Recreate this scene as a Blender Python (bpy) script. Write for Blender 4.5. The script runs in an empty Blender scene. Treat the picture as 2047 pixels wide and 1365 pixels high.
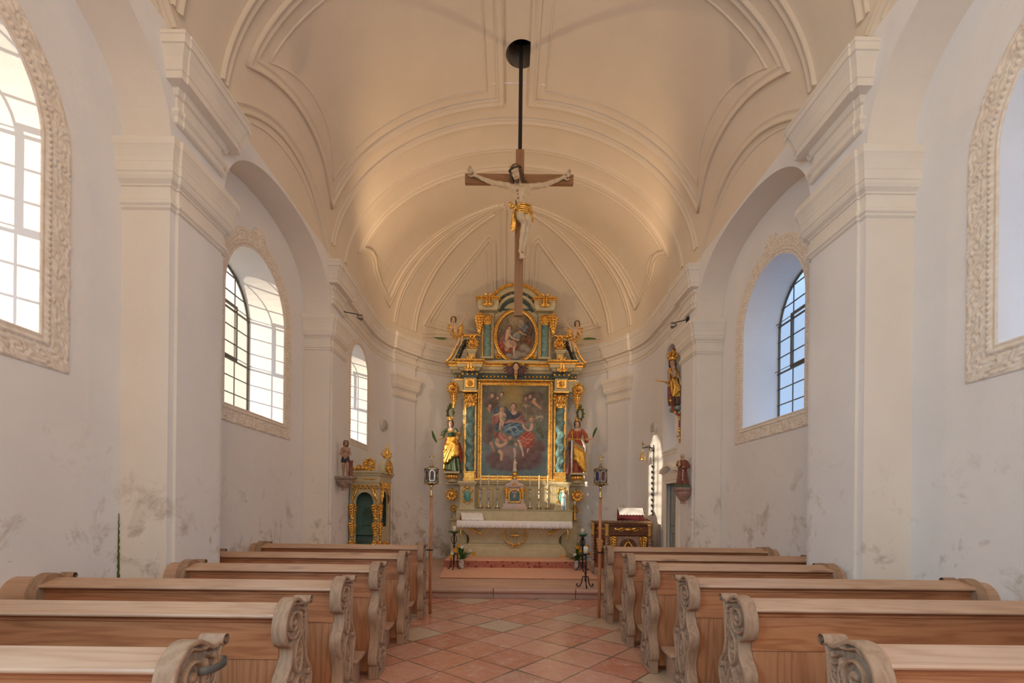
import bpy, math, random
import numpy as np
from mathutils import Vector
PI = math.pi
sin, cos = math.sin, math.cos
random.seed(7)
rng = np.random.default_rng(7)
SC = bpy.context.scene
COL = SC.collection

# ---------------------------------------------------------------- camera, world, sun, exposure
cam_d = bpy.data.cameras.new('camera')
cam = bpy.data.objects.new('camera', cam_d)
COL.objects.link(cam)
cam.location = (-0.06, 0.0, 1.45)
cam.rotation_euler = (PI / 2, -0.011, 0)
cam_d.sensor_width = 36.0
cam_d.lens = 960 / 2047 * 36
cam_d.shift_x = 8.5 / 2047
cam_d.shift_y = 330.5 / 2047
cam_d.clip_start = 0.05
SC.camera = cam

SC.view_settings.view_transform = 'Standard'
SC.view_settings.look = 'None'
SC.view_settings.gamma = 1.0
SC.view_settings.use_curve_mapping = False
SC.view_settings.exposure = -0.03
SC.cycles.use_denoising = True
SC.cycles.max_bounces = 10
SC.cycles.diffuse_bounces = 6
SC.cycles.transparent_max_bounces = 12
SC.cycles.sample_clamp_indirect = 6.0
SC.cycles.caustics_reflective = False
SC.cycles.caustics_refractive = False

SUN_AZ = (0.92, 1.0)                     # horizontal direction the sunlight travels in
SUN_EL = math.radians(9.5)
world = bpy.data.worlds.new('sky')
SC.world = world
world.use_nodes = True
wn = world.node_tree
wn.nodes.clear()
w_out = wn.nodes.new('ShaderNodeOutputWorld')
w_bg = wn.nodes.new('ShaderNodeBackground')
# evening sky: cream glow low on the sun's side, pale blue low on the other, deeper blue overhead
def _wm(op, x, y):
    n = wn.nodes.new('ShaderNodeMath')
    n.operation = op
    n.use_clamp = False
    for sck, v in zip(n.inputs, (x, y)):
        if isinstance(v, (int, float)):
            sck.default_value = v
        else:
            wn.links.new(v, sck)
    return n.outputs[0]
def _wmix(f, x, y):
    n = wn.nodes.new('ShaderNodeMix')
    n.data_type = 'RGBA'
    wn.links.new(f, n.inputs[0])
    for sck, v in ((n.inputs[6], x), (n.inputs[7], y)):
        if isinstance(v, tuple):
            sck.default_value = (*v, 1)
        else:
            wn.links.new(v, sck)
    return n.outputs[2]
w_tc = wn.nodes.new('ShaderNodeTexCoord')
w_sep = wn.nodes.new('ShaderNodeSeparateXYZ')
wn.links.new(w_tc.outputs['Generated'], w_sep.inputs[0])
def _wramp(x, lo, hi):
    n = wn.nodes.new('ShaderNodeMapRange')
    n.interpolation_type = 'SMOOTHSTEP'
    n.inputs[1].default_value = lo
    n.inputs[2].default_value = hi
    wn.links.new(x, n.inputs[0])
    return n.outputs[0]
w_side = _wramp(w_sep.outputs[0], -0.35, 0.35)
w_low = _wmix(w_side, (1.05, 0.90, 0.68), (0.46, 0.62, 0.88))
w_high = _wmix(_wramp(w_sep.outputs[2], 0.30, 0.62), w_low, (1.45, 2.3, 3.6))
wn.links.new(w_high, w_bg.inputs[0])
w_bg.inputs['Strength'].default_value = 1.0
wn.links.new(w_bg.outputs[0], w_out.inputs[0])

def lamp(name, kind, loc, energy, color, aim=None, **kw):
    d = bpy.data.lights.new(name, kind)
    d.energy = energy
    d.color = color
    for k, v in kw.items():
        if k not in ('spread_deg',):
            setattr(d, k, v)
    o = bpy.data.objects.new(name, d)
    COL.objects.link(o)
    o.location = loc
    if aim is not None:
        o.rotation_euler = (Vector(aim) - Vector(loc)).to_track_quat('-Z', 'Y').to_euler()
    return o

_sd = Vector((SUN_AZ[0], SUN_AZ[1], 0)).normalized() * cos(SUN_EL) - Vector((0, 0, sin(SUN_EL)))
sun = lamp('sun', 'SUN', (-20, -10, 8), 6.2, (1.0, 0.82, 0.58), angle=0.009)
sun.rotation_euler = _sd.to_track_quat('-Z', 'Y').to_euler()

# added warm fill light for the nave, behind the photographer
lamp("rear_warm_fill", "AREA", (0.2, -2.8, 3.4), 85.0, (1.0, 0.76, 0.50), aim=(0.0, 6.0, 1.6), shape="RECTANGLE", size=2.6, size_y=2.4)
# pair of added blue fill lights in the unseen bay behind the photographer
lamp('rear_bay_fill', 'AREA', (-3.2, -0.9, 2.9), 185.0, (0.28, 0.70, 1.0), aim=(3.0, 1.2, 0.2), shape='RECTANGLE', size=1.4, size_y=2.2)
lamp('rear_bay_fill', 'AREA', (3.2, -0.9, 2.9), 82.0, (0.44, 0.72, 1.0), aim=(-3.0, 1.2, 0.2), shape='RECTANGLE', size=1.4, size_y=2.2)
# added warm fill lamp, high up and out of view, behind the photographer
lamp('high_warm_fill', 'POINT', (-0.2, -0.7, 6.0), 112.0, (1.0, 0.67, 0.33), shadow_soft_size=0.15)
# the two warm halogen floodlights clamped under the choir cornice
lamp('floodlight_glow', 'SPOT', (-2.52, 8.28, 4.92), 102.0, (1.0, 0.67, 0.37), aim=(0.6, 8.9, 5.6), spot_size=math.radians(179), spot_blend=0.28, shadow_soft_size=0.06)
lamp('floodlight_glow', 'SPOT', (2.52, 8.22, 4.88), 86.0, (1.0, 0.67, 0.37), aim=(-0.6, 8.9, 5.6), spot_size=math.radians(179), spot_blend=0.28, shadow_soft_size=0.06)

for _x, _y, _w, _h in ((-3.84, 2.63, 1.42, 2.2), (-3.84, 6.275, 1.42, 2.2), (3.84, 2.63, 1.42, 2.2), (3.84, 6.275, 1.42, 2.2), (-3.44, 9.26, 1.0, 1.9)):
    _p = lamp('window_portal', 'AREA', (_x, _y, 3.66), 1.0, (1, 1, 1), aim=(0, _y, 3.66), shape='RECTANGLE', size=_w, size_y=_h)
    _p.data.cycles.is_portal = True

# ---------------------------------------------------------------- materials
MATS = {}
def nd(nt, typ, **kw):
    n = nt.nodes.new(typ)
    for k, v in kw.items():
        setattr(n, k, v)
    return n

def newmat(name):
    m = bpy.data.materials.new(name)
    m.use_nodes = True
    nt = m.node_tree
    nt.nodes.clear()
    out = nd(nt, 'ShaderNodeOutputMaterial')
    b = nd(nt, 'ShaderNodeBsdfPrincipled')
    nt.links.new(b.outputs[0], out.inputs[0])
    MATS[name] = m
    return m, nt, b

def ramp(nt, fac, stops):
    r = nd(nt, 'ShaderNodeValToRGB')
    e = r.color_ramp.elements
    while len(e) < len(stops):
        e.new(0.5)
    for i, (p, c) in enumerate(stops):
        e[i].position = p
        e[i].color = (*c, 1) if len(c) == 3 else c
    nt.links.new(fac, r.inputs[0])
    return r.outputs[0]

def noise(nt, vec, scale, detail=4, rough=0.55, dist=0.0):
    n = nd(nt, 'ShaderNodeTexNoise')
    n.inputs['Scale'].default_value = scale
    n.inputs['Detail'].default_value = detail
    n.inputs['Roughness'].default_value = rough
    n.inputs['Distortion'].default_value = dist
    if vec is not None:
        nt.links.new(vec, n.inputs['Vector'])
    return n.outputs['Fac']

def mixc(nt, fac, a, b):
    n = nd(nt, 'ShaderNodeMix', data_type='RGBA')
    for s, v in ((n.inputs[0], fac), (n.inputs[6], a), (n.inputs[7], b)):
        if hasattr(v, 'type') and hasattr(v, 'is_linked'):
            nt.links.new(v, s)
        elif isinstance(v, (int, float)):
            s.default_value = v
        else:
            s.default_value = (*v, 1)
    return n.outputs[2]

def math_n(nt, op, a, b=None, c=None):
    n = nd(nt, 'ShaderNodeMath', operation=op)
    for s, v in zip(n.inputs, (a, b, c)):
        if v is None:
            continue
        if isinstance(v, (int, float)):
            s.default_value = v
        else:
            nt.links.new(v, s)
    return n.outputs[0]

def coords(nt, kind='Object', scale=(1, 1, 1), rot=(0, 0, 0)):
    tc = nd(nt, 'ShaderNodeTexCoord')
    mp = nd(nt, 'ShaderNodeMapping')
    mp.inputs['Scale'].default_value = scale
    mp.inputs['Rotation'].default_value = rot
    nt.links.new(tc.outputs[kind], mp.inputs[0])
    return mp.outputs[0]

def bump(nt, b, height, strength, dist=0.01):
    n = nd(nt, 'ShaderNodeBump')
    n.inputs['Strength'].default_value = strength
    n.inputs['Distance'].default_value = dist
    nt.links.new(height, n.inputs['Height'])
    nt.links.new(n.outputs[0], b.inputs['Normal'])

def mat(name, col, rough=0.6, metal=0.0, col2=None, scale=9.0, bmp=0.15, bscale=45.0, attr=False, stretch=(1, 1, 1), spec=0.5):
    if name in MATS:
        return MATS[name]
    m, nt, b = newmat(name)
    v = coords(nt, 'Object', stretch)
    f = noise(nt, v, scale, 5)
    if col2 is None:
        col2 = tuple(c * 0.82 for c in col)
    if attr:
        a = nd(nt, 'ShaderNodeAttribute', attribute_name='Col')
        g = ramp(nt, f, [(0.3, (0.82, 0.82, 0.82)), (0.65, (1, 1, 1))])
        mm = nd(nt, 'ShaderNodeMix', data_type='RGBA', blend_type='MULTIPLY')
        mm.inputs[0].default_value = 1.0
        nt.links.new(a.outputs['Color'], mm.inputs[6])
        nt.links.new(g, mm.inputs[7])
        c = mm.outputs[2]
        if metal:
            nt.links.new(math_n(nt, 'MULTIPLY', a.outputs['Alpha'], metal), b.inputs['Metallic'])
    else:
        c = ramp(nt, f, [(0.32, col2), (0.62, col)])
    nt.links.new(c, b.inputs['Base Color'])
    b.inputs['Roughness'].default_value = rough
    if not attr:
        b.inputs['Metallic'].default_value = metal
    b.inputs['Specular IOR Level'].default_value = spec
    if bmp:
        bump(nt, b, noise(nt, v, bscale, 3), bmp)
    return m

def plaster(name, col, low=0.0, high=2.0, stain=0.6, bmp=0.25):
    """limewash with blotchy damp stains near the ground"""
    m, nt, b = newmat(name)
    v = coords(nt, 'Object')
    base = ramp(nt, noise(nt, v, 1.3, 5, 0.6), [(0.3, tuple(c * 0.93 for c in col)), (0.7, col)])
    sep = nd(nt, 'ShaderNodeSeparateXYZ')
    nt.links.new(v, sep.inputs[0])
    hgt = nd(nt, 'ShaderNodeMapRange')
    hgt.inputs[1].default_value = low
    hgt.inputs[2].default_value = high
    hgt.inputs[3].default_value = 1.0
    hgt.inputs[4].default_value = 0.0
    nt.links.new(sep.outputs[2], hgt.inputs[0])
    n1 = noise(nt, v, 2.6, 9, 0.68, 0.6)
    n2 = noise(nt, v, 7.0, 6, 0.7, 0.3)
    s = math_n(nt, 'MULTIPLY', ramp(nt, math_n(nt, 'ADD', n1, math_n(nt, 'MULTIPLY', hgt.outputs[0], 0.13)), [(0.60, (0, 0, 0)), (0.69, (1, 1, 1))]), hgt.outputs[0])
    s2 = math_n(nt, 'MULTIPLY', ramp(nt, n2, [(0.42, (0, 0, 0)), (0.58, (1, 1, 1))]), s)
    c = mixc(nt, math_n(nt, 'MULTIPLY', s, stain * 0.55), base, (0.52, 0.44, 0.35))
    c = mixc(nt, math_n(nt, 'MULTIPLY', s2, stain * 0.8), c, (0.29, 0.225, 0.165))
    # small flaked spots
    n3 = noise(nt, v, 14.0, 2, 0.5)
    sp = math_n(nt, 'MULTIPLY', ramp(nt, n3, [(0.735, (0, 0, 0)), (0.755, (1, 1, 1))]), hgt.outputs[0])
    c = mixc(nt, math_n(nt, 'MULTIPLY', sp, 0.55), c, (0.32, 0.28, 0.24))
    nt.links.new(c, b.inputs['Base Color'])
    b.inputs['Roughness'].default_value = 0.9
    b.inputs['Specular IOR Level'].default_value = 0.2
    bump(nt, b, noise(nt, v, 9.0, 6, 0.6), bmp, 0.02)
    return m

def wood(name, c1, c2, c3, axis=0, rough=0.5, knots=True):
    m, nt, b = newmat(name)
    st = [7.0, 7.0, 7.0]
    st[axis] = 0.55
    v = coords(nt, 'Object', tuple(st))
    oi = nd(nt, 'ShaderNodeObjectInfo')
    ad = nd(nt, 'ShaderNodeVectorMath', operation='ADD')
    sc = nd(nt, 'ShaderNodeVectorMath', operation='SCALE')
    cb = nd(nt, 'ShaderNodeCombineXYZ')
    nt.links.new(oi.outputs['Random'], cb.inputs[0])
    nt.links.new(oi.outputs['Random'], cb.inputs[1])
    nt.links.new(cb.outputs[0], sc.inputs[0])
    sc.inputs['Scale'].default_value = 37.0
    nt.links.new(v, ad.inputs[0])
    nt.links.new(sc.outputs[0], ad.inputs[1])
    v = ad.outputs[0]
    n = noise(nt, v, 1.0, 3, 0.5, 0.4)
    rings = math_n(nt, 'SINE', math_n(nt, 'MULTIPLY', n, 60.0))
    fine = noise(nt, v, 9.0, 4, 0.7)
    f = math_n(nt, 'ADD', math_n(nt, 'MULTIPLY', rings, 0.13), math_n(nt, 'MULTIPLY_ADD', fine, 0.5, 0.2))
    c = ramp(nt, f, [(0.15, c3), (0.45, c1), (0.8, c2)])
    if knots:
        v2 = coords(nt, 'Object', tuple(3.0 if k != axis else 1.2 for k in range(3)))
        ad2 = nd(nt, 'ShaderNodeVectorMath', operation='ADD')
        nt.links.new(v2, ad2.inputs[0])
        nt.links.new(sc.outputs[0], ad2.inputs[1])
        vo = nd(nt, 'ShaderNodeTexVoronoi')
        vo.inputs['Scale'].default_value = 0.9
        nt.links.new(ad2.outputs[0], vo.inputs['Vector'])
        k = ramp(nt, vo.outputs['Distance'], [(0.045, (1, 1, 1)), (0.13, (0, 0, 0))])
        c = mixc(nt, math_n(nt, 'MULTIPLY', k, 0.6), c, tuple(x * 0.4 for x in c3))
    big = noise(nt, coords(nt, 'Object'), 1.6, 3)
    mm = nd(nt, 'ShaderNodeMix', data_type='RGBA', blend_type='MULTIPLY')
    mm.inputs[0].default_value = 1.0
    nt.links.new(c, mm.inputs[6])
    nt.links.new(ramp(nt, big, [(0.3, (0.8, 0.78, 0.76)), (0.7, (1.0, 1.0, 1.0))]), mm.inputs[7])
    nt.links.new(mm.outputs[2], b.inputs['Base Color'])
    b.inputs['Roughness'].default_value = rough
    bump(nt, b, fine, 0.2, 0.004)
    return m

plaster('limewash', (0.83, 0.82, 0.83), 0.2, 2.4, 0.85)
plaster('limewash_warm_lit', (0.83, 0.77, 0.70), 0.2, 2.3, 1.0)  # warm light on pier fronts and arch soffits put into the limewash colour
plaster('vault_paint', (0.80, 0.70, 0.58), -9, -8, 0.0, 0.12)
mat('stucco', (0.82, 0.77, 0.70), 0.85, col2=(0.78, 0.72, 0.65), scale=3, bmp=0.05)
mat('stucco_relief', (0.84, 0.77, 0.69), 0.85, col2=(0.74, 0.63, 0.53), scale=22, bmp=0.15)

def floor_mat():
    m, nt, b = newmat('marble_tiles')
    v = coords(nt, 'Object', (1 / 0.46,) * 3, (0, 0, math.radians(40.5)))
    sep = nd(nt, 'ShaderNodeSeparateXYZ')
    nt.links.new(v, sep.inputs[0])
    fx = math_n(nt, 'FLOOR', sep.outputs[0])
    # rows are laid with a slight running offset
    yy = math_n(nt, 'ADD', sep.outputs[1], math_n(nt, 'MULTIPLY', math_n(nt, 'SINE', math_n(nt, 'MULTIPLY', fx, 12.9)), 0.12))
    fy = math_n(nt, 'FLOOR', yy)
    cx = math_n(nt, 'SUBTRACT', sep.outputs[0], fx)
    cy = math_n(nt, 'SUBTRACT', yy, fy)
    ex = math_n(nt, 'MINIMUM', cx, math_n(nt, 'SUBTRACT', 1.0, cx))
    ey = math_n(nt, 'MINIMUM', cy, math_n(nt, 'SUBTRACT', 1.0, cy))
    e = math_n(nt, 'MINIMUM', ex, ey)
    w = noise(nt, coords(nt, 'Object'), 1.1, 3)
    e2 = math_n(nt, 'SUBTRACT', e, math_n(nt, 'MULTIPLY', math_n(nt, 'MAXIMUM', math_n(nt, 'SUBTRACT', w, 0.45), 0.0), 0.10))
    joint = ramp(nt, e2, [(0.004, (1, 1, 1)), (0.020, (0, 0, 0))])
    cb = nd(nt, 'ShaderNodeCombineXYZ')
    nt.links.new(fx, cb.inputs[0])
    nt.links.new(fy, cb.inputs[1])
    wn_ = nd(nt, 'ShaderNodeTexWhiteNoise')
    nt.links.new(cb.outputs[0], wn_.inputs['Vector'])
    tile = ramp(nt, wn_.outputs['Value'], [(0.0, (0.48, 0.19, 0.12)), (0.25, (0.56, 0.24, 0.155)), (0.5, (0.51, 0.27, 0.19)), (0.8, (0.61, 0.31, 0.22)), (0.84, (0.55, 0.44, 0.32)), (1.0, (0.50, 0.38, 0.28))])
    n1 = noise(nt, coords(nt, 'Object'), 7.0, 9, 0.78, 0.8)
    n2 = noise(nt, coords(nt, 'Object'), 38.0, 6, 0.7)
    c = mixc(nt, ramp(nt, n1, [(0.46, (0, 0, 0)), (0.60, (0.40, 0.40, 0.40)), (0.75, (0.85, 0.85, 0.85))]), tile, (0.66, 0.47, 0.37))
    c = mixc(nt, ramp(nt, n2, [(0.54, (0, 0, 0)), (0.68, (0.6, 0.6, 0.6))]), c, (0.30, 0.12, 0.085))
    c = mixc(nt, math_n(nt, 'MULTIPLY', joint, 0.85), c, (0.12, 0.09, 0.07))
    nt.links.new(c, b.inputs['Base Color'])
    nt.links.new(ramp(nt, n1, [(0.3, (0.10, 0.10, 0.10)), (0.7, (0.30, 0.30, 0.30))]), b.inputs['Roughness'])
    h = math_n(nt, 'SUBTRACT', math_n(nt, 'MULTIPLY', n1, 0.3), joint)
    bump(nt, b, h, 0.35, 0.004)
floor_mat()
mat('sandstone', (0.52, 0.31, 0.24), 0.55, col2=(0.40, 0.28, 0.22), scale=3.5, bmp=0.2, bscale=18, stretch=(0.6, 2.2, 1))
mat('choir_stone', (0.60, 0.38, 0.29), 0.42, col2=(0.44, 0.27, 0.20), scale=2.8, bmp=0.15, bscale=18, stretch=(0.5, 2.4, 1))
wood('pine', (0.45, 0.18, 0.075), (0.54, 0.25, 0.115), (0.28, 0.095, 0.035), 0)
wood('pine_upright', (0.44, 0.19, 0.085), (0.54, 0.265, 0.13), (0.29, 0.11, 0.045), 2)
wood('pine_ledge', (0.57, 0.36, 0.235), (0.64, 0.43, 0.295), (0.46, 0.26, 0.15), 0, 0.42)
wood('carved_pine', (0.40, 0.255, 0.165), (0.47, 0.32, 0.215), (0.28, 0.17, 0.10), 2, 0.75, False)
wood('cross_wood', (0.33, 0.165, 0.075), (0.40, 0.21, 0.10), (0.24, 0.11, 0.05), 2, 0.5, False)
wood('pole_wood', (0.52, 0.22, 0.09), (0.60, 0.28, 0.13), (0.36, 0.14, 0.06), 2, 0.35, False)
wood('walnut', (0.21, 0.085, 0.045), (0.27, 0.12, 0.065), (0.11, 0.04, 0.025), 2, 0.35, False)
wood('oak_brown', (0.30, 0.17, 0.09), (0.38, 0.23, 0.13), (0.20, 0.10, 0.05), 2, 0.5, False)
mat('gold', (0.95, 0.60, 0.16), 0.32, 0.92, col2=(0.52, 0.26, 0.06), scale=26, bmp=0.35, bscale=60)
mat('gold_dull', (0.60, 0.38, 0.12), 0.5, 0.6, col2=(0.36, 0.20, 0.07), scale=20, bmp=0.5, bscale=50)
mat('altar_olive', (0.58, 0.51, 0.33), 0.45, col2=(0.50, 0.435, 0.27), scale=7, bmp=0.08)
mat('altar_blue', (0.075, 0.13, 0.14), 0.45, col2=(0.03, 0.055, 0.065), scale=14, bmp=0.1)
mat('marbled_blue', (0.22, 0.40, 0.42), 0.35, col2=(0.09, 0.20, 0.24), scale=13, bmp=0.1)
mat('turquoise', (0.10, 0.42, 0.38), 0.3, col2=(0.06, 0.28, 0.27), scale=20)
mat('moss', (0.10, 0.13, 0.02), 0.9, col2=(0.05, 0.06, 0.02), scale=30)
mat('window_iron', (0.15, 0.13, 0.10), 0.6, 0.2)
mat('iron', (0.016, 0.017, 0.022), 0.5, 0.3, bmp=0.2)
mat('lead', (0.12, 0.12, 0.11), 0.6, 0.3)
mat('wax', (0.86, 0.80, 0.66), 0.45, col2=(0.80, 0.72, 0.56), bmp=0.03)
mat('linen', (0.86, 0.86, 0.88), 0.85, col2=(0.78, 0.78, 0.82), bmp=0.2, bscale=160)
mat('white_plastic', (0.72, 0.68, 0.62), 0.4, bmp=0)
mat('aged_brass', (0.36, 0.29, 0.19), 0.35, 0.8, col2=(0.18, 0.14, 0.09), scale=30, bmp=0.1)
mat('brass', (0.78, 0.56, 0.24), 0.25, 0.9, col2=(0.5, 0.33, 0.12), scale=30, bmp=0.1)
mat('silver', (0.62, 0.58, 0.52), 0.25, 0.9, col2=(0.36, 0.32, 0.28), scale=30, bmp=0.15)
mat('carpet_red', (0.62, 0.25, 0.14), 0.95, col2=(0.50, 0.19, 0.11), scale=30, bmp=0.4, bscale=200)
mat('confessional_green', (0.13, 0.23, 0.19), 0.5, col2=(0.09, 0.17, 0.14), scale=8)
mat('dark_hole', (0.012, 0.011, 0.010), 0.95, bmp=0)
mat('soot_plaster', (0.30, 0.24, 0.18), 0.95, col2=(0.18, 0.14, 0.105), scale=9, bmp=0.3)
mat('crimson_cloth', (0.11, 0.008, 0.012), 0.8, bmp=0.1)
mat('painted', (1, 1, 1), 0.42, attr=True, scale=18, bmp=0.08)
mat('painted_gilt', (1, 1, 1), 0.38, metal=0.9, attr=True, scale=18, bmp=0.12)
mat('canvas', (1, 1, 1), 0.38, attr=True, scale=60, bmp=0.10, bscale=140)
mat('leaf_green', (0.05, 0.16, 0.035), 0.5, col2=(0.025, 0.09, 0.02), scale=20)
mat('red_coral', (0.42, 0.09, 0.03), 0.4, col2=(0.28, 0.05, 0.02))
mat('grey_door', (0.36, 0.38, 0.36), 0.6, col2=(0.30, 0.32, 0.31), bmp=0.1)
mat('white_petal', (0.85, 0.82, 0.72), 0.6, bmp=0)
mat('yellow_petal', (0.85, 0.42, 0.03), 0.6, bmp=0)
mat('pink_petal', (0.70, 0.25, 0.22), 0.6, bmp=0)
mat('ceramic', (0.62, 0.55, 0.48), 0.3, col2=(0.30, 0.2, 0.18), scale=20, bmp=0)
mat('green_wax', (0.08, 0.27, 0.13), 0.4)
mat('parchment', (0.80, 0.72, 0.58), 0.8)

def glass_mat(name, tint, mixf):
    m = bpy.data.materials.new(name)
    m.use_nodes = True
    nt = m.node_tree
    nt.nodes.clear()
    out = nd(nt, 'ShaderNodeOutputMaterial')
    tr = nd(nt, 'ShaderNodeBsdfTransparent')
    gl = nd(nt, 'ShaderNodeBsdfGlossy')
    gl.inputs['Roughness'].default_value = 0.08
    tr.inputs[0].default_value = (*tint, 1)
    mx = nd(nt, 'ShaderNodeMixShader')
    mx.inputs[0].default_value = mixf
    nt.links.new(tr.outputs[0], mx.inputs[1])
    nt.links.new(gl.outputs[0], mx.inputs[2])
    nt.links.new(mx.outputs[0], out.inputs[0])
    MATS[name] = m
def pane_mat():
    glass_mat('pane_glass', (0.94, 0.96, 0.97), 0.05)
    nt = MATS['pane_glass'].node_tree
    mx = [n for n in nt.nodes if n.type == 'MIX_SHADER'][0]
    out = [n for n in nt.nodes if n.type == 'OUTPUT_MATERIAL'][0]
    tl = nd(nt, 'ShaderNodeBsdfTranslucent')
    tl.inputs[0].default_value = (0.95, 0.93, 0.88, 1)
    m2 = nd(nt, 'ShaderNodeMixShader')
    m2.inputs[0].default_value = 0.12
    nt.links.new(mx.outputs[0], m2.inputs[1])
    nt.links.new(tl.outputs[0], m2.inputs[2])
    nt.links.new(m2.outputs[0], out.inputs[0])
pane_mat()
#glass_mat('pane_glass', (0.94, 0.96, 0.97), 0.06)
glass_mat('blue_glass', (0.10, 0.12, 0.55), 0.12)
glass_mat('red_glass', (0.50, 0.02, 0.03), 0.12)

# ---------------------------------------------------------------- mesh helpers
ORG = {}
def link(o):
    COL.objects.link(o)
    return o

def root(name, loc, label=None, cat=None, group=None, rotz=0.0):
    o = link(bpy.data.objects.new(name, None))
    o.location = loc
    o.rotation_euler = (0, 0, rotz)
    o.empty_display_size = 0.1
    ORG[o.name] = Vector(loc)
    tag(o, label, cat, group)
    return o

def tag(o, label=None, cat=None, group=None, kind=None):
    if label: o['label'] = label
    if cat: o['category'] = cat
    if group: o['group'] = group
    if kind: o['kind'] = kind
    return o

def setcol(me, cols):
    a = me.color_attributes.new('Col', 'FLOAT_COLOR', 'POINT')
    c = np.ones((len(me.vertices), 4), np.float32)
    cols = np.asarray(cols, np.float32)
    c[:, :cols.shape[1]] = cols
    a.data.foreach_set('color', c.ravel())

def make(name, V, F, m, parent=None, smooth=True, org=None, cols=None, auto=None, bev=0.0):
    """V in world coordinates; the object's origin goes to its parent's origin, or org, or its own base centre"""
    V = np.asarray(V, float).reshape(-1, 3)
    if parent is not None:
        o3 = ORG[parent.name]
    elif org is not None:
        o3 = Vector(org)
    else:
        o3 = Vector(((V[:, 0].min() + V[:, 0].max()) / 2, (V[:, 1].min() + V[:, 1].max()) / 2, V[:, 2].min()))
    me = bpy.data.meshes.new(name)
    me.from_pydata((V - np.array(o3)).tolist(), [], F if isinstance(F, list) else F.tolist())
    if cols is not None:
        setcol(me, cols)
    if smooth:
        me.shade_smooth()
        if auto:
            try:
                me.set_sharp_from_angle(angle=math.radians(auto))
            except Exception:
                pass
    me.materials.append(MATS[m] if isinstance(m, str) else m)
    o = link(bpy.data.objects.new(name, me))
    if parent is not None:
        o.parent = parent
    else:
        o.location = o3
    ORG[o.name] = o3
    if bev:
        md = o.modifiers.new('bevel', 'BEVEL')
        md.width = bev
        md.segments = 2
        md.limit_method = 'ANGLE'
        md.angle_limit = math.radians(40)
    return o

def struct(name, V, F, m, **kw):
    o = make(name, V, F, m, org=(0, 0, 0), **kw)
    o['kind'] = 'structure'
    return o

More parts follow.
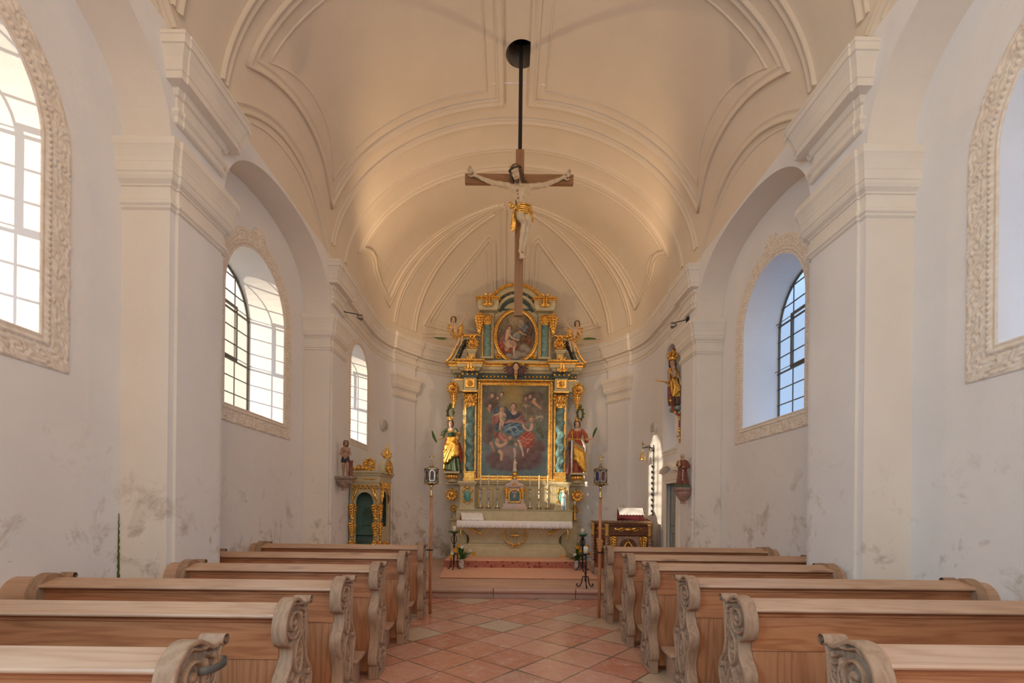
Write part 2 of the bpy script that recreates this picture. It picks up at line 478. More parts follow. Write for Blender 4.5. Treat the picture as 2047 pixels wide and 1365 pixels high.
class MB:
    def __init__(self):
        self.v = []
        self.f = []
    def add(self, V, F):
        n = len(self.v)
        self.v.extend([tuple(map(float, p)) for p in V])
        self.f.extend([tuple(i + n for i in f) for f in F])
        return self
    def quad(self, a, b, c, d):
        return self.add([a, b, c, d], [(0, 1, 2, 3)])
    def box(self, x0, x1, y0, y1, z0, z1):
        return self.add([(x0, y0, z0), (x1, y0, z0), (x1, y1, z0), (x0, y1, z0), (x0, y0, z1), (x1, y0, z1), (x1, y1, z1), (x0, y1, z1)],
                        [(0, 3, 2, 1), (4, 5, 6, 7), (0, 1, 5, 4), (1, 2, 6, 5), (2, 3, 7, 6), (3, 0, 4, 7)])
    def loft(self, rings, cap=True, close=True):
        n = len(rings[0])
        V = [p for r in rings for p in r]
        F = []
        for i in range(len(rings) - 1):
            for j in range(n if close else n - 1):
                k = (j + 1) % n
                F.append((i * n + j, i * n + k, (i + 1) * n + k, (i + 1) * n + j))
        if cap and close:
            F.append(tuple(range(n - 1, -1, -1)))
            F.append(tuple(range((len(rings) - 1) * n, len(rings) * n)))
        return self.add(V, F)
    def tube(self, pts, r, n=10, cap=True):
        pts = [Vector(p) for p in pts]
        rr = r if isinstance(r, (list, tuple)) else [r] * len(pts)
        rings = []
        up = None
        for i, p in enumerate(pts):
            t = (pts[min(i + 1, len(pts) - 1)] - pts[max(i - 1, 0)]).normalized()
            if up is None:
                up = Vector((0, 0, 1)) if abs(t.z) < 0.9 else Vector((1, 0, 0))
            a = (up - t * up.dot(t))
            if a.length < 1e-5:
                a = Vector((1, 0, 0)) - t * t.x
            a.normalize()
            up = a
            b = t.cross(a)
            rings.append([p + (a * cos(2 * PI * k / n) + b * sin(2 * PI * k / n)) * rr[i] for k in range(n)])
        return self.loft(rings, cap)
    def lathe(self, prof, c=(0, 0, 0), n=24, sx=1.0, sy=1.0, axis='z'):
        rings = []
        for r, z in prof:
            ring = []
            for k in range(n):
                a = 2 * PI * k / n
                x, y = r * sx * cos(a), r * sy * sin(a)
                if axis == 'z':
                    p = (c[0] + x, c[1] + y, c[2] + z)
                elif axis == 'x':
                    p = (c[0] + z, c[1] + x, c[2] + y)
                else:
                    p = (c[0] + y, c[1] + z, c[2] + x)
                ring.append(p)
            rings.append(ring)
        return self.loft(rings)
    def prism(self, poly, t0, t1, plane='xz'):
        """poly 2-D outline extruded from t0 to t1 along the remaining axis"""
        def P(a, b, t):
            return {'xz': (a, t, b), 'yz': (t, a, b), 'xy': (a, b, t)}[plane]
        return self.loft([[P(a, b, t0) for a, b in poly], [P(a, b, t1) for a, b in poly]])
    def ball(self, c, r, n=10, sx=1, sy=1, sz=1):
        m = max(4, n // 2 + 1)
        return self.lathe([(max(1e-4, r * sin(PI * i / m)), -r * sz * cos(PI * i / m)) for i in range(m + 1)], c, n, sx, sy)
    def plan(self, path, prof, closed=False, flip=False):
        """sweep profile (offset, z) along a plan path of (x, y), offset to the left of travel"""
        n = len(path)
        P = [Vector((p[0], p[1])) for p in path]
        nor = []
        segs = [(P[(i + 1) % n] - P[i]).normalized() for i in range(n if closed else n - 1)]
        sn = [Vector((-s.y, s.x)) for s in segs]
        for i in range(n):
            if closed:
                a, b = sn[i - 1], sn[i]
            else:
                a, b = sn[max(i - 1, 0)], sn[min(i, n - 2)]
            m = (a + b)
            m = m / max(0.2, m.dot(a))
            nor.append(m)
        if flip:
            nor = [-q for q in nor]
        rings = [[(p.x + q.x * o, p.y + q.y * o, z) for o, z in prof] for p, q in zip(P, nor)]
        if closed:
            rings.append(rings[0])
        return self.loft(rings, cap=False, close=False)
    def surf_sweep(self, pts, nors, prof, closed=False):
        """sweep profile (across, out) along pts lying on a surface with normals nors"""
        n = len(pts)
        pts = [Vector(p) for p in pts]
        segs = []
        for i in range(n if closed else n - 1):
            segs.append((pts[(i + 1) % n] - pts[i]).normalized())
        rings = []
        for i in range(n):
            N = Vector(nors[i]).normalized()
            if closed:
                a, b = segs[i - 1], segs[i]
            else:
                a, b = segs[max(i - 1, 0)], segs[min(i, len(segs) - 1)]
            ba, bb = N.cross(a).normalized(), N.cross(b).normalized()
            m = ba + bb
            m = m / max(0.25, m.dot(ba))
            rings.append([pts[i] + m * w + N * h for w, h in prof])
        if closed:
            rings.append(rings[0])
        else:
            k = len(prof)
            self.add(rings[0], [tuple(range(k))])
            self.add(rings[-1], [tuple(range(k - 1, -1, -1))])
        return self.loft(rings, cap=False, close=False)
    def build(self, name, m, parent=None, **kw):
        return make(name, self.v, self.f, m, parent, **kw)
    def structure(self, name, m, **kw):
        return struct(name, self.v, self.f, m, **kw)

def arc(cx, cy, rx, ry, a0, a1, n):
    return [(cx + rx * cos(math.radians(a0 + (a1 - a0) * i / n)), cy + ry * sin(math.radians(a0 + (a1 - a0) * i / n))) for i in range(n + 1)]
# ---------------------------------------------------------------- architecture
W, R, GL = 2.95, 3.355, 3.855            # nave face of the piers, recess wall, plane of the glazing
Z0, RISE = 5.45, 2.24                    # springing and rise of the vault
YE, BE = 9.85, 2.65                      # start and depth of the apse
YB = -3.0                                # rear wall
PIERS = [(0.42, 1.18), (4.07, 4.83), (7.72, 8.40)]
CAPZ = 4.485

def arch_z(t):                           # t from -1 to 1 across a side arch
    t = min(1.0, abs(t))
    return CAPZ + 0.93 * (1 - t ** 2.3) ** (1 / 2.3)

def wall_with_hole(mb, X, ys, zlo, zhi, hole=None):
    """vertical wall at X between the curves zlo(y), zhi(y); hole = (y0, y1, bottom, top(y))"""
    for a, b in zip(ys[:-1], ys[1:]):
        mid = (a + b) / 2
        if hole and hole[0] < mid < hole[1]:
            mb.quad((X, a, zlo(a)), (X, b, zlo(b)), (X, b, hole[2]), (X, a, hole[2]))
            mb.quad((X, a, hole[3](a)), (X, b, hole[3](b)), (X, b, zhi(b)), (X, a, zhi(a)))
        else:
            mb.quad((X, a, zlo(a)), (X, b, zlo(b)), (X, b, zhi(b)), (X, a, zhi(a)))

def opening(yc, hw, zb, zs, rise, n=28):
    """closed outline of an arched opening in (y, z), starting bottom-left"""
    return [(yc - hw, zb)] + [(yc - hw, zb + (zs - zb) * k / 8) for k in range(1, 8)] + arc(yc, zs, hw, rise, 180, 0, n) + \
           [(yc + hw, zs - (zs - zb) * k / 8) for k in range(1, 8)] + [(yc + hw, zb)]

WINS = [dict(yc=2.63, hw=0.73, zb=2.63, zs=3.98, rise=0.73), dict(yc=6.275, hw=0.73, zb=2.63, zs=3.98, rise=0.73)]
W3 = dict(yc=9.26, hw=0.52, zb=2.68, zs=4.02, rise=0.50)
NICHE = dict(yc=8.98, hw=0.36, zb=2.55, zs=4.15, rise=0.36)
DOOR = dict(y0=8.42, y1=9.22, zt=2.02)

def ys_for(a, b, holes):
    s = set(np.linspace(a, b, int((b - a) / 0.08) + 2).tolist())
    for h in holes:
        for t in np.linspace(0, PI, 29):
            s.add(h['yc'] - h['hw'] * cos(t))
    return sorted(round(x, 6) for x in s if a - 1e-6 <= x <= b + 1e-6)

def top_of(h):
    return lambda y: h['zs'] + h['rise'] * math.sqrt(max(0.0, 1 - ((y - h['yc']) / h['hw']) ** 2))

def side(sx):
    """all wall surfaces of one long side; sx -1 left, +1 right"""
    mb = MB()
    so = MB()
    bays = [(YB, 0.42, None), (1.18, 4.07, WINS[0]), (4.83, 7.72, WINS[1])]
    for a, b, w in bays:
        c, hw = (a + b) / 2, (b - a) / 2
        az = (lambda y: arch_z((y - c) / hw)) if w else (lambda y: 5.40)
        ys = ys_for(a, b, [w] if w else [])
        if w:
            ys = sorted(set(ys) | set((c - hw * cos(t)) for t in np.linspace(0, PI, 41)))
        wall_with_hole(mb, sx * R, ys, lambda y: 0.0, lambda y: az(y) + 0.02, (w['yc'] - w['hw'], w['yc'] + w['hw'], w['zb'], top_of(w)) if w else None)
        wall_with_hole(mb, sx * W, ys, az, lambda y: Z0 + 0.02)
        for p, q in zip(ys[:-1], ys[1:]):
            so.quad((sx * W, p, az(p)), (sx * W, q, az(q)), (sx * R, q, az(q)), (sx * R, p, az(p)))
    # wall above the piers and the choir wall
    for a, b in PIERS:
        mb.quad((sx * W, a, CAPZ - 0.2), (sx * W, b, CAPZ - 0.2), (sx * W, b, Z0 + 0.02), (sx * W, a, Z0 + 0.02))
        so.quad((sx * W, a, CAPZ - 0.1), (sx * W, a, arch_z(0.999)), (sx * R, a, arch_z(0.999)), (sx * R, a, CAPZ - 0.1))
    h = W3 if sx < 0 else NICHE
    ys = ys_for(8.40, YE, [h])
    if sx < 0:
        wall_with_hole(mb, sx * W, ys, lambda y: 0.0, lambda y: Z0 + 0.02, (h['yc'] - h['hw'], h['yc'] + h['hw'], h['zb'], top_of(h)))
    else:
        ys = sorted(set(ys) | {DOOR['y0'], DOOR['y1']})
        for a, b in zip(ys[:-1], ys[1:]):
            mid = (a + b) / 2
            segs = [0.0]
            if DOOR['y0'] < mid < DOOR['y1']:
                segs = [DOOR['zt']]
            inn = h['yc'] - h['hw'] < mid < h['yc'] + h['hw']
            z = segs[0]
            if inn:
                mb.quad((W, a, z), (W, b, z), (W, b, h['zb']), (W, a, h['zb']))
                mb.quad((W, a, top_of(h)(a)), (W, b, top_of(h)(b)), (W, b, Z0 + .02), (W, a, Z0 + .02))
            else:
                mb.quad((W, a, z), (W, b, z), (W, b, Z0 + .02), (W, a, Z0 + .02))
    # window reveals
    for w, xa, xb, k in ([(WINS[0], R, GL, 0.96), (WINS[1], R, GL, 0.96)] + ([(W3, W, W + 0.5, 0.97)] if sx < 0 else [(NICHE, W, W + 0.22, 0.98)])):
        o1 = opening(w['yc'], w['hw'], w['zb'], w['zs'], w['rise'])
        o2 = opening(w['yc'], w['hw'] * k, w['zb'] + 0.10, w['zs'], w['rise'] * k)
        n = len(o1)
        V = [(sx * xa, y, z) for y, z in o1] + [(sx * xb, y, z) for y, z in o2]
        mb.add(V, [(i, (i + 1) % n, n + (i + 1) % n, n + i) for i in range(n)])
        if w is NICHE:
            mb.add([(sx * xb, y, z) for y, z in o2], [tuple(range(n))])
    mb.structure('wall_left' if sx < 0 else 'wall_right', 'limewash', smooth=False)
    so.structure('trim_1' if sx < 0 else 'trim_2', 'limewash_warm_lit', smooth=True, auto=40)

side(-1)
side(1)

def apse_xy(ph, off=0.0):
    """ph in degrees, 0 = left spring, 180 = right spring; off towards the inside"""
    a = math.radians(180 - ph)
    return ((W - off) * cos(a), YE + (BE - off) * sin(a))

mb = MB()
pts = [apse_xy(p) for p in np.linspace(0, 180, 61)]
mb.plan(pts, [(0, 0.0), (0, Z0 + 0.02)])
mb.structure('wall_apse', 'limewash', auto=60)
mb = MB()
mb.quad((-R, YB, 0), (R, YB, 0), (R, YB, 8), (-R, YB, 8))
mb.structure('wall_rear', 'limewash', smooth=False)

# vault: barrel and half dome, with the round hole the cross hangs from
HC, HR, HS = (0.06, 6.62), 0.215, 0.45
mb = MB()
def vz(x):
    return Z0 + RISE * math.sqrt(max(0, 1 - (x / W) ** 2))
tx = [W * cos(t) for t in np.linspace(PI, 0, 65)]
tx = sorted(set([x for x in tx if not (HC[0] - HS < x < HC[0] + HS)] + [HC[0] - HS, HC[0] + HS]))
ty = [YB, HC[1] - HS, HC[1] + HS, YE + 0.03]
for x0, x1 in zip(tx[:-1], tx[1:]):
    for y0, y1 in zip(ty[:-1], ty[1:]):
        if abs((x0 + x1) / 2 - HC[0]) < HS and y0 == ty[1]:
            continue
        k = 5 if abs((x0 + x1) / 2 - HC[0]) < HS else 1
        xs = np.linspace(x0, x1, k + 1)
        for a, b in zip(xs[:-1], xs[1:]):
            mb.quad((a, y0, vz(a)), (b, y0, vz(b)), (b, y1, vz(b)), (a, y1, vz(a)))
NR = 40
rings = []
for f in (0, 0.5, 1.0):
    ring = []
    for i in range(NR):
        a = 2 * PI * i / NR
        cx, cy = cos(a), sin(a)
        s = HS / max(abs(cx), abs(cy))
        r = s * (1 - f) + HR * f
        x, y = HC[0] + r * cx, HC[1] + r * cy
        ring.append((x, y, vz(x)))
    rings.append(ring)
mb.loft(rings, cap=False)
for i in range(20):
    for j in range(48):
        def Q(a, b):
            th, ph = PI / 2 * a / 20, PI * b / 48
            return (-W * cos(th) * cos(ph), YE + BE * cos(th) * sin(ph), Z0 + RISE * sin(th))
        mb.quad(Q(i, j), Q(i, j + 1), Q(i + 1, j + 1), Q(i + 1, j))
mb.structure('ceiling', 'vault_paint')
mb = MB()
rr = [(HC[0] + HR * cos(2 * PI * i / NR), HC[1] + HR * sin(2 * PI * i / NR)) for i in range(NR)]
mb.loft([[(x, y, vz(x) - 0.002) for x, y in rr], [(x, y, 8.02) for x, y in rr]], cap=False)
mb.structure('trim_3', 'soot_plaster')
mb = MB()
mb.loft([[(x, y, 8.02) for x, y in rr], [(x, y, 8.7) for x, y in rr]], cap=False)
mb.add([(x, y, 8.7) for x, y in rr], [tuple(range(NR))])
mb.structure('trim_4', 'dark_hole')

# floor, choir step
mb = MB()
mb.quad((-R, YB, 0), (R, YB, 0), (R, 7.75, 0), (-R, 7.75, 0))
mb.structure('floor', 'marble_tiles', smooth=False)
mb = MB()
pl = [(-R, 7.66), (R, 7.66), (R, 8.4)] + [apse_xy(p, -0.03) for p in np.linspace(180, 0, 31)] + [(-R, 8.4)]
mb.prism(pl, 0.0, 0.15, 'xy')
mb.structure('floor_choir', 'choir_stone', smooth=False)
mb = MB()
for x0, x1 in ((-2.95, -1.5), (-1.49, -0.28), (-0.265, 1.02), (1.035, 1.9), (1.91, 2.95)):
    mb.add([(x, y, z) for x in (x0, x1) for y, z in ((7.68, 0.0), (7.62, 0.0), (7.62, 0.07), (7.59, 0.085), (7.565, 0.10), (7.56, 0.13), (7.575, 0.15), (7.60, 0.156), (7.72, 0.156), (7.72, 0.0))],
           [tuple(range(9, -1, -1)), tuple(range(10, 20))] + [(i, (i + 1) % 10, 10 + (i + 1) % 10, 10 + i) for i in range(10)])
mb.structure('trim_5', 'sandstone', smooth=False, bev=0.004)

# piers with capitals and entablatures
CAPP = [(0.0, 3.93), (0.03, 3.945), (0.03, 3.96), (0.055, 3.975), (0.055, 4.0), (0.035, 4.015), (0.02, 4.02), (0.02, 4.12), (0.04, 4.125), (0.04, 4.14),
        (0.05, 4.145), (0.085, 4.165), (0.10, 4.19), (0.105, 4.215), (0.115, 4.22), (0.115, 4.295), (0.12, 4.30), (0.125, 4.33), (0.145, 4.38), (0.165, 4.41), (0.175, 4.42), (0.175, 4.46), (0.165, 4.485), (0.0, 4.49)]
CORP = [(0.0, 4.70), (0.02, 4.71), (0.02, 4.76), (0.035, 4.77), (0.05, 4.785), (0.05, 4.81), (0.0, 4.82), (0.0, 4.93), (0.025, 4.94), (0.04, 4.965), (0.045, 4.99), (0.14, 5.0), (0.14, 5.06), (0.15, 5.065), (0.155, 5.10), (0.17, 5.16),
        (0.20, 5.22), (0.21, 5.235), (0.225, 5.24), (0.225, 5.30), (0.235, 5.305), (0.235, 5.33), (0.22, 5.345), (0.0, 5.36)]
CAPP = [(-0.05, 3.93)] + [(o * 0.62, z) for o, z in CAPP] + [(-0.05, 4.49)]
CORP = [(-0.06, 4.70)] + [(o * 0.80, z) for o, z in CORP] + [(-0.06, 5.37)]
def mir(path, sx):
    return [(x * sx, y) for x, y in path]
n_trim = [6]
def trim(mb, m='stucco', **kw):
    o = mb.structure('trim_%d' % n_trim[0], m, **kw)
    n_trim[0] += 1
    return o
for sx in (-1, 1):
    for pi_, (a, b) in enumerate(PIERS):
        far = R if pi_ < 2 else W + 0.01
        sh = [(R, a), (W, a), (W, a + 0.07), (W - 0.025, a + 0.07), (W - 0.025, b - 0.07), (W, b - 0.07), (W, b), (far, b)]
        # travelling near -> far on the left side the inside is to the right of travel
        mb = MB()
        mb.plan(mir(sh, sx), [(0, 0.0), (0, CAPZ)], flip=(sx < 0))
        o = trim(mb, 'limewash_warm_lit', smooth=False)
        o.data.materials.append(MATS['limewash'])
        for f_ in o.data.polygons:
            if abs(f_.normal.x) > .5:
                f_.material_index = 1  # flanks keep the white limewash without the painted warm tint
        mb = MB()
        mb.plan(mir(sh, sx), CAPP, flip=(sx < 0))
        trim(mb, smooth=False)
        if pi_ < 2:
            en = [(W + 0.03, a + 0.05), (W - 0.02, a + 0.05), (W - 0.02, a + 0.11), (W - 0.035, a + 0.11), (W - 0.035, b - 0.11), (W - 0.02, b - 0.11), (W - 0.02, b - 0.05), (W + 0.03, b - 0.05)]
            mb = MB()
            mb.plan(mir(en, sx), CORP, flip=(sx < 0))
            trim(mb, smooth=False)
# choir and apse cornice in one run
def ap_seg(p0, p1, off, n=8):
    return [apse_xy(p, off) for p in np.linspace(p0, p1, n)]
a, b = PIERS[2]
runl = [(-(W + 0.03), a + 0.05), (-(W - 0.02), a + 0.05), (-(W - 0.02), a + 0.11), (-(W - 0.035), a + 0.11), (-(W - 0.035), b - 0.11), (-(W - 0.02), b - 0.11), (-W, b - 0.05)]
run = runl + ap_seg(2, 23, 0.0, 8) + ap_seg(23.5, 38, 0.05, 6) + ap_seg(38.5, 141.5, 0.0, 28) + ap_seg(142, 156.5, 0.05, 6) + ap_seg(157, 178, 0.0, 8) + [(-x, y) for x, y in runl[::-1]]
mb = MB()
mb.plan(run, CORP, flip=True)
trim(mb, smooth=False)
# apse pilasters
for p0, p1 in ((24, 37.5), (142.5, 156)):
    mb = MB()
    path = [apse_xy(p0, 0)] + ap_seg(p0, p1, 0.06, 6) + [apse_xy(p1, 0)]
    mb.plan(path, [(0, 0.15), (0, 4.75)], flip=True)
    trim(mb, 'limewash', smooth=False)
    mb = MB()
    mb.plan(path, [(o * 1.1, z - 0.02) for o, z in CAPP], flip=True)
    trim(mb, smooth=False)

# mouldings on the vault
def VP(t, y):                            # t in degrees from the right spring
    a = math.radians(t)
    p = Vector((W * cos(a), y, Z0 + RISE * sin(a)))
    n = -Vector((cos(a) / W, 0, sin(a) / RISE)).normalized()
    return p, n
def DP(ph, th):                          # dome point, ph degrees from the left, th elevation degrees
    p_, t_ = math.radians(ph), math.radians(th)
    d = Vector((-cos(t_) * cos(p_), cos(t_) * sin(p_), sin(t_)))
    return Vector((W * d.x, YE + BE * d.y, Z0 + RISE * d.z)), -Vector((d.x / W, d.y / BE, d.z / RISE)).normalized()
BIG = [(-0.055, -0.01), (-0.055, 0.022), (-0.035, 0.03), (-0.02, 0.018), (0.0, 0.012), (0.02, 0.022), (0.035, 0.04), (0.055, 0.04), (0.06, -0.01)]
THIN = [(-0.012, -0.005), (-0.01, 0.012), (0.004, 0.014), (0.012, -0.005)]
def rib(mb, pn, prof, closed=False):
    mb.surf_sweep([p for p, n in pn], [n for p, n in pn], prof, closed)
def zt(z):
    return math.degrees(math.asin(min(1, (z - Z0) / RISE)))
def panel(mb, ya, yb, sx, inset, prof, side_z=(6.12, 6.40), top=0.24):
    z0, z1 = side_z
    ya, yb = ya + inset, yb - inset
    pts = []
    for i in range(25):
        s = i / 24
        y = ya + (yb - ya) * s
        z = z0 + (z1 - z0) * (1 - abs(2 * s - 1) ** 2.2) + inset * 0.9
        pts.append((zt(z), y))
    tt = 90 - math.degrees((top + inset) / W)
    t1 = pts[-1][0]
    pts += [(t1 + (tt - t1) * i / 16, yb) for i in range(1, 17)]
    t0 = pts[0][0]
    pts += [(tt + (t0 - tt) * i / 16, ya) for i in range(0, 16)]
    if sx < 0:
        pts = [(180 - t, y) for t, y in pts][::-1]
    rib(mb, [VP(t, y) for t, y in pts], [(-w, h) for w, h in prof][::-1] if False else prof, True)
for ya, yb in ((1.42, 3.83), (5.07, 7.38)):
    for sx in (-1, 1):
        mb = MB()
        panel(mb, ya, yb, sx, 0.0, BIG)
        panel(mb, ya, yb, sx, 0.20, THIN)
        trim(mb, 'vault_paint')
        mb = MB()
        for off, pr in ((0, BIG), (-0.14, THIN)):
            c, hw = (ya + yb) / 2, (yb - ya) / 2 + 0.22 + off
            q = []
            for i in range(31):
                s = -1 + 2 * i / 30
                z = 5.46 + (0.56 + off) * (1 - abs(s) ** 2.2)
                q.append((zt(z) if sx > 0 else 180 - zt(z), c + hw * s))
            rib(mb, [VP(t, y) for t, y in q], pr)
        trim(mb, 'vault_paint')
for a, b in PIERS:
    mb = MB()
    for y, s in ((a + 0.02, 1), (b - 0.04, -1)):
        q = [VP(t, y) for t in np.linspace(5, 175, 60)]
        rib(mb, q, [(w * s, h) for w, h in BIG][::s])
    trim(mb, 'vault_paint')
# choir panels, ribs of the half dome
def merid(ph, th0, th1, n=24):
    return [DP(ph, th0 + (th1 - th0) * i / n) for i in range(n + 1)]
for sx in (-1, 1):
    S = (lambda ph: ph) if sx < 0 else (lambda ph: 180 - ph)
    T = (lambda t: 180 - t) if sx < 0 else (lambda t: t)
    mb = MB()
    for ins, pr in ((0, BIG), (0.15, THIN)):
        q = [VP(T(t), 8.80 + ins) for t in np.linspace(88 - ins * 40, zt(6.13) + ins * 16, 20)]
        q += [VP(T(zt(6.13 + 0.16 * sin(PI * k / 7)) + ins * 16), 8.80 + ins + (1.0) * k / 7) for k in range(1, 7)]
        q += [DP(S(ph), th + ins * 10) for ph, th in ((6 - ins * 8, 17.0), (12 - ins * 18, 15.5), (18 - ins * 24, 12.5))]
        q += merid(S(19 - ins * 26), 20 + ins * 10, 84 - ins * 40, 18)
        rib(mb, q, pr)
    trim(mb, 'vault_paint')
    mb = MB()
    for ph, s in ((24.5, 1), (37, -1)):
        rib(mb, merid(S(ph), 4, 86 if s > 0 else 80, 28), [(w * s * -sx, h) for w, h in BIG])
    rib(mb, [DP(S(ph), 4) for ph in np.linspace(24.5, 37, 6)], THIN)
    trim(mb, 'vault_paint')
    mb = MB()
    for ins, pr in ((0, BIG), (0.16, THIN)):
        q = []
        for th in np.linspace(11 + ins * 22, 66 - ins * 40, 18):
            q.append(DP(S(44 + (th - 11) * 0.33 + ins * 20), th))
        x0 = 0.46 + ins
        for th in np.linspace(64 - ins * 40, 11 + ins * 22, 14):
            cph = min(0.95, x0 / (W * cos(math.radians(th))))
            q.append(DP(S(math.degrees(math.acos(cph))), th))
        ph_e = math.degrees(math.acos(x0 / (W * cos(math.radians(11)))))
        for ph in np.linspace(ph_e - 2, 46 + ins * 20, 8):
            q.append(DP(S(ph), 11 + ins * 22))
        rib(mb, q, pr, True)
    q = []
    for th in np.linspace(84, 4, 20):
        cph = min(0.99, 0.22 / (W * cos(math.radians(th))))
        q.append(DP(S(math.degrees(math.acos(cph))), th))
    rib(mb, q, BIG)
    q = [DP(S(ph), 3.2 + 4.2 * sin(PI * (ph - 42) / 44)) for ph in np.linspace(42, 86, 16)]
    rib(mb, q, BIG)
    trim(mb, 'vault_paint')

# mossy crack in the corner beside the near left pillar
mb = MB()
zs_ = np.linspace(0.75, 1.36, 24)
mb.tube([(-R + .004 + .004 * sin(9 * k), PIERS[1][0] - .004, z) for k, z in enumerate(zs_)], [.011 * (1 - (k / 23) ** 1.5) * (.7 + .3 * sin(k * 2.3)) + .002 for k in range(24)], 7)
trim(mb, 'moss')
# ---------------------------------------------------------------- sculpting engine: signed distance fields to meshes
class Vox:
    def __init__(self, lo, hi, h):
        self.h = h
        self.lo = np.array(lo, float) - 2 * h
        n = np.ceil((np.array(hi, float) + 2 * h - self.lo) / h).astype(int) + 1
        self.n = n
        self.ax = [self.lo[i] + h * np.arange(n[i]) for i in range(3)]
        self.D = np.full(n, 1.0, np.float32)
    def win(self, lo, hi, pad=0.0):
        s = []
        for i in range(3):
            a = max(0, int((lo[i] - pad - self.lo[i]) / self.h))
            b = min(self.n[i], int((hi[i] + pad - self.lo[i]) / self.h) + 2)
            s.append(slice(a, max(a, b)))
        P = np.meshgrid(*[self.ax[i][s[i]] for i in range(3)], indexing='ij')
        return tuple(s), P
    def put(self, s, d, k=0.0, sub=False):
        D = self.D[s]
        if D.size == 0:
            return
        d = d.astype(np.float32)
        if sub:
            self.D[s] = np.maximum(D, -d)
        elif k > 0:
            hh = np.clip(0.5 + 0.5 * (d - D) / k, 0, 1)
            self.D[s] = d * (1 - hh) + D * hh - k * hh * (1 - hh)
        else:
            self.D[s] = np.minimum(D, d)
    def cone(self, a, b, ra, rb=None, k=0.015, sub=False):
        rb = ra if rb is None else rb
        a, b = np.array(a, float), np.array(b, float)
        m = max(ra, rb) + k + 2 * self.h
        s, P = self.win(np.minimum(a, b), np.maximum(a, b), m)
        ab = b - a
        L = float(ab @ ab) + 1e-12
        t = np.clip(sum((P[i] - a[i]) * ab[i] for i in range(3)) / L, 0, 1)
        d = np.sqrt(sum((P[i] - a[i] - t * ab[i]) ** 2 for i in range(3))) - (ra + (rb - ra) * t)
        self.put(s, d, k, sub)
        return self
    def path(self, pts, r0, r1=None, k=0.01):
        r1 = r0 if r1 is None else r1
        n = len(pts) - 1
        for i in range(n):
            self.cone(pts[i], pts[i + 1], r0 + (r1 - r0) * i / n, r0 + (r1 - r0) * (i + 1) / n, k)
        return self
    def ell(self, c, r, k=0.015, sub=False, rz=0.0, ry=0.0, rx=0.0):
        c, r = np.array(c, float), np.array(r, float)
        m = max(r) + k + 2 * self.h
        s, P = self.win(c - m, c + m)
        x, y, z = P[0] - c[0], P[1] - c[1], P[2] - c[2]
        if rz:
            x, y = x * cos(rz) + y * sin(rz), -x * sin(rz) + y * cos(rz)
        if ry:
            x, z = x * cos(ry) - z * sin(ry), x * sin(ry) + z * cos(ry)
        if rx:
            y, z = y * cos(rx) + z * sin(rx), -y * sin(rx) + z * cos(rx)
        q = np.sqrt((x / r[0]) ** 2 + (y / r[1]) ** 2 + (z / r[2]) ** 2)
        g = np.sqrt((x / r[0] ** 2) ** 2 + (y / r[1] ** 2) ** 2 + (z / r[2] ** 2) ** 2) + 1e-9
        self.put(s, q * (q - 1) / g, k, sub)
        return self
    def robe(self, rows, folds=7, amp=0.012, k=0.01, sway=0.0, ph=0.0, twist=0.0):
        """rows of (z, cx, cy, rx, ry); gathers into folds towards the hem"""
        rows = sorted(rows)
        z = np.array([r[0] for r in rows])
        m = max(max(r[3], r[4]) for r in rows) + amp + 3 * self.h
        cx = [r[1] for r in rows]
        cy = [r[2] for r in rows]
        s, P = self.win((min(cx) - m, min(cy) - m, z[0]), (max(cx) + m, max(cy) + m, z[-1]), 2 * self.h)
        zz = P[2]
        f = [np.interp(zz, z, [r[i] for r in rows]) for i in (1, 2, 3, 4)]
        x, y = P[0] - f[0], P[1] - f[1]
        th = np.arctan2(y / f[3], x / f[2])
        t = np.clip((z[-1] - zz) / (z[-1] - z[0]), 0, 1)
        w = amp * (0.15 + 0.85 * t) * (np.sin(folds * th + ph + twist * t + sway * np.sin(6 * t)) + 0.45 * np.sin((folds * 2 + 1) * th + 1.3 + ph - 2 * t))
        q = np.sqrt((x / f[2]) ** 2 + (y / f[3]) ** 2)
        d = (q - 1) * np.minimum(f[2], f[3]) - w
        d = np.maximum(d * 0.8, np.maximum(z[0] - zz, zz - z[-1]))
        self.put(s, d, k)
        return self
    def mesh(self):
        D = self.D
        S = D < 0
        n = D.shape
        c = np.zeros((n[0] - 1, n[1] - 1, n[2] - 1), np.int8)
        for i in (0, 1):
            for j in (0, 1):
                for k in (0, 1):
                    c += S[i:n[0] - 1 + i, j:n[1] - 1 + j, k:n[2] - 1 + k]
        I, J, K = np.nonzero((c > 0) & (c < 8))
        acc = np.zeros((len(I), 3))
        cnt = np.zeros(len(I))
        cor = [(i, j, k) for i in (0, 1) for j in (0, 1) for k in (0, 1)]
        for a in cor:
            for ax in range(3):
                if a[ax]:
                    continue
                b = list(a)
                b[ax] = 1
                da = D[I + a[0], J + a[1], K + a[2]]
                db = D[I + b[0], J + b[1], K + b[2]]
                m = (da < 0) != (db < 0)
                t = np.where(m, da / np.where(m, da - db, 1), 0)
                p = np.array(a, float)[None, :].repeat(len(I), 0)
                p[:, ax] += t
                acc += p * m[:, None]
                cnt += m
        V = (acc / np.maximum(cnt, 1)[:, None] + np.stack([I, J, K], 1)) * self.h + self.lo
        idx = np.full(c.shape, -1, np.int64)
        idx[I, J, K] = np.arange(len(I))
        F = []
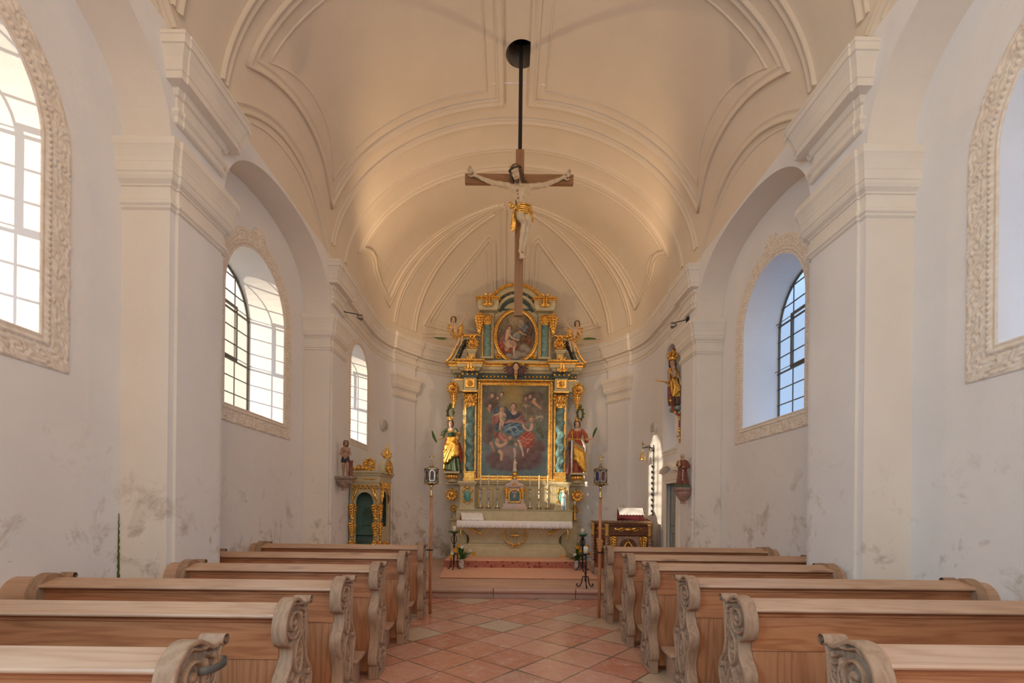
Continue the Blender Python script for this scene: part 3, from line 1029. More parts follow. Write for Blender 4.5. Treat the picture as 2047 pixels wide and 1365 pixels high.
        for ax in range(3):
            o = [1 if i == ax else 0 for i in range(3)]
            A = S[:n[0] - o[0], :n[1] - o[1], :n[2] - o[2]]
            B = S[o[0]:, o[1]:, o[2]:]
            e = np.nonzero(A != B)
            u, v = [i for i in range(3) if i != ax]
            ok = (e[u] > 0) & (e[v] > 0) & (e[u] < n[u] - 1) & (e[v] < n[v] - 1)
            e = [x[ok] for x in e]
            def at(du, dv):
                q = list(e)
                q[u] = q[u] + du
                q[v] = q[v] + dv
                return idx[q[0], q[1], q[2]]
            quad = np.stack([at(-1, -1), at(0, -1), at(0, 0), at(-1, 0)], 1)
            inside = A[e[0], e[1], e[2]]
            flip = inside if ax != 1 else ~inside
            quad[~flip] = quad[~flip][:, ::-1]
            F.append(quad)
        return V, np.concatenate(F)
    def build(self, name, m, parent=None, colf=None, xf=None, **kw):
        V, F = self.mesh()
        cols = None
        if colf is not None:
            cols = colf(V)
        if xf is not None:
            V = xf(V)
        return make(name, V, F, m, parent, cols=cols, **kw)

def spiral(cx, cz, r0, r1, a0, a1, n=22):
    return [(cx + (r0 + (r1 - r0) * i / n) * cos(math.radians(a0 + (a1 - a0) * i / n)), cz + (r0 + (r1 - r0) * i / n) * sin(math.radians(a0 + (a1 - a0) * i / n))) for i in range(n + 1)]

def seg_dist(P, Q, poly, closed=False):
    d = np.full(P.shape, 1e9)
    n = len(poly)
    for i in range(n if closed else n - 1):
        a, b = poly[i], poly[(i + 1) % n]
        ex, ey = b[0] - a[0], b[1] - a[1]
        L = ex * ex + ey * ey + 1e-12
        t = np.clip(((P - a[0]) * ex + (Q - a[1]) * ey) / L, 0, 1)
        d = np.minimum(d, np.hypot(P - a[0] - t * ex, Q - a[1] - t * ey))
    return d

def poly_sdf(P, Q, poly):
    d = seg_dist(P, Q, poly, True)
    ins = np.zeros(P.shape, bool)
    n = len(poly)
    for i in range(n):
        a, b = poly[i], poly[(i + 1) % n]
        if a[1] == b[1]:
            continue
        c = ((a[1] > Q) != (b[1] > Q)) & (P < (b[0] - a[0]) * (Q - a[1]) / (b[1] - a[1]) + a[0])
        ins ^= c
    return np.where(ins, -d, d)

def smooth_poly(pts, n=3):
    for _ in range(n):
        q = []
        m = len(pts)
        for i in range(m):
            a, b = pts[i], pts[(i + 1) % m]
            q += [(a[0] * .75 + b[0] * .25, a[1] * .75 + b[1] * .25), (a[0] * .25 + b[0] * .75, a[1] * .25 + b[1] * .75)]
        pts = q
    return pts

# ---------------------------------------------------------------- pews
def pew_end_mesh():
    near = [(.03, 0), (.03, .115), (.0, .13), (0, .20), (.03, .26), (.065, .33), (.05, .43), (.012, .50), (.0, .56), (.02, .605), (.062, .64), (.078, .70), (.07, .735), (.028, .75), (.006, .79), (0, .845), (.018, .905), (.055, .95), (.10, .975)]
    top = [(.15, .975), (.19, .955), (.225, .932), (.25, .935), (.262, .958), (.285, .960), (.298, .94), (.295, .915), (.272, .898)]
    far = [(.27, .85), (.255, .77), (.25, .70), (.268, .63), (.30, .585), (.335, .54), (.33, .47), (.295, .41), (.275, .33), (.295, .26), (.335, .19), (.34, .13), (.31, .115), (.31, 0)]
    raw = near + top + far
    raw = [raw[0]] + smooth_poly(raw[1:-1], 2)[:-8] + [raw[-1]]
    # chaikin on the open run without closing across the floor
    run = near[1:] + top + far[:-1]
    for _ in range(2):
        q = [run[0]]
        for a, b in zip(run[:-1], run[1:]):
            q += [(a[0] * .75 + b[0] * .25, a[1] * .75 + b[1] * .25), (a[0] * .25 + b[0] * .75, a[1] * .25 + b[1] * .75)]
        q.append(run[-1])
        run = q
    poly = [near[0]] + run + [far[-1]]
    T = 0.075
    h = 0.0045
    vx = Vox((-0.002, -0.01, 0), (T, 0.35, 0.985), h)
    Y, Z = np.meshgrid(vx.ax[1], vx.ax[2], indexing='ij')
    sd = poly_sdf(Y, Z, poly)
    sd = np.maximum(sd, -Z)
    H = np.zeros(Y.shape)
    def stroke(pts, w, hh=1.0):
        nonlocal H
        d = seg_dist(Y, Z, pts)
        H = np.maximum(H, hh * np.sqrt(np.clip(1 - (d / w) ** 2, 0, 1)))
    # raised rim
    H = np.maximum(H, np.clip((sd + 0.022) / 0.005, 0, 1))
    stroke(spiral(.115, .845, .082, .016, 200, 780, 40), .0085)
    stroke(spiral(.115, .845, .012, .0, 0, 10, 2), .017)
    stroke([(.19, .93), (.15, .935), (.11, .95), (.07, .93)], .007)
    for k in range(5):
        a = k * 0.22
        stroke(spiral(.20 + .012 * k, .80 + .03 * k, .045, .012, 120 + 20 * k, 330 + 20 * k, 12), .006, .9)
    stroke([(.235, .90), (.25, .86), (.235, .80), (.205, .77), (.215, .72)], .008)
    stroke([(.16, .75), (.185, .77), (.20, .83), (.19, .88)], .008)
    def lens(cy, cz, a, b, w=.008, petals=6):
        pts = [(cy + a * sin(t) * (abs(sin(t)) ** .3), cz + b * cos(t)) for t in np.linspace(0, 2 * PI, 33)]
        stroke(pts, w)
        for i in range(petals):
            t = 2 * PI * i / petals + .5
            stroke([(cy + .2 * a * cos(t), cz + .2 * b * sin(t)), (cy + .6 * a * cos(t), cz + .55 * b * sin(t))], .009, .85)
    lens(.165, .665, .040, .085)
    lens(.175, .41, .058, .150, .009, 8)
    lens(.17, .13, .045, .085)
    for s, y0 in ((1, .035), (-1, .30)):
        stroke(spiral(y0, .545, .026, .004, 90, 90 + s * 400, 16), .006)
        stroke([(y0 + s * .03, .50), (y0 + s * .05, .44), (y0 + s * .045, .38), (y0 + s * .07, .32), (y0 + s * .05, .26), (y0 + s * .02, .23)], .006, .9)
        stroke(spiral(y0 + s * .02, .19, .028, .005, 270, 270 + s * 380, 16), .006)
    for k in range(9):
        z = .05 + .085 * k
        stroke([(.09, z), (.115, z + .03)], .006, .8)
        stroke([(.255, z + .02), (.235, z + .05)], .006, .8)
    st = 0.12 * (np.sin(Y * 620) * np.sin(Z * 620) > 0.2)
    H = np.maximum(H, st)
    D = 0.026
    face = T - D + D * H
    X = vx.ax[0][:, None, None]
    d = np.maximum(sd[None], X - face[None])
    d = np.maximum(d, -X + 0 * sd[None])
    # round the arris
    a = np.clip(sd[None] + .008, 0, None)
    b = np.clip(X - face[None] + .008, 0, None)
    d = np.where((a > 0) & (b > 0) & (H[None] > .9), np.maximum(d, np.hypot(a, b) - .008), d)
    vx.D = d.astype(np.float32)
    # small roll at the front of the head, right through the board
    vx.cone((-0.0, .278, .938), (T + .004, .278, .938), .022, .022, 0.003)
    vx.cone((T - .002, .278, .938), (T + .012, .278, .938), .009, .009, 0.0, True)
    V, F = vx.mesh()
    return V, F, poly
PEV, PEF, PEPOLY = pew_end_mesh()
_pe = {}
def pew_end(name, parent, x, y, outward, mirror_mat='carved_pine'):
    """outward +1: carved face towards +x"""
    key = outward
    if key not in _pe:
        V = PEV.copy()
        F = PEF.copy()
        if outward < 0:
            V[:, 0] *= -1
            F = F[:, ::-1]
        me = bpy.data.meshes.new('pew_end')
        me.from_pydata(V.tolist(), [], F.tolist())
        me.shade_smooth()
        me.materials.append(MATS['carved_pine'])
        _pe[key] = me
    o = link(bpy.data.objects.new(name, _pe[key]))
    o.parent = parent
    o.location = (x, y, 0)
    return o

def pew(side, yp, xin, xout, label, group, zs=1.0, spacer=True):
    """side -1 left; xin = aisle face, xout = outer face"""
    r = root('church_pew', (side * xin, yp, 0), label, 'pew', group)
    o = side
    y0 = -0.15
    L = xout - xin
    T = .075
    pew_end('carved_end', r, side * T, y0, -side)
    e = pew_end('wall_end', r, side * (L - T), y0, side)
    def loc(mb, name, m, **kw):
        V = [(x * side, y, z * zs) for x, y, z in mb.v]
        F = mb.f if side > 0 else [f[::-1] for f in mb.f]
        return make(name, [(side * xin + x, yp + y, z) for x, y, z in V], F, m, r, smooth=False, **kw)
    b = MB()
    b.add([(x, y, z) for x in (T * .9, L - T * .9) for y, z in ((-.125, .888), (-.13, .898), (-.125, .908), (.0, .943), (.012, .938), (.012, .915), (0.0, .91))],
          [tuple(range(7)), tuple(range(13, 6, -1))] + [(i, 7 + i, 7 + (i + 1) % 7, (i + 1) % 7) for i in range(7)])
    loc(b, 'book_ledge', 'pine_ledge', bev=.004)
    b = MB().box(T * .9, L - T * .9, -.085, -.055, .675, .905)
    b.box(T * .9, L - T * .9, -.093, -.083, .860, .893)
    up = loc(b, 'back_rail', 'pine', bev=.003)
    b = MB()
    nb = max(3, int(L / .52))
    for i in range(nb):
        w = (L - 2 * T) / nb
        b.box(T + i * w + .001, T + (i + 1) * w - .001, -.078, -.058, .06, .674)
    pn = loc(b, 'back_panel', 'pine_upright', bev=.002)
    pn['label'] = 'row of upright pine boards below the back rail'
    b = MB().box(T * .9, L - T * .9, .0, .30, .44, .475)
    loc(b, 'seat', 'pine', bev=.008)
    b = MB()
    pf = [(-.36, .205), (-.372, .215), (-.372, .225), (-.36, .235), (-.10, .235), (-.085, .225), (-.085, .205)]
    xs = T * 1.35
    b.add([(x, y, z) for x in (xs, L - T) for y, z in pf], [tuple(range(7)), tuple(range(13, 6, -1))] + [(i, 7 + i, 7 + (i + 1) % 7, (i + 1) % 7) for i in range(7)])
    for x in (xs + .05, L / 2, L - T - .1):
        b.box(x, x + .03, -.34, -.10, 0.0, .206)
    loc(b, 'kneeler', 'pine_ledge', bev=.003)
    if spacer:
        wall = min(R, L + xin + .30)
    return r

LP = [(1.69, 3.22), (2.48, 3.22), (3.24, 3.17), (4.11, 2.80), (5.13, 3.22), (6.24, 3.27)]
RP = [(1.78, 3.24), (2.68, 3.24), (3.45, 3.26), (4.33, 2.87), (5.12, 3.24), (6.13, 3.27)]
lab_l = ['pine pew at the lower left corner, carved end with a small iron band',
         'pine pew second from the front of the picture on the left of the aisle',
         'pine pew on the left whose wall end stands free before the near pillar',
         'shorter pine pew on the left ending against the near pillar',
         'pine pew on the left just behind the foremost one, wall end hidden by the pillar',
         'pine pew on the left nearest the altar, with a lantern pole strapped to it']
lab_r = ['pine pew at the lower right corner showing its big carved scroll head',
         'pine pew second from the front of the picture on the right of the aisle',
         'pine pew on the right whose wall end stands free before the near pillar',
         'shorter pine pew on the right ending against the near pillar',
         'pine pew on the right just behind the foremost one, wall end hidden by the pillar',
         'pine pew on the right nearest the ambo, with a lantern pole strapped to it']
for (y, xo), lb in zip(LP, lab_l):
    pews_l = pew(-1, y, 1.13, xo, lb, 'pews left of the aisle')
for (y, xo), lb in zip(RP, lab_r):
    pew(1, y, 1.20, xo, lb, 'pews right of the aisle', 1.015)
# tan boards fixed on the wall behind the outer pew ends
for side, rows in ((-1, LP), (1, RP)):
    for k in (2, 3, 5):
        y, xo = rows[k]
        wx = R if k in (2,) else (W - .04 if k == 3 else R)
        b = MB()
        pts = [(p[0] + y - .15 + .012, p[1] * .97) for p in PEPOLY]
        b.prism(pts, side * (xo + .004), side * (wx + .001), 'yz')
        o = b.build('wall_board', 'pine_ledge', smooth=False)
        tag(o, 'tan wooden board on the wall behind the end of the %s pew on the %s' % ({2: 'third nearest', 3: 'pillar-side', 5: 'foremost'}[k], 'left' if side < 0 else 'right'), 'board', 'boards between pew ends and wall')
# iron band left hanging on the near left pew head
b = MB()
ring = []
ctr = (-1.105, 1.69 + .02, .875)
for r_ in (.052, .055):
    for z in (-.014, .014):
        ring.append([(ctr[0] + r_ * .55 * cos(a), ctr[1] + r_ * 1.3 * sin(a), ctr[2] + z) for a in np.linspace(-1.9, 1.9, 22)])
b.loft([ring[0], ring[1], ring[3], ring[2], ring[0]], cap=False, close=False)
o = b.build('iron_band', 'lead')
tag(o, 'small bent dark metal band stuck on the carved head of the nearest left pew', 'metal band')

# ---------------------------------------------------------------- windows: stucco frames, glazing bars, panes
def frame_relief(w, X, sx, width, ds=0.0085, na=30, name='stucco_frame', parent=None, relief=0.024):
    def outline(o):
        hw, zb, rs = w['hw'] + o, w['zb'] - o, w['rise'] + o
        n1 = int((w['zs'] - w['zb'] + width) / ds)
        n2 = int(PI * (w['hw'] + width / 2) / ds)
        n3 = int(2 * (w['hw'] + width) / ds)
        A = [(w['yc'] - hw, zb + (w['zs'] - zb) * k / n1) for k in range(n1)]
        A += arc(w['yc'], w['zs'], hw, rs, 180, 0, n2)[:-1]
        A += [(w['yc'] + hw, w['zs'] - (w['zs'] - zb) * k / n1) for k in range(n1)]
        A += [(w['yc'] + hw - 2 * hw * k / n3, zb) for k in range(n3)]
        return np.array(A)
    mid = outline(width / 2)
    seg = np.hypot(*(np.roll(mid, -1, 0) - mid).T)
    s = np.concatenate([[0], np.cumsum(seg)[:-1]])
    L = seg.sum()
    Lc = L / round(L / (width * .72))
    q = s / Lc
    cell = np.floor(q)
    u = (q - cell - .5) * Lc
    V = []
    cols = []
    for j in range(na + 1):
        f = j / na
        o = f * width
        P = outline(o)
        v = (f - .66) * width
        if f < 0.10:
            hgt = np.full(len(P), .012)
        elif f < .17:
            hgt = np.full(len(P), .004)
        elif f < .31:
            x = (f - .24) / .07
            hgt = .004 + .024 * math.sqrt(max(0, 1 - x * x)) * np.abs(np.sin(PI * (s / .045 + x * .2))) ** .7
        elif f < .35:
            hgt = np.full(len(P), .004)
        elif f > .965:
            hgt = np.full(len(P), 0.0 if j == na else .012)
        else:
            vv = v + .02 * np.sin(PI * cell)
            sg = np.where(cell % 2 == 0, 1.0, -1.0)
            r = np.hypot(u, vv * 1.0)
            th = np.arctan2(vv, u) * sg
            sp = .5 + .5 * np.cos(2 * PI * r / (.036 * width / .23) + th)
            leaf = np.abs(np.sin(5 * th + 60 * r)) ** .5
            edge = np.clip(r / (width * .33), 0, 1)
            hgt = .004 + relief * (sp * (1 - edge) + leaf * edge * .8)
            hgt = hgt * (.8 + .35 * np.sin(s * 37) * np.sin(s * 13))
        if j == 0:
            hgt = hgt * 0
        V.append(np.stack([sx * (X - hgt), P[:, 0], P[:, 1]], 1))
    n = len(V[0])
    F = []
    for j in range(na):
        a = j * n + np.arange(n)
        b = j * n + (np.arange(n) + 1) % n
        q4 = np.stack([a, b, b + n, a + n], 1)
        F.append(q4 if sx < 0 else q4[:, ::-1])
    return make(name, np.concatenate(V), np.concatenate(F), 'stucco_relief', parent, org=(0, 0, 0))

def glazing(w, X, sx, par, k=0.96, cols=4, casement=True):
    hw, zb, zs, rs, yc = w['hw'] * k, w['zb'] + .10, w['zs'], w['rise'] * k, w['yc']
    top = lambda y: zs + rs * math.sqrt(max(0, 1 - ((y - yc) / hw) ** 2))
    b = MB()
    o = opening(yc, hw - .012, zb + .012, zs, rs - .012)
    pts = [(sx * X, y, z) for y, z in o]
    b.surf_sweep(pts, [(-sx, 0, 0)] * len(pts), [(-.010, -.012), (-.010, .012), (.010, .012), (.010, -.012), (-.010, -.012)], True)
    rows = int((zs + rs - zb) / .235)
    for i in range(1, rows + 1):
        z = zb + (zs + rs - zb) * i / (rows + .6)
        dy = hw if z < zs else hw * math.sqrt(max(0, 1 - ((z - zs) / rs) ** 2))
        if dy > .05:
            b.tube([(sx * (X - .012), yc - dy, z), (sx * (X - .012), yc + dy, z)], .009 if i % 3 else .014, 8)
            if i in (3, 6):
                b.tube([(sx * (X - .05), yc - dy, z + .03), (sx * (X - .05), yc + dy, z + .03)], .006, 6)
    for j in range(1, cols):
        y = yc - hw + 2 * hw * j / cols
        b.tube([(sx * X, y, zb), (sx * X, y, top(y))], .008, 8)
    bars = b.build('glazing_bars', 'window_iron', par)
    if casement:
        c = MB()
        y0, y1 = yc - hw * .5, yc + hw * .5
        z0, z1 = zb + .70, zb + 1.42
        P4 = [(sx * (X - .02), y0, z0), (sx * (X - .02), y1, z0), (sx * (X - .02), y1, z1), (sx * (X - .02), y0, z1)]
        c.surf_sweep(P4, [(-sx, 0, 0)] * 4, [(-.016, -.01), (-.016, .014), (.016, .014), (.016, -.01), (-.016, -.01)], True)
        c.build('casement', 'window_iron', par, smooth=False)
    g = MB()
    o = opening(yc, hw, zb, zs, rs)
    g.add([(sx * (X + .006), y, z) for y, z in o], [tuple(range(len(o)))])
    g.build('pane', 'pane_glass', par, smooth=False)

wn_i = 1
for w, X, G, width, sides in ((WINS[0], R, GL, .23, (-1, 1)), (WINS[1], R, GL, .22, (-1, 1)), (W3, W, W + .5, .12, (-1,))):
    for sx in sides:
        fr = frame_relief(w, X - .001, sx, width, name='window_%d' % wn_i, ds=.0085 if width > .2 else .009, na=30 if width > .2 else 16, relief=.026 if width > .2 else .010)
        fr['kind'] = 'structure'
        glazing(w, G, sx, fr, .96 if w is not W3 else .97, 4 if w is not W3 else 3)
        wn_i += 1
fr = frame_relief(NICHE, W - .001, 1, .10, name='trim_%d' % n_trim[0], ds=.009, na=14, relief=.007)
n_trim[0] += 1
fr['kind'] = 'structure'
fr.data.materials[0] = MATS['stucco']
# shell ornaments over the middle windows, the choir window and the niche
for w, X, sx in ((WINS[1], R, -1), (WINS[1], R, 1), (W3, W, -1), (NICHE, W, 1)):
    big = w is WINS[1]
    s = 1.0 if big else .55
    yc, z0 = w['yc'], w['zs'] + w['rise'] + (.20 if big else .10)
    vx = Vox((-.03, -.20 * s, -.08 * s), (.05, .20 * s, .16 * s), .006)
    for i in range(7):
        a = math.radians(20 + 140 * i / 6)
        vx.cone((0, .02 * s * cos(a), 0), (.015, .13 * s * cos(a), .12 * s * sin(a)), .012 * s, .018 * s, .006)
    for q in (-1, 1):
        vx.path([(.008, q * y, z) for y, z in spiral(.13 * s, .0, .05 * s, .008 * s, 180, 560, 16)], .012 * s, .008 * s, .004)
    V, F = vx.mesh()
    V = np.stack([sx * (X - V[:, 0]), V[:, 1] + yc, V[:, 2] + z0], 1)
    o = struct('trim_%d' % n_trim[0], V, F if sx < 0 else F[:, ::-1], 'stucco_relief')
    n_trim[0] += 1
# ---------------------------------------------------------------- crucifix hanging from the vault
def skin_cols(V, skin, spots=(), shade=None):
    c = np.tile(np.array(skin, float), (len(V), 1))
    for (p, r, col) in spots:
        d = np.linalg.norm(V - np.array(p), axis=1)
        t = np.clip(1.5 - d / r, 0, 1)[:, None]
        c = c * (1 - t) + np.array(col) * t
    return c

def rotm(yaw=0, tilt=0, nod=0):
    """yaw about z, tilt about the facing axis, nod forwards (positive looks down)"""
    cy, sy = cos(yaw), sin(yaw)
    ct, st = cos(tilt), sin(tilt)
    cn, sn = cos(nod), sin(nod)
    Rz = np.array([[cy, -sy, 0], [sy, cy, 0], [0, 0, 1]])
    Rt = np.array([[ct, 0, st], [0, 1, 0], [-st, 0, ct]])
    Rn = np.array([[1, 0, 0], [0, cn, -sn], [0, sn, cn]])
    return Rz @ Rt @ Rn

def head(vx, c, s, Rm, neck=None, ears=True):
    c = np.array(c, float)
    P = lambda x, y, z: c + s * (Rm @ np.array([x, y, z]))
    vx.ell(P(0, .012, .025), np.array([.074, .090, .092]) * s, .01)
    vx.ell(P(0, -.022, -.050), np.array([.054, .058, .062]) * s, .02 * s + .002)
    vx.cone(P(-.038, -.072, .030), P(.038, -.072, .030), .012 * s, .012 * s, .008 * s)
    vx.cone(P(0, -.080, .020), P(0, -.108, -.026), .007 * s, .012 * s, .006 * s)
    for q in (-1, 1):
        vx.ell(P(.030 * q, -.094, .008), np.array([.016, .012, .010]) * s, .0, True)
        vx.ell(P(.030 * q, -.074, .006), np.array([.014, .013, .011]) * s, .002)
        vx.ell(P(.036 * q, -.055, -.030), np.array([.022, .022, .020]) * s, .012 * s)
        if ears:
            vx.ell(P(.076 * q, .012, -.005), np.array([.010, .020, .030]) * s, .004)
    vx.cone(P(-.016, -.083, -.062), P(.016, -.083, -.062), .009 * s, .009 * s, .004 * s)
    vx.ell(P(0, -.072, -.096), np.array([.020, .018, .017]) * s, .010 * s)
    if neck is not None:
        vx.cone(P(0, .022, -.06), neck, .046 * s, .052 * s, .018 * s)
    return P

def face_spots(P, s, lips=(.55, .18, .14)):
    return [(P(-.030, -.090, .008), .011 * s, (.08, .05, .04)), (P(.030, -.090, .008), .011 * s, (.08, .05, .04)),
            (P(-.032, -.088, .040), .010 * s, (.25, .15, .10)), (P(.032, -.088, .040), .010 * s, (.25, .15, .10)),
            (P(0, -.094, -.062), .014 * s, lips)]

def hand(vx, wrist, d, up, s, curl=0.3, side=1):
    """palm and five unequal fingers; d points along the hand, up is the back of the hand"""
    d = np.array(d, float); d /= np.linalg.norm(d)
    up = np.array(up, float); up -= d * (up @ d); up /= np.linalg.norm(up)
    b = np.cross(d, up) * side
    w = np.array(wrist, float)
    vx.cone(w, w + d * .05 * s, .020 * s, .024 * s, .01 * s)
    for q in (-.6, .6):
        vx.cone(w + d * .02 * s, w + d * .075 * s + b * .024 * s * q, .018 * s, .017 * s, .01 * s)
    L = (.062, .074, .080, .070)
    for i in range(4):
        off = (i - 1.5) * .019 * s
        a = w + d * .078 * s + b * off
        c1 = curl * .9
        dd = d * cos(c1) - up * sin(c1)
        m = a + dd * L[3 - i] * .5 * s
        c2 = curl * 2.1
        de = d * cos(c2) - up * sin(c2)
        vx.cone(a, m, .0095 * s, .0088 * s, .004 * s)
        vx.cone(m, m + de * L[3 - i] * .5 * s, .0088 * s, .0070 * s, .003 * s)
    t0 = w + d * .025 * s + b * .022 * s
    t1 = t0 + (d * .55 + b * .75 - up * .25) * .042 * s
    vx.cone(t0, t1, .012 * s, .0105 * s, .005 * s)
    vx.cone(t1, t1 + (d * .85 + b * .2 - up * .3) * .034 * s, .0105 * s, .008 * s, .003 * s)

CX, CY = 0.055, 6.60
cr = root('crucifix', (CX, CY, 4.07), 'large wooden crucifix hanging in mid air on a black rod from the vault', 'crucifix')
b = MB().box(CX - .058, CX + .058, CY - .03, CY + .03, 4.07, 6.345)
b.build('cross_upright', 'cross_wood', cr, smooth=False, bev=.003)
b = MB().box(CX - .75, CX - .0585, CY - .032, CY + .028, 5.875, 6.005).box(CX + .0585, CX + .735, CY - .032, CY + .028, 5.875, 6.005)
b = MB().box(CX - .75, CX + .735, CY - .034, CY + .026, 5.875, 6.005)
mw = wood('cross_wood_beam', (0.33, 0.165, 0.075), (0.40, 0.21, 0.10), (0.24, 0.11, 0.05), 0, 0.5, False)
b.build('cross_beam', 'cross_wood_beam', cr, smooth=False, bev=.003)
o = MB().box(CX - .026, CX + .026, CY - .026, CY + .026, 6.34, 8.65).build('hanging_rod', 'iron', cr, smooth=False)
o['label'] = 'black iron hanging rod'
def cz(x, y, dy=0.0):                    # corpus landmarks measured on the cross itself
    return (CX + (x - 693) * .00136, CY - .10 + dy, 6.42 - y * .00136)
vx = Vox((CX - .72, CY - .30, 4.70), (CX + .70, CY + .02, 6.12), .0062)
hc = cz(652, 378, -.09)
Rh = rotm(-.35, -.22, .42)
P = head(vx, hc, .88, Rh, cz(680, 470, -.005))
# torso
for x, y, dy, r in ((640, 505, -.01, (.072, .062, .075)), (745, 505, -.01, (.072, .062, .075)), (700, 490, 0, (.095, .055, .06)), (706, 560, -.012, (.092, .066, .085)),
                    (716, 625, -.01, (.066, .048, .080)), (724, 690, -.005, (.080, .058, .075))):
    vx.ell(cz(x, y, dy), r, .03)
for i in range(4):                       # rib cage and collar bones
    y = 560 + i * 17
    for q in (-1, 1):
        vx.path([cz(704 + q * 22, y - 8, -.070), cz(704 + q * 46, y + 2, -.056)], .007, .006, .012)
for q in (-1, 1):
    vx.cone(cz(700 + q * 8, 468, -.05), cz(700 + q * 62, 462, -.03), .008, .009, .012)
    vx.ell(cz(700 + q * 34, 512, -.058), (.042, .020, .032), .02)
# arms
vx.path([cz(625, 480, -.0), cz(580, 462, .0), cz(500, 442, .01), cz(430, 425, .02)], .040, .032, .02)
vx.path([cz(430, 425, .02), cz(380, 402, .025), cz(320, 378, .03), cz(258, 348, .035)], .032, .019, .012)
vx.path([cz(760, 478, -.0), cz(800, 468, .0), cz(880, 452, .01), cz(945, 438, .02)], .040, .032, .02)
vx.path([cz(945, 438, .02), cz(1000, 412, .025), cz(1060, 388, .03), cz(1112, 362, .035)], .032, .019, .012)
hand(vx, cz(254, 346, .037), (-.75, -.1, .62), (0, .9, .2), 1.0, .55, 1)
hand(vx, cz(1116, 360, .037), (.75, -.1, .42), (0, .9, .2), 1.0, .55, -1)
# legs
vx.path([cz(690, 715, -.01), cz(705, 790, -.05), cz(738, 860, -.085)], .062, .043, .03)
vx.path([cz(738, 860, -.085), cz(728, 930, -.058), cz(716, 1010, -.02), cz(706, 1105, .012)], .042, .023, .012)
vx.ell(cz(732, 930, -.035), (.034, .038, .07), .02)
vx.path([cz(762, 715, .0), cz(775, 790, -.02), cz(782, 855, -.05)], .060, .041, .03)
vx.path([cz(782, 855, -.05), cz(768, 930, -.02), cz(745, 1020, .01), cz(722, 1110, .03)], .038, .022, .012)
for (a, e, dy) in (((704, 1105), (728, 1178), .0), ((722, 1118), (712, 1180), .03)):
    vx.path([cz(*a, dy), cz((a[0] + e[0]) / 2, (a[1] + e[1]) / 2 + 4, dy - .035), cz(*e, dy - .045)], .024, .021, .012)
for i in range(5):
    vx.cone(cz(714 + i * 8, 1176 - i * 2, -.045), cz(722 + i * 9, 1202 - i * 3, -.058), .0105 - .001 * i, .008, .003)
skin = (.70, .53, .34)
sp = [(P(q * .030, -.092, .004), .009, (.40, .25, .16)) for q in (-1, 1)] + [(P(0, -.094, -.062), .012, (.50, .24, .18))] + [(cz(668, 540, -.07), .016, (.35, .05, .03)), (cz(674, 575, -.07), .013, (.50, .16, .09)), (cz(678, 610, -.06), .013, (.5, .18, .1)), (cz(682, 645, -.05), .012, (.5, .2, .12)),
      (cz(222, 330, .02), .016, (.20, .06, .04)), (cz(1150, 340, .02), .016, (.20, .06, .04)), (cz(728, 1138, -.06), .018, (.12, .04, .03)), (cz(735, 870, -.12), .02, (.58, .38, .28))]
vx.build('corpus', 'painted', cr, colf=lambda V: skin_cols(V, skin, sp))
# hair, beard and crown of thorns
vx = Vox((CX - .25, CY - .33, 5.70), (CX + .12, CY + .02, 6.10), .006)
Ph = lambda x, y, z: np.array(hc) + .88 * (Rh @ np.array([x, y, z]))
vx.ell(Ph(0, .03, .045), (.072, .080, .072), .01)
for q in (-1, 1):
    for k in range(5):
        a = Ph(q * (.068 + .004 * k), -.03 + .02 * k, .02)
        vx.path([a, Ph(q * .085, -.03 + .025 * k, -.05), Ph(q * .075, -.02 + .03 * k, -.10), Ph(q * (.07 + .010 * k), -.01 + .03 * k, -.145)], .017, .008, .003)
vx.ell(Ph(0, -.060, -.115), (.030, .024, .030), .01)
for k in range(4):
    vx.cone(Ph(-.018 + .012 * k, -.080, -.105), Ph(-.012 + .008 * k, -.075, -.135), .009, .005, .004)
vx.build('hair', mat('brown_hair', (.11, .055, .03), .6, bmp=.5, bscale=90), cr)
b = MB()
for k in range(3):
    pts = [Ph((.085 + .006 * k) * cos(a), .012 + (.098 + .004 * k) * sin(a), .055 + .008 * sin(5 * a + 2 * k)) for a in np.linspace(0, 2 * PI, 41)]
    b.tube(pts, .0065, 6)
b.build('thorn_crown', mat('thorn', (.10, .07, .035), .8), cr)
# gilded loincloth with a knot and hanging end
vx = Vox((CX - .22, CY - .24, 5.12), (CX + .24, CY + .02, 5.58), .006)
vx.ell(cz(728, 708, -.005), (.094, .070, .050), .01)
for k in range(5):
    y0 = 668 + k * 20
    vx.path([cz(648, 700 + k * 3, -.06), cz(690, y0 + 8, -.088), cz(745, y0 + 8 + k, -.085), cz(805, y0 + 6 + 3 * k, -.05)], .010, .013, .003)
for k in range(5):
    x0 = 770 + k * 12
    vx.path([cz(x0 - 8, 700, -.075 + .012 * k), cz(x0, 750, -.085 + .014 * k), cz(x0 + 4, 800 + 8 * k - 14 * abs(k - 3), -.075 + .014 * k)], .012, .013, .003)
for k in range(5):
    vx.path([cz(640, 700, -.06), cz(640 + 6 * k - 10, 770, -.05 + .008 * k), cz(622 + 8 * k, 840, -.03), cz(612 + 9 * k, 890 + 10 * (2 - abs(k - 2)), -.02)], .013, .016, .006)
vx.path([cz(650, 700, -.06), cz(625, 690, -.075), cz(600, 668, -.07)], .018, .020, .006)
vx.path([cz(650, 700, -.06), cz(622, 704, -.075), cz(598, 708, -.07)], .016, .015, .006)
vx.ell(cz(632, 700, -.07), (.02, .02, .02), .006)
vx.build('loincloth', 'gold', cr)

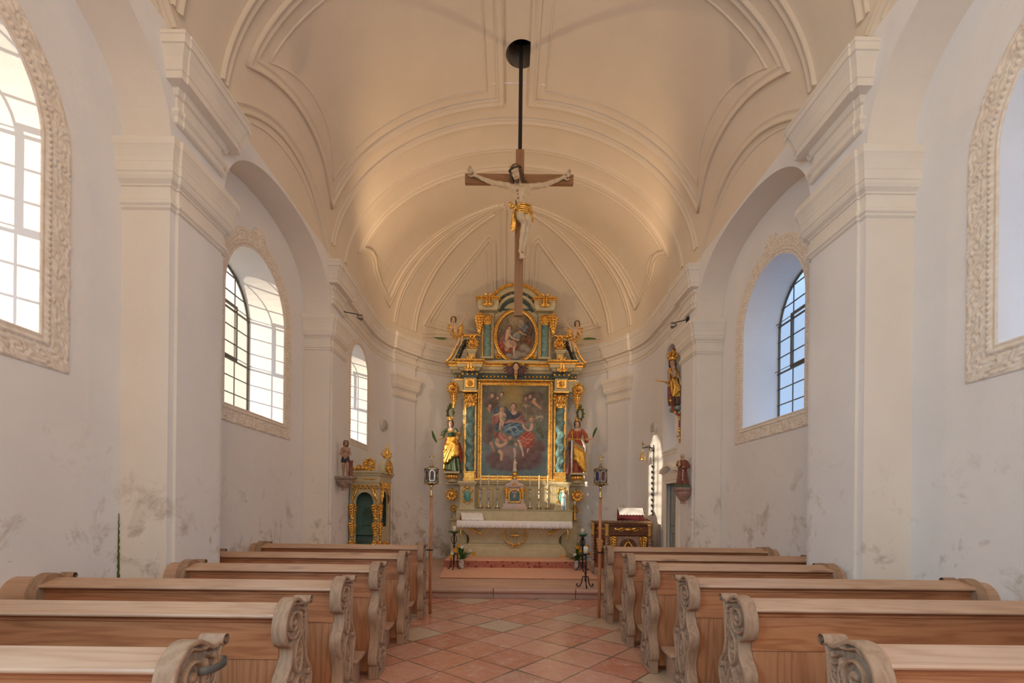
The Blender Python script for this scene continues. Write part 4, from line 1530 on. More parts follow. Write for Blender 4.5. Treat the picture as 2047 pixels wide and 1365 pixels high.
# ---------------------------------------------------------------- high altar
AX = 0.095
AY = 11.45
al = root('high_altar', (AX, AY, .15), 'tall gilded olive and blue altarpiece with twisted columns and two paintings', 'altarpiece')
def mould(mb, x0, x1, yf, yb, prof):
    mb.plan([(AX + x0, yb), (AX + x0, yf), (AX + x1, yf), (AX + x1, yb)], prof, flip=True)
    z = prof[-1][1]
    o = prof[-1][0]
    mb.quad((AX + x0 - o, yf - o, z), (AX + x1 + o, yf - o, z), (AX + x1 + o, yb, z), (AX + x0 - o, yb, z))
    z = prof[0][1]
    o = prof[0][0]
    mb.quad((AX + x0 - o, yb, z), (AX + x1 + o, yb, z), (AX + x1 + o, yf - o, z), (AX + x0 - o, yf - o, z))
def abox(mb, x0, x1, y0, y1, z0, z1):
    return mb.box(AX + x0, AX + x1, y0, y1, z0, z1)
# carcass
b = MB()
for s in (-1, 1):
    xs = sorted((s * 1.12, s * 1.50))
    abox(b, xs[0], xs[1], 11.42, 11.95, .15, 1.12)
    mould(b, xs[0], xs[1], 11.42, 11.9, [(0, 1.09), (.03, 1.10), (.05, 1.12), (.055, 1.15), (.0, 1.155)])
    abox(b, xs[0] + (.04 if s < 0 else 0), xs[1] - (0 if s < 0 else .04), 11.5, 11.9, 1.15, 1.98)
    mould(b, xs[0] - (.12 if s < 0 else -.1), xs[1] + (.12 if s > 0 else -.1), 11.36, 11.85, [(0, 1.96), (.02, 1.97), (.02, 2.0), (0.0, 2.02)])
abox(b, -1.30, 1.30, 11.55, 11.85, .15, 2.08)
abox(b, -1.26, 1.26, 11.62, 11.8, 2.05, 4.55)
b.build('carcass', 'altar_olive', al, smooth=False)
# predella mouldings and panels
b = MB()
mould(b, -.92, .92, 11.52, 11.7, [(0, 1.98), (.02, 1.99), (.03, 2.02), (.05, 2.05), (.05, 2.07), (0, 2.08)])
for x0, x1 in ((-.88, -.52), (.52, .88)):
    pts = [(AX + x0, 11.548, 1.45), (AX + x1, 11.548, 1.45), (AX + x1, 11.548, 1.92), (AX + x0, 11.548, 1.92)]
    b.surf_sweep(pts, [(0, -1, 0)] * 4, [(-.02, 0), (-.015, .015), (.0, .008), (.015, .012), (.02, 0)], True)
b.build('predella_moulding', 'altar_olive', al, smooth=False)
b = MB()
mould(b, -.93, .93, 11.50, 11.7, [(0, 2.08), (.015, 2.085), (.015, 2.12), (0, 2.125)])
for x0, x1 in ((-.85, -.55), (.55, .85)):
    pts = [(AX + x0, 11.547, 1.48), (AX + x1, 11.547, 1.48), (AX + x1, 11.547, 1.89), (AX + x0, 11.547, 1.89)]
    b.surf_sweep(pts, [(0, -1, 0)] * 4, [(-.008, 0), (-.005, .01), (.005, .01), (.008, 0)], True)
b.build('predella_gilding', 'gold', al, smooth=False)

def gold_vox(lo, hi, h, fn, name, par, m='gold', xf=None, dupes=()):
    vx = Vox(lo, hi, h)
    fn(vx)
    return vx.build(name, m, par, xf=xf)
def place(cx, y, cz_, s=1.0, mirror=False):
    def f(V):
        V = V.copy()
        V[:, 0] = AX + cx + (-1 if mirror else 1) * V[:, 0] * s
        V[:, 1] = y + V[:, 1] * s
        V[:, 2] = cz_ + V[:, 2] * s
        return V
    return f
def make_dup(src, name, par, m, fn):
    """several world-placed copies of one sculpted shape"""
    V, F = src
    W2 = fn(V)
    return W2, F
def put(src, name, par, m, cx, y, z, s=1.0, mirror=False):
    V, F = src
    W2 = place(cx, y, z, s, mirror)(V)
    return make(name, W2, F[:, ::-1] if mirror else F, m, par)

def shape(lo, hi, h, fn):
    vx = Vox(lo, hi, h)
    fn(vx)
    return vx.mesh()
def sp3(cx, cz_, r0, r1, a0, a1, n=20, y=0.0, dy=0.0):
    return [(x, y + dy * i / n, z) for i, (x, z) in enumerate(spiral(cx, cz_, r0, r1, a0, a1, n))]

# acanthus volute used in several places
def f_rosette(vx):
    vx.path(sp3(0, 0, .13, .025, 90, 560, 30, 0, -.03), .030, .018, .006)
    vx.ell((0, -.03, 0), (.035, .04, .035), .01)
    for k in range(9):
        a = 2 * PI * k / 9
        vx.path([(.07 * cos(a), -.01, .07 * sin(a)), (.12 * cos(a + .3), -.045, .12 * sin(a + .3)), (.145 * cos(a + .75), -.02, .145 * sin(a + .75))], .022, .012, .006)
ROS = shape((-.18, -.09, -.18), (.18, .05, .18), .007, f_rosette)
def f_leafdrop(vx):                      # hanging tapering acanthus drop, top at z 0
    for k in range(6):
        z = -.06 * k
        w = .10 * (1 - k / 7)
        for q in (-1, 1):
            vx.path([(0, 0, z), (q * w * .7, -.03, z - .02), (q * w, -.01, z - .07)], .032 * (1 - k * .08), .018, .006)
        vx.cone((0, -.01, z), (0, -.02, z - .06), .022, .018, .006)
    vx.ell((0, -.01, -.40), (.025, .025, .03), .006)
DROP = shape((-.13, -.07, -.45), (.13, .04, .04), .007, f_leafdrop)
def f_capital(vx):                       # composite capital, height .34 from z 0, radius .1
    vx.cone((0, 0, .0), (0, 0, .24), .085, .11, .0)
    vx.cone((0, 0, -.01), (0, 0, .012), .100, .100, .004)
    for row, (z0, z1, r0, r1, n, o) in enumerate(((.02, .13, .095, .135, 10, 0), (.10, .22, .10, .15, 10, .314))):
        for k in range(n):
            a = 2 * PI * k / n + o
            c_, s_ = cos(a), sin(a)
            vx.path([(r0 * c_, r0 * s_, z0), (r0 * 1.08 * c_, r0 * 1.08 * s_, (z0 + z1) / 2), (r1 * c_, r1 * s_, z1), ((r1 + .012) * c_, (r1 + .012) * s_, z1 - .022)], .020, .013, .004)
    for sx_ in (-1, 1):
        for sy_ in (-1, 1):
            vx.path([(sx_ * .07, sy_ * .07, .2), (sx_ * .11, sy_ * .11, .26), (sx_ * .15, sy_ * .14, .265), (sx_ * .155, sy_ * .145, .235), (sx_ * .13, sy_ * .13, .232)], .020, .016, .004)
    for k in range(10):
        a = 2 * PI * k / 10
        vx.ell((.115 * cos(a), .115 * sin(a), .262), (.022, .022, .022), .003)
CAPV = shape((-.19, -.19, -.03), (.19, .19, .31), .0065, f_capital)
def f_cart(vx):                          # cartouche surround
    for q in (-1, 1):
        vx.path([(q * .02, 0, .19), (q * .07, -.01, .17), (q * .10, -.015, .10), (q * .085, 0, .04), (q * .11, -.01, -.02), (q * .09, -.015, -.09), (q * .05, 0, -.15), (q * .01, 0, -.19)], .016, .014, .005)
        vx.path(sp3(q * .10, .13, .035, .008, 0, q * 400, 14), .012, .009, .004)
        vx.path(sp3(q * .10, -.11, .035, .008, 180, 180 - q * 400, 14), .012, .009, .004)
        vx.path([(q * .03, -.01, .18), (q * .05, -.03, .22), (q * .09, -.01, .215)], .013, .008, .004)
    vx.ell((0, -.01, .20), (.03, .02, .025), .006)
CART = shape((-.16, -.06, -.22), (.16, .03, .26), .006, f_cart)
def f_bracket(vx):                       # paired upright tongues seen over every column
    for q in (-1, 1):
        vx.path([(q * .035, -.02, -.12), (q * .030, -.03, -.02), (q * .035, -.03, .06), (q * .065, -.045, .105), (q * .085, -.03, .09)], .030, .022, .005)
        vx.path([(q * .03, -.02, -.13), (q * .08, -.03, -.15), (q * .12, -.02, -.10), (q * .13, -.02, -.08)], .026, .018, .005)
    for k in range(5):
        vx.ell(((k - 2) * .045, -.02, -.17 - .01 * (k % 2)), (.026, .026, .034), .004)
BRK = shape((-.17, -.08, -.23), (.17, .02, .13), .0065, f_bracket)

for s in (-1, 1):
    # pedestal with cartouche
    pd_b = MB()
    mould(pd_b, s * 1.11 - .17, s * 1.11 + .17, 11.30, 11.6, [(0.0, 1.37), (0.02, 1.38), (.02, 1.42), (0, 1.44), (0, 1.93), (.015, 1.94), (.03, 1.97), (.05, 2.0), (.05, 2.045), (0, 2.05)])
    ped = pd_b.build('pedestal', 'altar_olive', al, smooth=False)
    put(CART, 'cartouche', ped, 'gold', s * 1.11, 11.285, 1.70, .98)
    o = MB().lathe([(.001, -.02), (.05, -.012), (.065, 0), (.066, .01)], (0, 0, 0), 24, 1, 1.75, 'y')
    Vv = np.array([(AX + s * 1.11 + x, 11.285 + y, 1.69 + z) for x, y, z in o.v])
    Vv[:, 0] = AX + s * 1.11 + (Vv[:, 0] - AX - s * 1.11) * 1.0
    make('cartouche_field', np.stack([AX + s * 1.11 + (Vv[:, 0] - AX - s * 1.11) * .62, Vv[:, 1], 1.69 + (Vv[:, 2] - 1.69) * 1.9], 1), o.f, 'turquoise', ped)
    # column: gilt base drum, twisted marbled shaft, capital
    cb = MB()
    mould(cb, s * 1.075 - .125, s * 1.075 + .125, 11.315, 11.565, [(0, 2.05), (.0, 2.07), (.012, 2.08), (.012, 2.11), (0, 2.12), (0, 2.24), (.012, 2.25), (.012, 2.275), (0, 2.28)])
    base = cb.build('column_base', 'gold', al, smooth=False)
    tw = MB()
    rings = []
    for i in range(97):
        t = i / 96
        z = 2.275 + t * 1.545
        ph = s * 2 * PI * 5.2 * t
        rr_ = .092 * (1 - .08 * t)
        cx_, cy_ = AX + s * 1.075 + .020 * cos(ph), 11.44 + .020 * sin(ph)
        ring = []
        for k in range(28):
            a = 2 * PI * k / 28
            r_ = rr_ * (1 + .07 * cos(a - ph) + .035 * cos(3 * (a - ph)))
            ring.append((cx_ + r_ * cos(a), cy_ + r_ * sin(a), z))
        rings.append(ring)
    tw.loft(rings)
    col = tw.build('twisted_column', 'marbled_blue', al)
    cp = put(CAPV, 'column_capital', al, 'gold', s * 1.075, 11.44, 3.83)
    # gilded strips flanking the column
    st = MB()
    abox(st, s * 1.20 - .02, s * 1.20 + .02, 11.56, 11.62, 2.06, 4.1)
    abox(st, s * .955 - .015, s * .955 + .015, 11.56, 11.62, 2.06, 4.1)
    st.build('gilded_strip', 'gold', al, smooth=False)
    # impost and entablature block over the column
    ib = MB()
    mould(ib, s * 1.075 - .15, s * 1.075 + .15, 11.29, 11.62, [(0, 4.14), (.03, 4.15), (.04, 4.19), (.0, 4.20), (0, 4.48)])
    abox(ib, s * 1.38 - .13, s * 1.38 + .13, 11.45, 11.66, 4.2, 4.5)
    im = ib.build('impost_block', 'altar_olive', al, smooth=False)
    g = MB()
    mould(g, s * 1.075 - .10, s * 1.075 + .10, 11.275, 11.3, [(0, 4.24), (.01, 4.25), (.01, 4.44), (0, 4.45)])
    g.box(AX + s * 1.075 - .17, AX + s * 1.075 + .17, 11.25, 11.3, 4.14, 4.165)
    gg = g.build('impost_gilding', 'gold', im, smooth=False)
    put(ROS, 'impost_rosette', im, 'gold', s * 1.075, 11.27, 4.34, .48, s < 0)
    put(BRK, 'upright_bracket', al, 'gold', s * 1.075, 11.16, 4.80, 1.05)
    # side scrolls, pendants, wreaths, lower rosettes
    put(ROS, 'scroll_rosette', al, 'gold', s * 1.50, 11.42, 4.26, .98, s < 0)
    put(DROP, 'leaf_drop', al, 'gold', s * 1.47, 11.44, 4.20, 1.0, s < 0)
    put(ROS, 'side_rosette', al, 'gold', s * 1.50, 11.42, 1.72, 1.02, s < 0)
    put(ROS, 'side_rosette', al, 'gold_dull', s * 1.44, 11.42, 1.40, .62, s > 0)
    wr = MB()
    for k in range(26):
        a = 2 * PI * k / 26
        wr.ball((AX + s * 1.545 + .065 * cos(a), 11.44 + .012 * sin(3 * k), 3.68 + .125 * sin(a)), .028, 6)
        if k % 3 == 0:
            wr.ball((AX + s * 1.545 + .095 * cos(a), 11.43, 3.68 + .165 * sin(a)), .02, 6)
    wr.ball((AX + s * 1.545, 11.44, 3.86), .045, 8)
    wr.build('wreath', mat('wreath_green', (.16, .17, .05), .5, .3, col2=(.05, .06, .02), scale=30), al)
    # statue console
    c = MB().lathe([(.0, -.14), (.10, -.14), (.115, -.10), (.09, -.08), (.12, -.06), (.0, -.06)], (AX + s * 1.475, 11.30, 2.16), 20)
    c.box(AX + s * 1.475 - .19, AX + s * 1.475 + .19, 11.14, 11.50, 2.215, 2.26)
    cons = c.build('statue_console', 'altar_olive', al, smooth=False)
    g = MB()
    for k in range(12):
        a = 2 * PI * k / 12
        g.ball((AX + s * 1.475 + .115 * cos(a), 11.30 + .10 * sin(a), 2.145), .042, 8, 1, 1, 1.5)
    g.build('gadroons', 'gold', cons)
# big painting frame
def frame(mb, x0, x1, z0, z1, y, prof):
    pts = [(AX + x0, y, z0), (AX + x1, y, z0), (AX + x1, y, z1), (AX + x0, y, z1)]
    mb.surf_sweep(pts, [(0, -1, 0)] * 4, prof, True)
b = MB()
frame(b, -.80, .80, 2.20, 4.38, 11.60, [(-.01, 0), (-.01, .015), (.0, .015), (.004, 0)])
frame(b, -.86, .86, 2.14, 4.44, 11.60, [(-.045, 0), (-.045, .03), (-.03, .04), (.0, .035), (.02, .055), (.045, .055), (.05, 0)])
g = b
for i in range(46):
    z = 2.16 + i * .0495
    for s in (-1, 1):
        g.ball((AX + s * .868, 11.555, z), .014, 6, 1, 1, 1.3)
for i in range(34):
    g.ball((AX - .83 + i * .05, 11.555, 4.448), .014, 6, 1.3, 1, 1)
fr_ = b.build('painting_frame', 'gold', al, auto=35)
b = MB()
frame(b, -.82, .82, 2.18, 4.40, 11.60, [(-.02, 0), (-.02, .008), (.02, .008), (.02, 0)])
b.build('frame_inner_band', 'altar_blue', al, smooth=False)

class Paint:
    """a canvas painted at its vertices, coordinates in the painter's own frame"""
    def __init__(self, nx, nz, x0, x1, z0, z1):
        self.X, self.Y = np.meshgrid(np.linspace(x0, x1, nx), np.linspace(z0, z1, nz), indexing='ij')
        self.C = np.zeros(self.X.shape + (3,))
        self.k = abs(x1 - x0) / nx
    def blend(self, a, col):
        a = a[..., None]
        col = np.array(col, float)
        self.C = self.C * (1 - a) + (col if col.ndim == 1 else col) * a
    def ell(self, cx, cy, rx, ry, col, rot=0, soft=.15, col2=None, light=(-.5, -.6)):
        r = math.radians(rot)
        x, y = self.X - cx, self.Y - cy
        x, y = x * cos(r) + y * sin(r), -x * sin(r) + y * cos(r)
        q = np.hypot(x / rx, y / ry)
        a = np.clip((1 - q) / soft, 0, 1)
        if col2 is not None:
            t = np.clip(.5 + .5 * ((self.X - cx) / rx * light[0] + (self.Y - cy) / ry * light[1]), 0, 1)[..., None]
            self.blend(a, np.array(col2) * (1 - t) + np.array(col) * t)
        else:
            self.blend(a, col)
    def poly(self, pts, col, soft=4.0, col2=None, folds=None):
        P_ = smooth_poly(pts, 2)
        d = poly_sdf(self.X, self.Y, P_)
        a = np.clip(.5 - d / soft, 0, 1)
        c = np.array(col, float)
        if col2 is not None:
            fx, fy, ph = folds or (.12, .05, 0)
            w = np.sin(self.X * fx * .75 + self.Y * fy * .8 + 2.2 * np.sin(self.Y * .021 + self.X * .013 + ph)) + .5 * np.sin(self.X * fy * .8 - self.Y * fx * .7 + ph)
            t = np.clip(.5 + .55 * w, 0, 1)[..., None]
            edge = np.clip(-d / (soft * 6), 0, 1)[..., None]
            t = t * (.35 + .65 * edge)
            c = np.array(col2) * (1 - t) + c * t
        self.blend(a, c)
    def stroke(self, pts, w, col, soft=.5):
        for _ in range(2):
            q = [pts[0]]
            for a_, b_ in zip(pts[:-1], pts[1:]):
                q += [(a_[0] * .75 + b_[0] * .25, a_[1] * .75 + b_[1] * .25), (a_[0] * .25 + b_[0] * .75, a_[1] * .25 + b_[1] * .75)]
            pts = q + [pts[-1]]
        d = seg_dist(self.X, self.Y, pts)
        self.blend(np.clip((w - d) / (w * soft), 0, 1), col)
    def limb(self, pts, w, col=(.62, .42, .31), dark=(.30, .16, .11)):
        q = [np.array(p_, float) for p_ in pts]
        for _ in range(2):
            n_ = [q[0]]
            for a_, b_ in zip(q[:-1], q[1:]):
                n_ += [a_ * .75 + b_ * .25, a_ * .25 + b_ * .75]
            q = n_ + [q[-1]]
        P_ = []
        for a_, b_ in zip(q[:-1], q[1:]):
            P_ += [a_ + (b_ - a_) * t for t in (0, .5)]
        P_.append(q[-1])
        n = len(P_) - 1
        for off, ws, c, so in (((.10, .10), 1.06, dark, .35), ((-.04, -.04), .92, tuple(x * .78 + y * .22 for x, y in zip(col, dark)), .5), ((-.20, -.14), .62, col, .8), ((-.32, -.22), .28, tuple(min(.85, x * 1.25) for x in col), .95)):
            A_ = np.zeros(self.X.shape)
            for i, p_ in enumerate(P_):
                t = i / n
                r_ = w * (1.08 - .42 * t + .10 * sin(PI * 2 * t)) * ws
                d = np.hypot(self.X - p_[0] - off[0] * w, self.Y - p_[1] - off[1] * w)
                A_ = np.maximum(A_, np.clip((r_ - d) / (r_ * so), 0, 1))
            self.blend(A_, c)
    def face(self, x, y, r, hair=(.16, .08, .05), tilt=0):
        self.ell(x + r * .1, y - r * .25, r * 1.12, r * 1.2, hair)
        self.ell(x, y, r * .8, r, (.66, .46, .35), tilt, .3, (.42, .24, .17), (-.6, -.4))
        for q in (-1, 1):
            self.ell(x + q * r * .3, y - r * .05, r * .14, r * .09, (.12, .07, .05))
        self.ell(x, y + r * .5, r * .2, r * .09, (.5, .14, .12))
        self.stroke([(x, y), (x - r * .06, y + r * .28)], r * .07, (.45, .26, .19))
    def noise(self, amp=.02, n=26):
        for k in range(n):
            fx, fy = rng.normal(0, .05, 2)
            self.C += amp * .35 * np.sin(self.X * fx + self.Y * fy + rng.uniform(0, 6))[..., None] * rng.uniform(.6, 1, 3)
        self.C = np.clip(self.C + rng.normal(0, amp * .5, self.C.shape), 0.003, .9)

# lower painting: seated woman in blue with a child among clouds and angels
p = Paint(200, 270, 85, 945, 1300, 60)
p.C[:] = (.10, .13, .13)
tt = ((p.Y - 60) / 1240)[..., None]
p.C = np.array((.13, .125, .085)) * (1 - tt) + np.array((.12, .20, .23)) * tt
p.blend(np.exp(-((p.X - 490) / 150) ** 2 - ((p.Y - 180) / 230) ** 2) * .95, (.42, .30, .085))
p.blend(np.exp(-((p.X - 500) / 260) ** 2 - ((p.Y - 420) / 260) ** 2) * .55, (.28, .22, .12))
for (x, y, rx, ry, c, c2) in ((200, 270, 120, 150, (.14, .10, .08), (.07, .05, .05)), (760, 330, 190, 170, (.20, .14, .10), (.09, .06, .055)), (760, 210, 170, 90, (.12, .075, .065), (.07, .045, .045)),
        (180, 660, 80, 100, (.16, .085, .08), (.08, .045, .05)), (850, 420, 110, 120, (.22, .18, .15), (.10, .08, .07)), (160, 780, 70, 90, (.17, .11, .10), (.09, .05, .05)),
        (300, 1080, 180, 170, (.20, .095, .095), (.085, .04, .05)), (700, 1060, 220, 180, (.20, .09, .085), (.085, .038, .045)), (480, 1150, 260, 110, (.18, .085, .09), (.09, .045, .055)), (820, 900, 110, 110, (.20, .095, .085), (.10, .05, .05)), (430, 970, 110, 90, (.34, .24, .24), (.16, .10, .11))):
    p.ell(x, y, rx, ry, c, 0, .35, c2)
# angels' heads in the corners
for x, y, r in ((215, 200, 34), (335, 185, 32), (285, 230, 24), (185, 345, 32), (655, 235, 30), (710, 205, 30), (765, 250, 30)):
    p.ell(x - r, y + r * .8, r * 1.1, r * .6, (.20, .12, .09), -25)
    p.face(x, y, r, (.08, .045, .03))
p.limb([(750, 270), (790, 320), (850, 365)], 22, (.60, .30, .18))
p.poly([(715, 330), (760, 325), (755, 355), (725, 355)], (.05, .10, .12))
p.limb([(170, 375), (180, 420)], 24, (.40, .27, .20))
# blue mantle behind, child
p.poly([(230, 440), (250, 370), (320, 335), (400, 350), (440, 410), (420, 520), (390, 600), (270, 690), (230, 600)], (.055, .115, .20), 5, (.02, .045, .09))
p.poly([(210, 470), (300, 450), (320, 520), (260, 610), (210, 590)], (.45, .16, .13), 4, (.25, .07, .06), (.14, .02, 0))
p.limb([(335, 440), (340, 520), (340, 580)], 42)
p.limb([(300, 450), (240, 468)], 15)
p.limb([(370, 445), (410, 490)], 16)
p.poly([(330, 490), (390, 470), (400, 540), (350, 560)], (.50, .42, .28), 3, (.30, .24, .15))
p.limb([(325, 580), (318, 640), (320, 670)], 20)
p.limb([(360, 560), (350, 620)], 18)
p.face(340, 390, 36, (.30, .17, .09))
# woman
p.poly([(400, 470), (440, 405), (560, 400), (620, 440), (650, 540), (640, 660), (560, 560), (420, 545)], (.40, .21, .20), 4, (.22, .10, .10), (.10, .06, 0))
p.poly([(400, 420), (450, 400), (480, 470), (560, 430), (610, 420), (590, 470), (500, 520), (430, 530), (395, 480)], (.035, .065, .11), 4, (.015, .03, .055))
p.poly([(450, 405), (540, 400), (520, 455), (480, 465)], (.62, .44, .33), 6)
p.limb([(490, 375), (490, 410)], 24)
p.poly([(360, 570), (440, 530), (600, 540), (640, 580), (560, 580), (420, 600)], (.52, .32, .27), 4, (.34, .18, .15), (.05, .2, 0))
p.poly([(345, 650), (370, 590), (470, 560), (580, 570), (650, 640), (610, 720), (520, 790), (440, 740), (380, 700)], (.16, .30, .42), 4, (.025, .07, .14), (.05, .10, .5))
p.stroke([(430, 640), (500, 620), (560, 660)], 10, (.38, .50, .56), .9)
p.stroke([(400, 650), (470, 670), (500, 730)], 9, (.30, .45, .54), .9)
p.stroke([(520, 690), (560, 670), (600, 690)], 9, (.30, .44, .54), .9)
p.limb([(620, 600), (640, 650), (690, 680)], 20)
p.face(490, 350, 44, (.13, .07, .035))
p.poly([(550, 410), (600, 430), (640, 520), (690, 560), (660, 590), (620, 560)], (.30, .15, .15), 4, (.16, .08, .09))
# lily branch and right hand angel with red drapery
p.stroke([(662, 360), (655, 430), (660, 520)], 5, (.22, .20, .12))
for k in range(26):
    a, r = rng.uniform(0, 6.28), rng.uniform(5, 50)
    p.ell(660 + r * cos(a), 330 + .6 * r * sin(a), 9, 9, (.42, .36, .28), 0, .6)
for k in range(34):
    a, r = rng.uniform(0, 6.28), rng.uniform(5, 62)
    p.ell(825 + r * cos(a), 490 + r * .8 * sin(a), 10, 10, (.46, .40, .33), 0, .6)
p.poly([(790, 540), (850, 600), (880, 700), (895, 800), (850, 740), (790, 680)], (.13, .13, .06), 5, (.06, .07, .035))
p.limb([(735, 590), (730, 660), (690, 680)], 26)
p.ell(685, 590, 40, 36, (.26, .27, .28), 0, .3, (.14, .14, .16))
p.face(725, 530, 38, (.32, .15, .07))
p.poly([(540, 790), (620, 700), (740, 680), (790, 780), (740, 880), (690, 960), (620, 890), (560, 830)], (.58, .12, .055), 4, (.27, .035, .025), (.10, .10, 0))
p.stroke([(600, 760), (680, 800), (740, 790)], 7, (.70, .36, .25), .9)
p.stroke([(590, 800), (650, 850), (710, 850)], 6, (.68, .33, .22), .9)
p.limb([(565, 820), (600, 900), (625, 1000)], 24, (.66, .50, .38))
p.limb([(620, 1000), (628, 1030)], 16, (.66, .50, .38))
p.limb([(690, 930), (675, 975)], 14)
# lower left angels
p.poly([(310, 690), (370, 720), (430, 800), (420, 860), (340, 830), (300, 760)], (.62, .28, .22), 4, (.36, .11, .09), (.12, -.08, 0))
p.poly([(215, 690), (290, 700), (310, 780), (250, 800)], (.40, .11, .08), 4, (.2, .05, .04))
p.face(455, 780, 34, (.25, .13, .07))
p.poly([(430, 810), (500, 800), (500, 870), (430, 880)], (.12, .14, .09), 4)
p.limb([(280, 850), (310, 900), (370, 880), (400, 850)], 34)
p.limb([(320, 970), (350, 1000), (340, 1080)], 34)
p.limb([(200, 850), (225, 900), (245, 960)], 24, (.48, .24, .18))
p.face(285, 820, 36, (.24, .13, .07))
p.face(530, 870, 34, (.12, .06, .04))
p.limb([(510, 930), (520, 990), (515, 1040)], 22, (.58, .42, .32))
p.poly([(260, 980), (320, 990), (310, 1030), (270, 1025)], (.07, .10, .05), 4)
p.noise(.018)
nx, nz = p.X.shape
V = [(AX - .795 + 1.59 * i / (nx - 1), 11.607, 2.205 + 2.17 * j / (nz - 1)) for i in range(nx) for j in range(nz)]
F = np.array([(i * nz + j, (i + 1) * nz + j, (i + 1) * nz + j + 1, i * nz + j + 1) for i in range(nx - 1) for j in range(nz - 1)])
o = make('lower_painting', V, F, 'canvas', al, cols=p.C.reshape(-1, 3))
o['label'] = 'oil painting of a seated woman in a blue mantle with a child among angels and dark clouds'

# entablature
b = MB()
FRZ = [(0, 4.49), (.0, 4.50), (.0, 4.61), (0, 4.62)]
mould(b, -1.46, 1.46, 11.46, 11.75, FRZ)
for s in (-1, 1):
    mould(b, s * 1.075 - .19, s * 1.075 + .19, 11.26, 11.5, FRZ)
frz = b.build('frieze', 'altar_blue', al, smooth=False)
for i in range(32):
    x = -1.42 + i * 2.84 / 31
    yy = 11.45
    if .86 < abs(x) < 1.29:
        continue
    if abs(x) > .22:
        MB().ball((AX + x, yy, 4.55), .034, 8).build('boss', 'gold', frz)
for s in (-1, 1):
    for k in range(4):
        MB().ball((AX + s * 1.075 + (k - 1.5) * .11, 11.245, 4.55), .034, 8).build('boss', 'gold', frz)
b = MB()
CO = [(0, 4.62), (.03, 4.63), (.05, 4.66), (.08, 4.68), (.10, 4.69), (.10, 4.76)]
mould(b, -1.46, 1.46, 11.44, 11.8, CO)
for s in (-1, 1):
    mould(b, s * 1.075 - .19, s * 1.075 + .19, 11.22, 11.5, CO)
ent = b.build('cornice', 'altar_olive', al, smooth=False)
g = MB()
CG = [(.10, 4.76), (.12, 4.765), (.12, 4.79), (.145, 4.80), (.16, 4.83), (.16, 4.85), (0, 4.86)]
mould(g, -1.46, 1.46, 11.44, 11.8, CG)
for s in (-1, 1):
    mould(g, s * 1.075 - .19, s * 1.075 + .19, 11.22, 11.5, CG)
g.build('gilded_cornice_edge', 'gold', ent, smooth=False)
g = MB()
for z in (4.47,):
    mould(g, -1.42, 1.42, 11.46, 11.7, [(0, z - .015), (.02, z - .01), (.02, z + .01), (0, z + .015)])
g.build('architrave_edge', 'gold', ent, smooth=False)
# winged cherub head
vx = Vox((-.26, -.14, -.2), (.26, .08, .2), .0065)
Pc = head(vx, (0, -.04, 0), .82, rotm(0, 0, .1), (0, .0, -.1))
vxm = vx.build('cherub_head', 'painted', al, colf=lambda V: skin_cols(V, (.70, .47, .33), face_spots(Pc, .82)), xf=place(0, 11.17, 4.68))
vx = Vox((-.12, -.10, -.1), (.12, .10, .14), .0065)
for k in range(26):
    a = 2 * PI * k / 13
    rr_ = .068 if k < 13 else .045
    z = .02 + .045 * (k >= 13)
    vx.ell((rr_ * cos(a), -.02 + rr_ * .9 * sin(a) + .02, z + .035), (.020, .020, .020), .006)
vx.build('hair', 'brown_hair', vxm, xf=place(0, 11.17, 4.69))
def f_wing(vx):
    for k in range(7):
        a = math.radians(35 - 22 * k)
        L = .22 - .012 * k
        vx.path([(.03, 0, 0), (.03 + L * .6 * cos(a), -.02, L * .6 * sin(a)), (.02 + L * cos(a - .25), .0, L * sin(a - .25))], .026, .017, .005)
    vx.path([(.02, -.01, .0), (.08, -.03, .05), (.14, -.025, .055)], .03, .018, .01)
WING = shape((-.02, -.07, -.28), (.28, .04, .2), .0065, f_wing)
for s in (-1, 1):
    put(WING, 'cherub_wing', al, mat('wing_purple', (.17, .085, .09), .5, .2, col2=(.06, .03, .035), scale=25), s * .05, 11.20, 4.68, 1.0, s < 0)
    put(ROS, 'cherub_scroll', al, 'gold', s * .155, 11.16, 4.76, .32, s < 0)
put(DROP, 'cherub_drop', al, 'gold', 0, 11.20, 4.58, .42)

# upper storey
b = MB()
abox(b, -.86, .86, 11.45, 11.75, 4.86, 4.95)
abox(b, -.56, .56, 11.58, 11.72, 4.94, 6.22)
for s in (-1, 1):
    abox(b, s * .69 - .16, s * .69 + .16, 11.54, 11.72, 4.94, 6.2)
    mould(b, s * .68 - .12, s * .68 + .12, 11.34, 11.6, [(0, 4.94), (.03, 4.95), (.03, 4.98), (0, 5.0)])
    mould(b, s * .67 - .20, s * .67 + .20, 11.36, 11.65, [(0, 6.10), (.02, 6.12), (.04, 6.20), (.05, 6.22), (.05, 6.32)])
up = b.build('upper_storey', 'altar_olive', al, smooth=False)
b = MB()
frame(b, -.54, .54, 4.99, 6.20, 11.578, [(-.02, 0), (-.02, .02), (.02, .02), (.02, 0)])
mould(b, -.60, .60, 11.50, 11.6, [(0, 4.90), (.02, 4.91), (.02, 4.97), (0, 4.98)])
b.build('upper_blue_band', 'altar_blue', up, smooth=False)
g = MB()
for s in (-1, 1):
    mould(g, s * .67 - .20, s * .67 + .20, 11.36, 11.65, [(.05, 6.32), (.07, 6.325), (.07, 6.35), (.09, 6.36), (.09, 6.40), (0, 6.41)])
    abox(g, s * .585 - .012, s * .585 + .012, 11.50, 11.56, 4.98, 5.8)
    abox(g, s * .80 - .012, s * .80 + .012, 11.50, 11.56, 4.98, 5.8)
g.build('upper_gilding', 'gold', up, smooth=False)
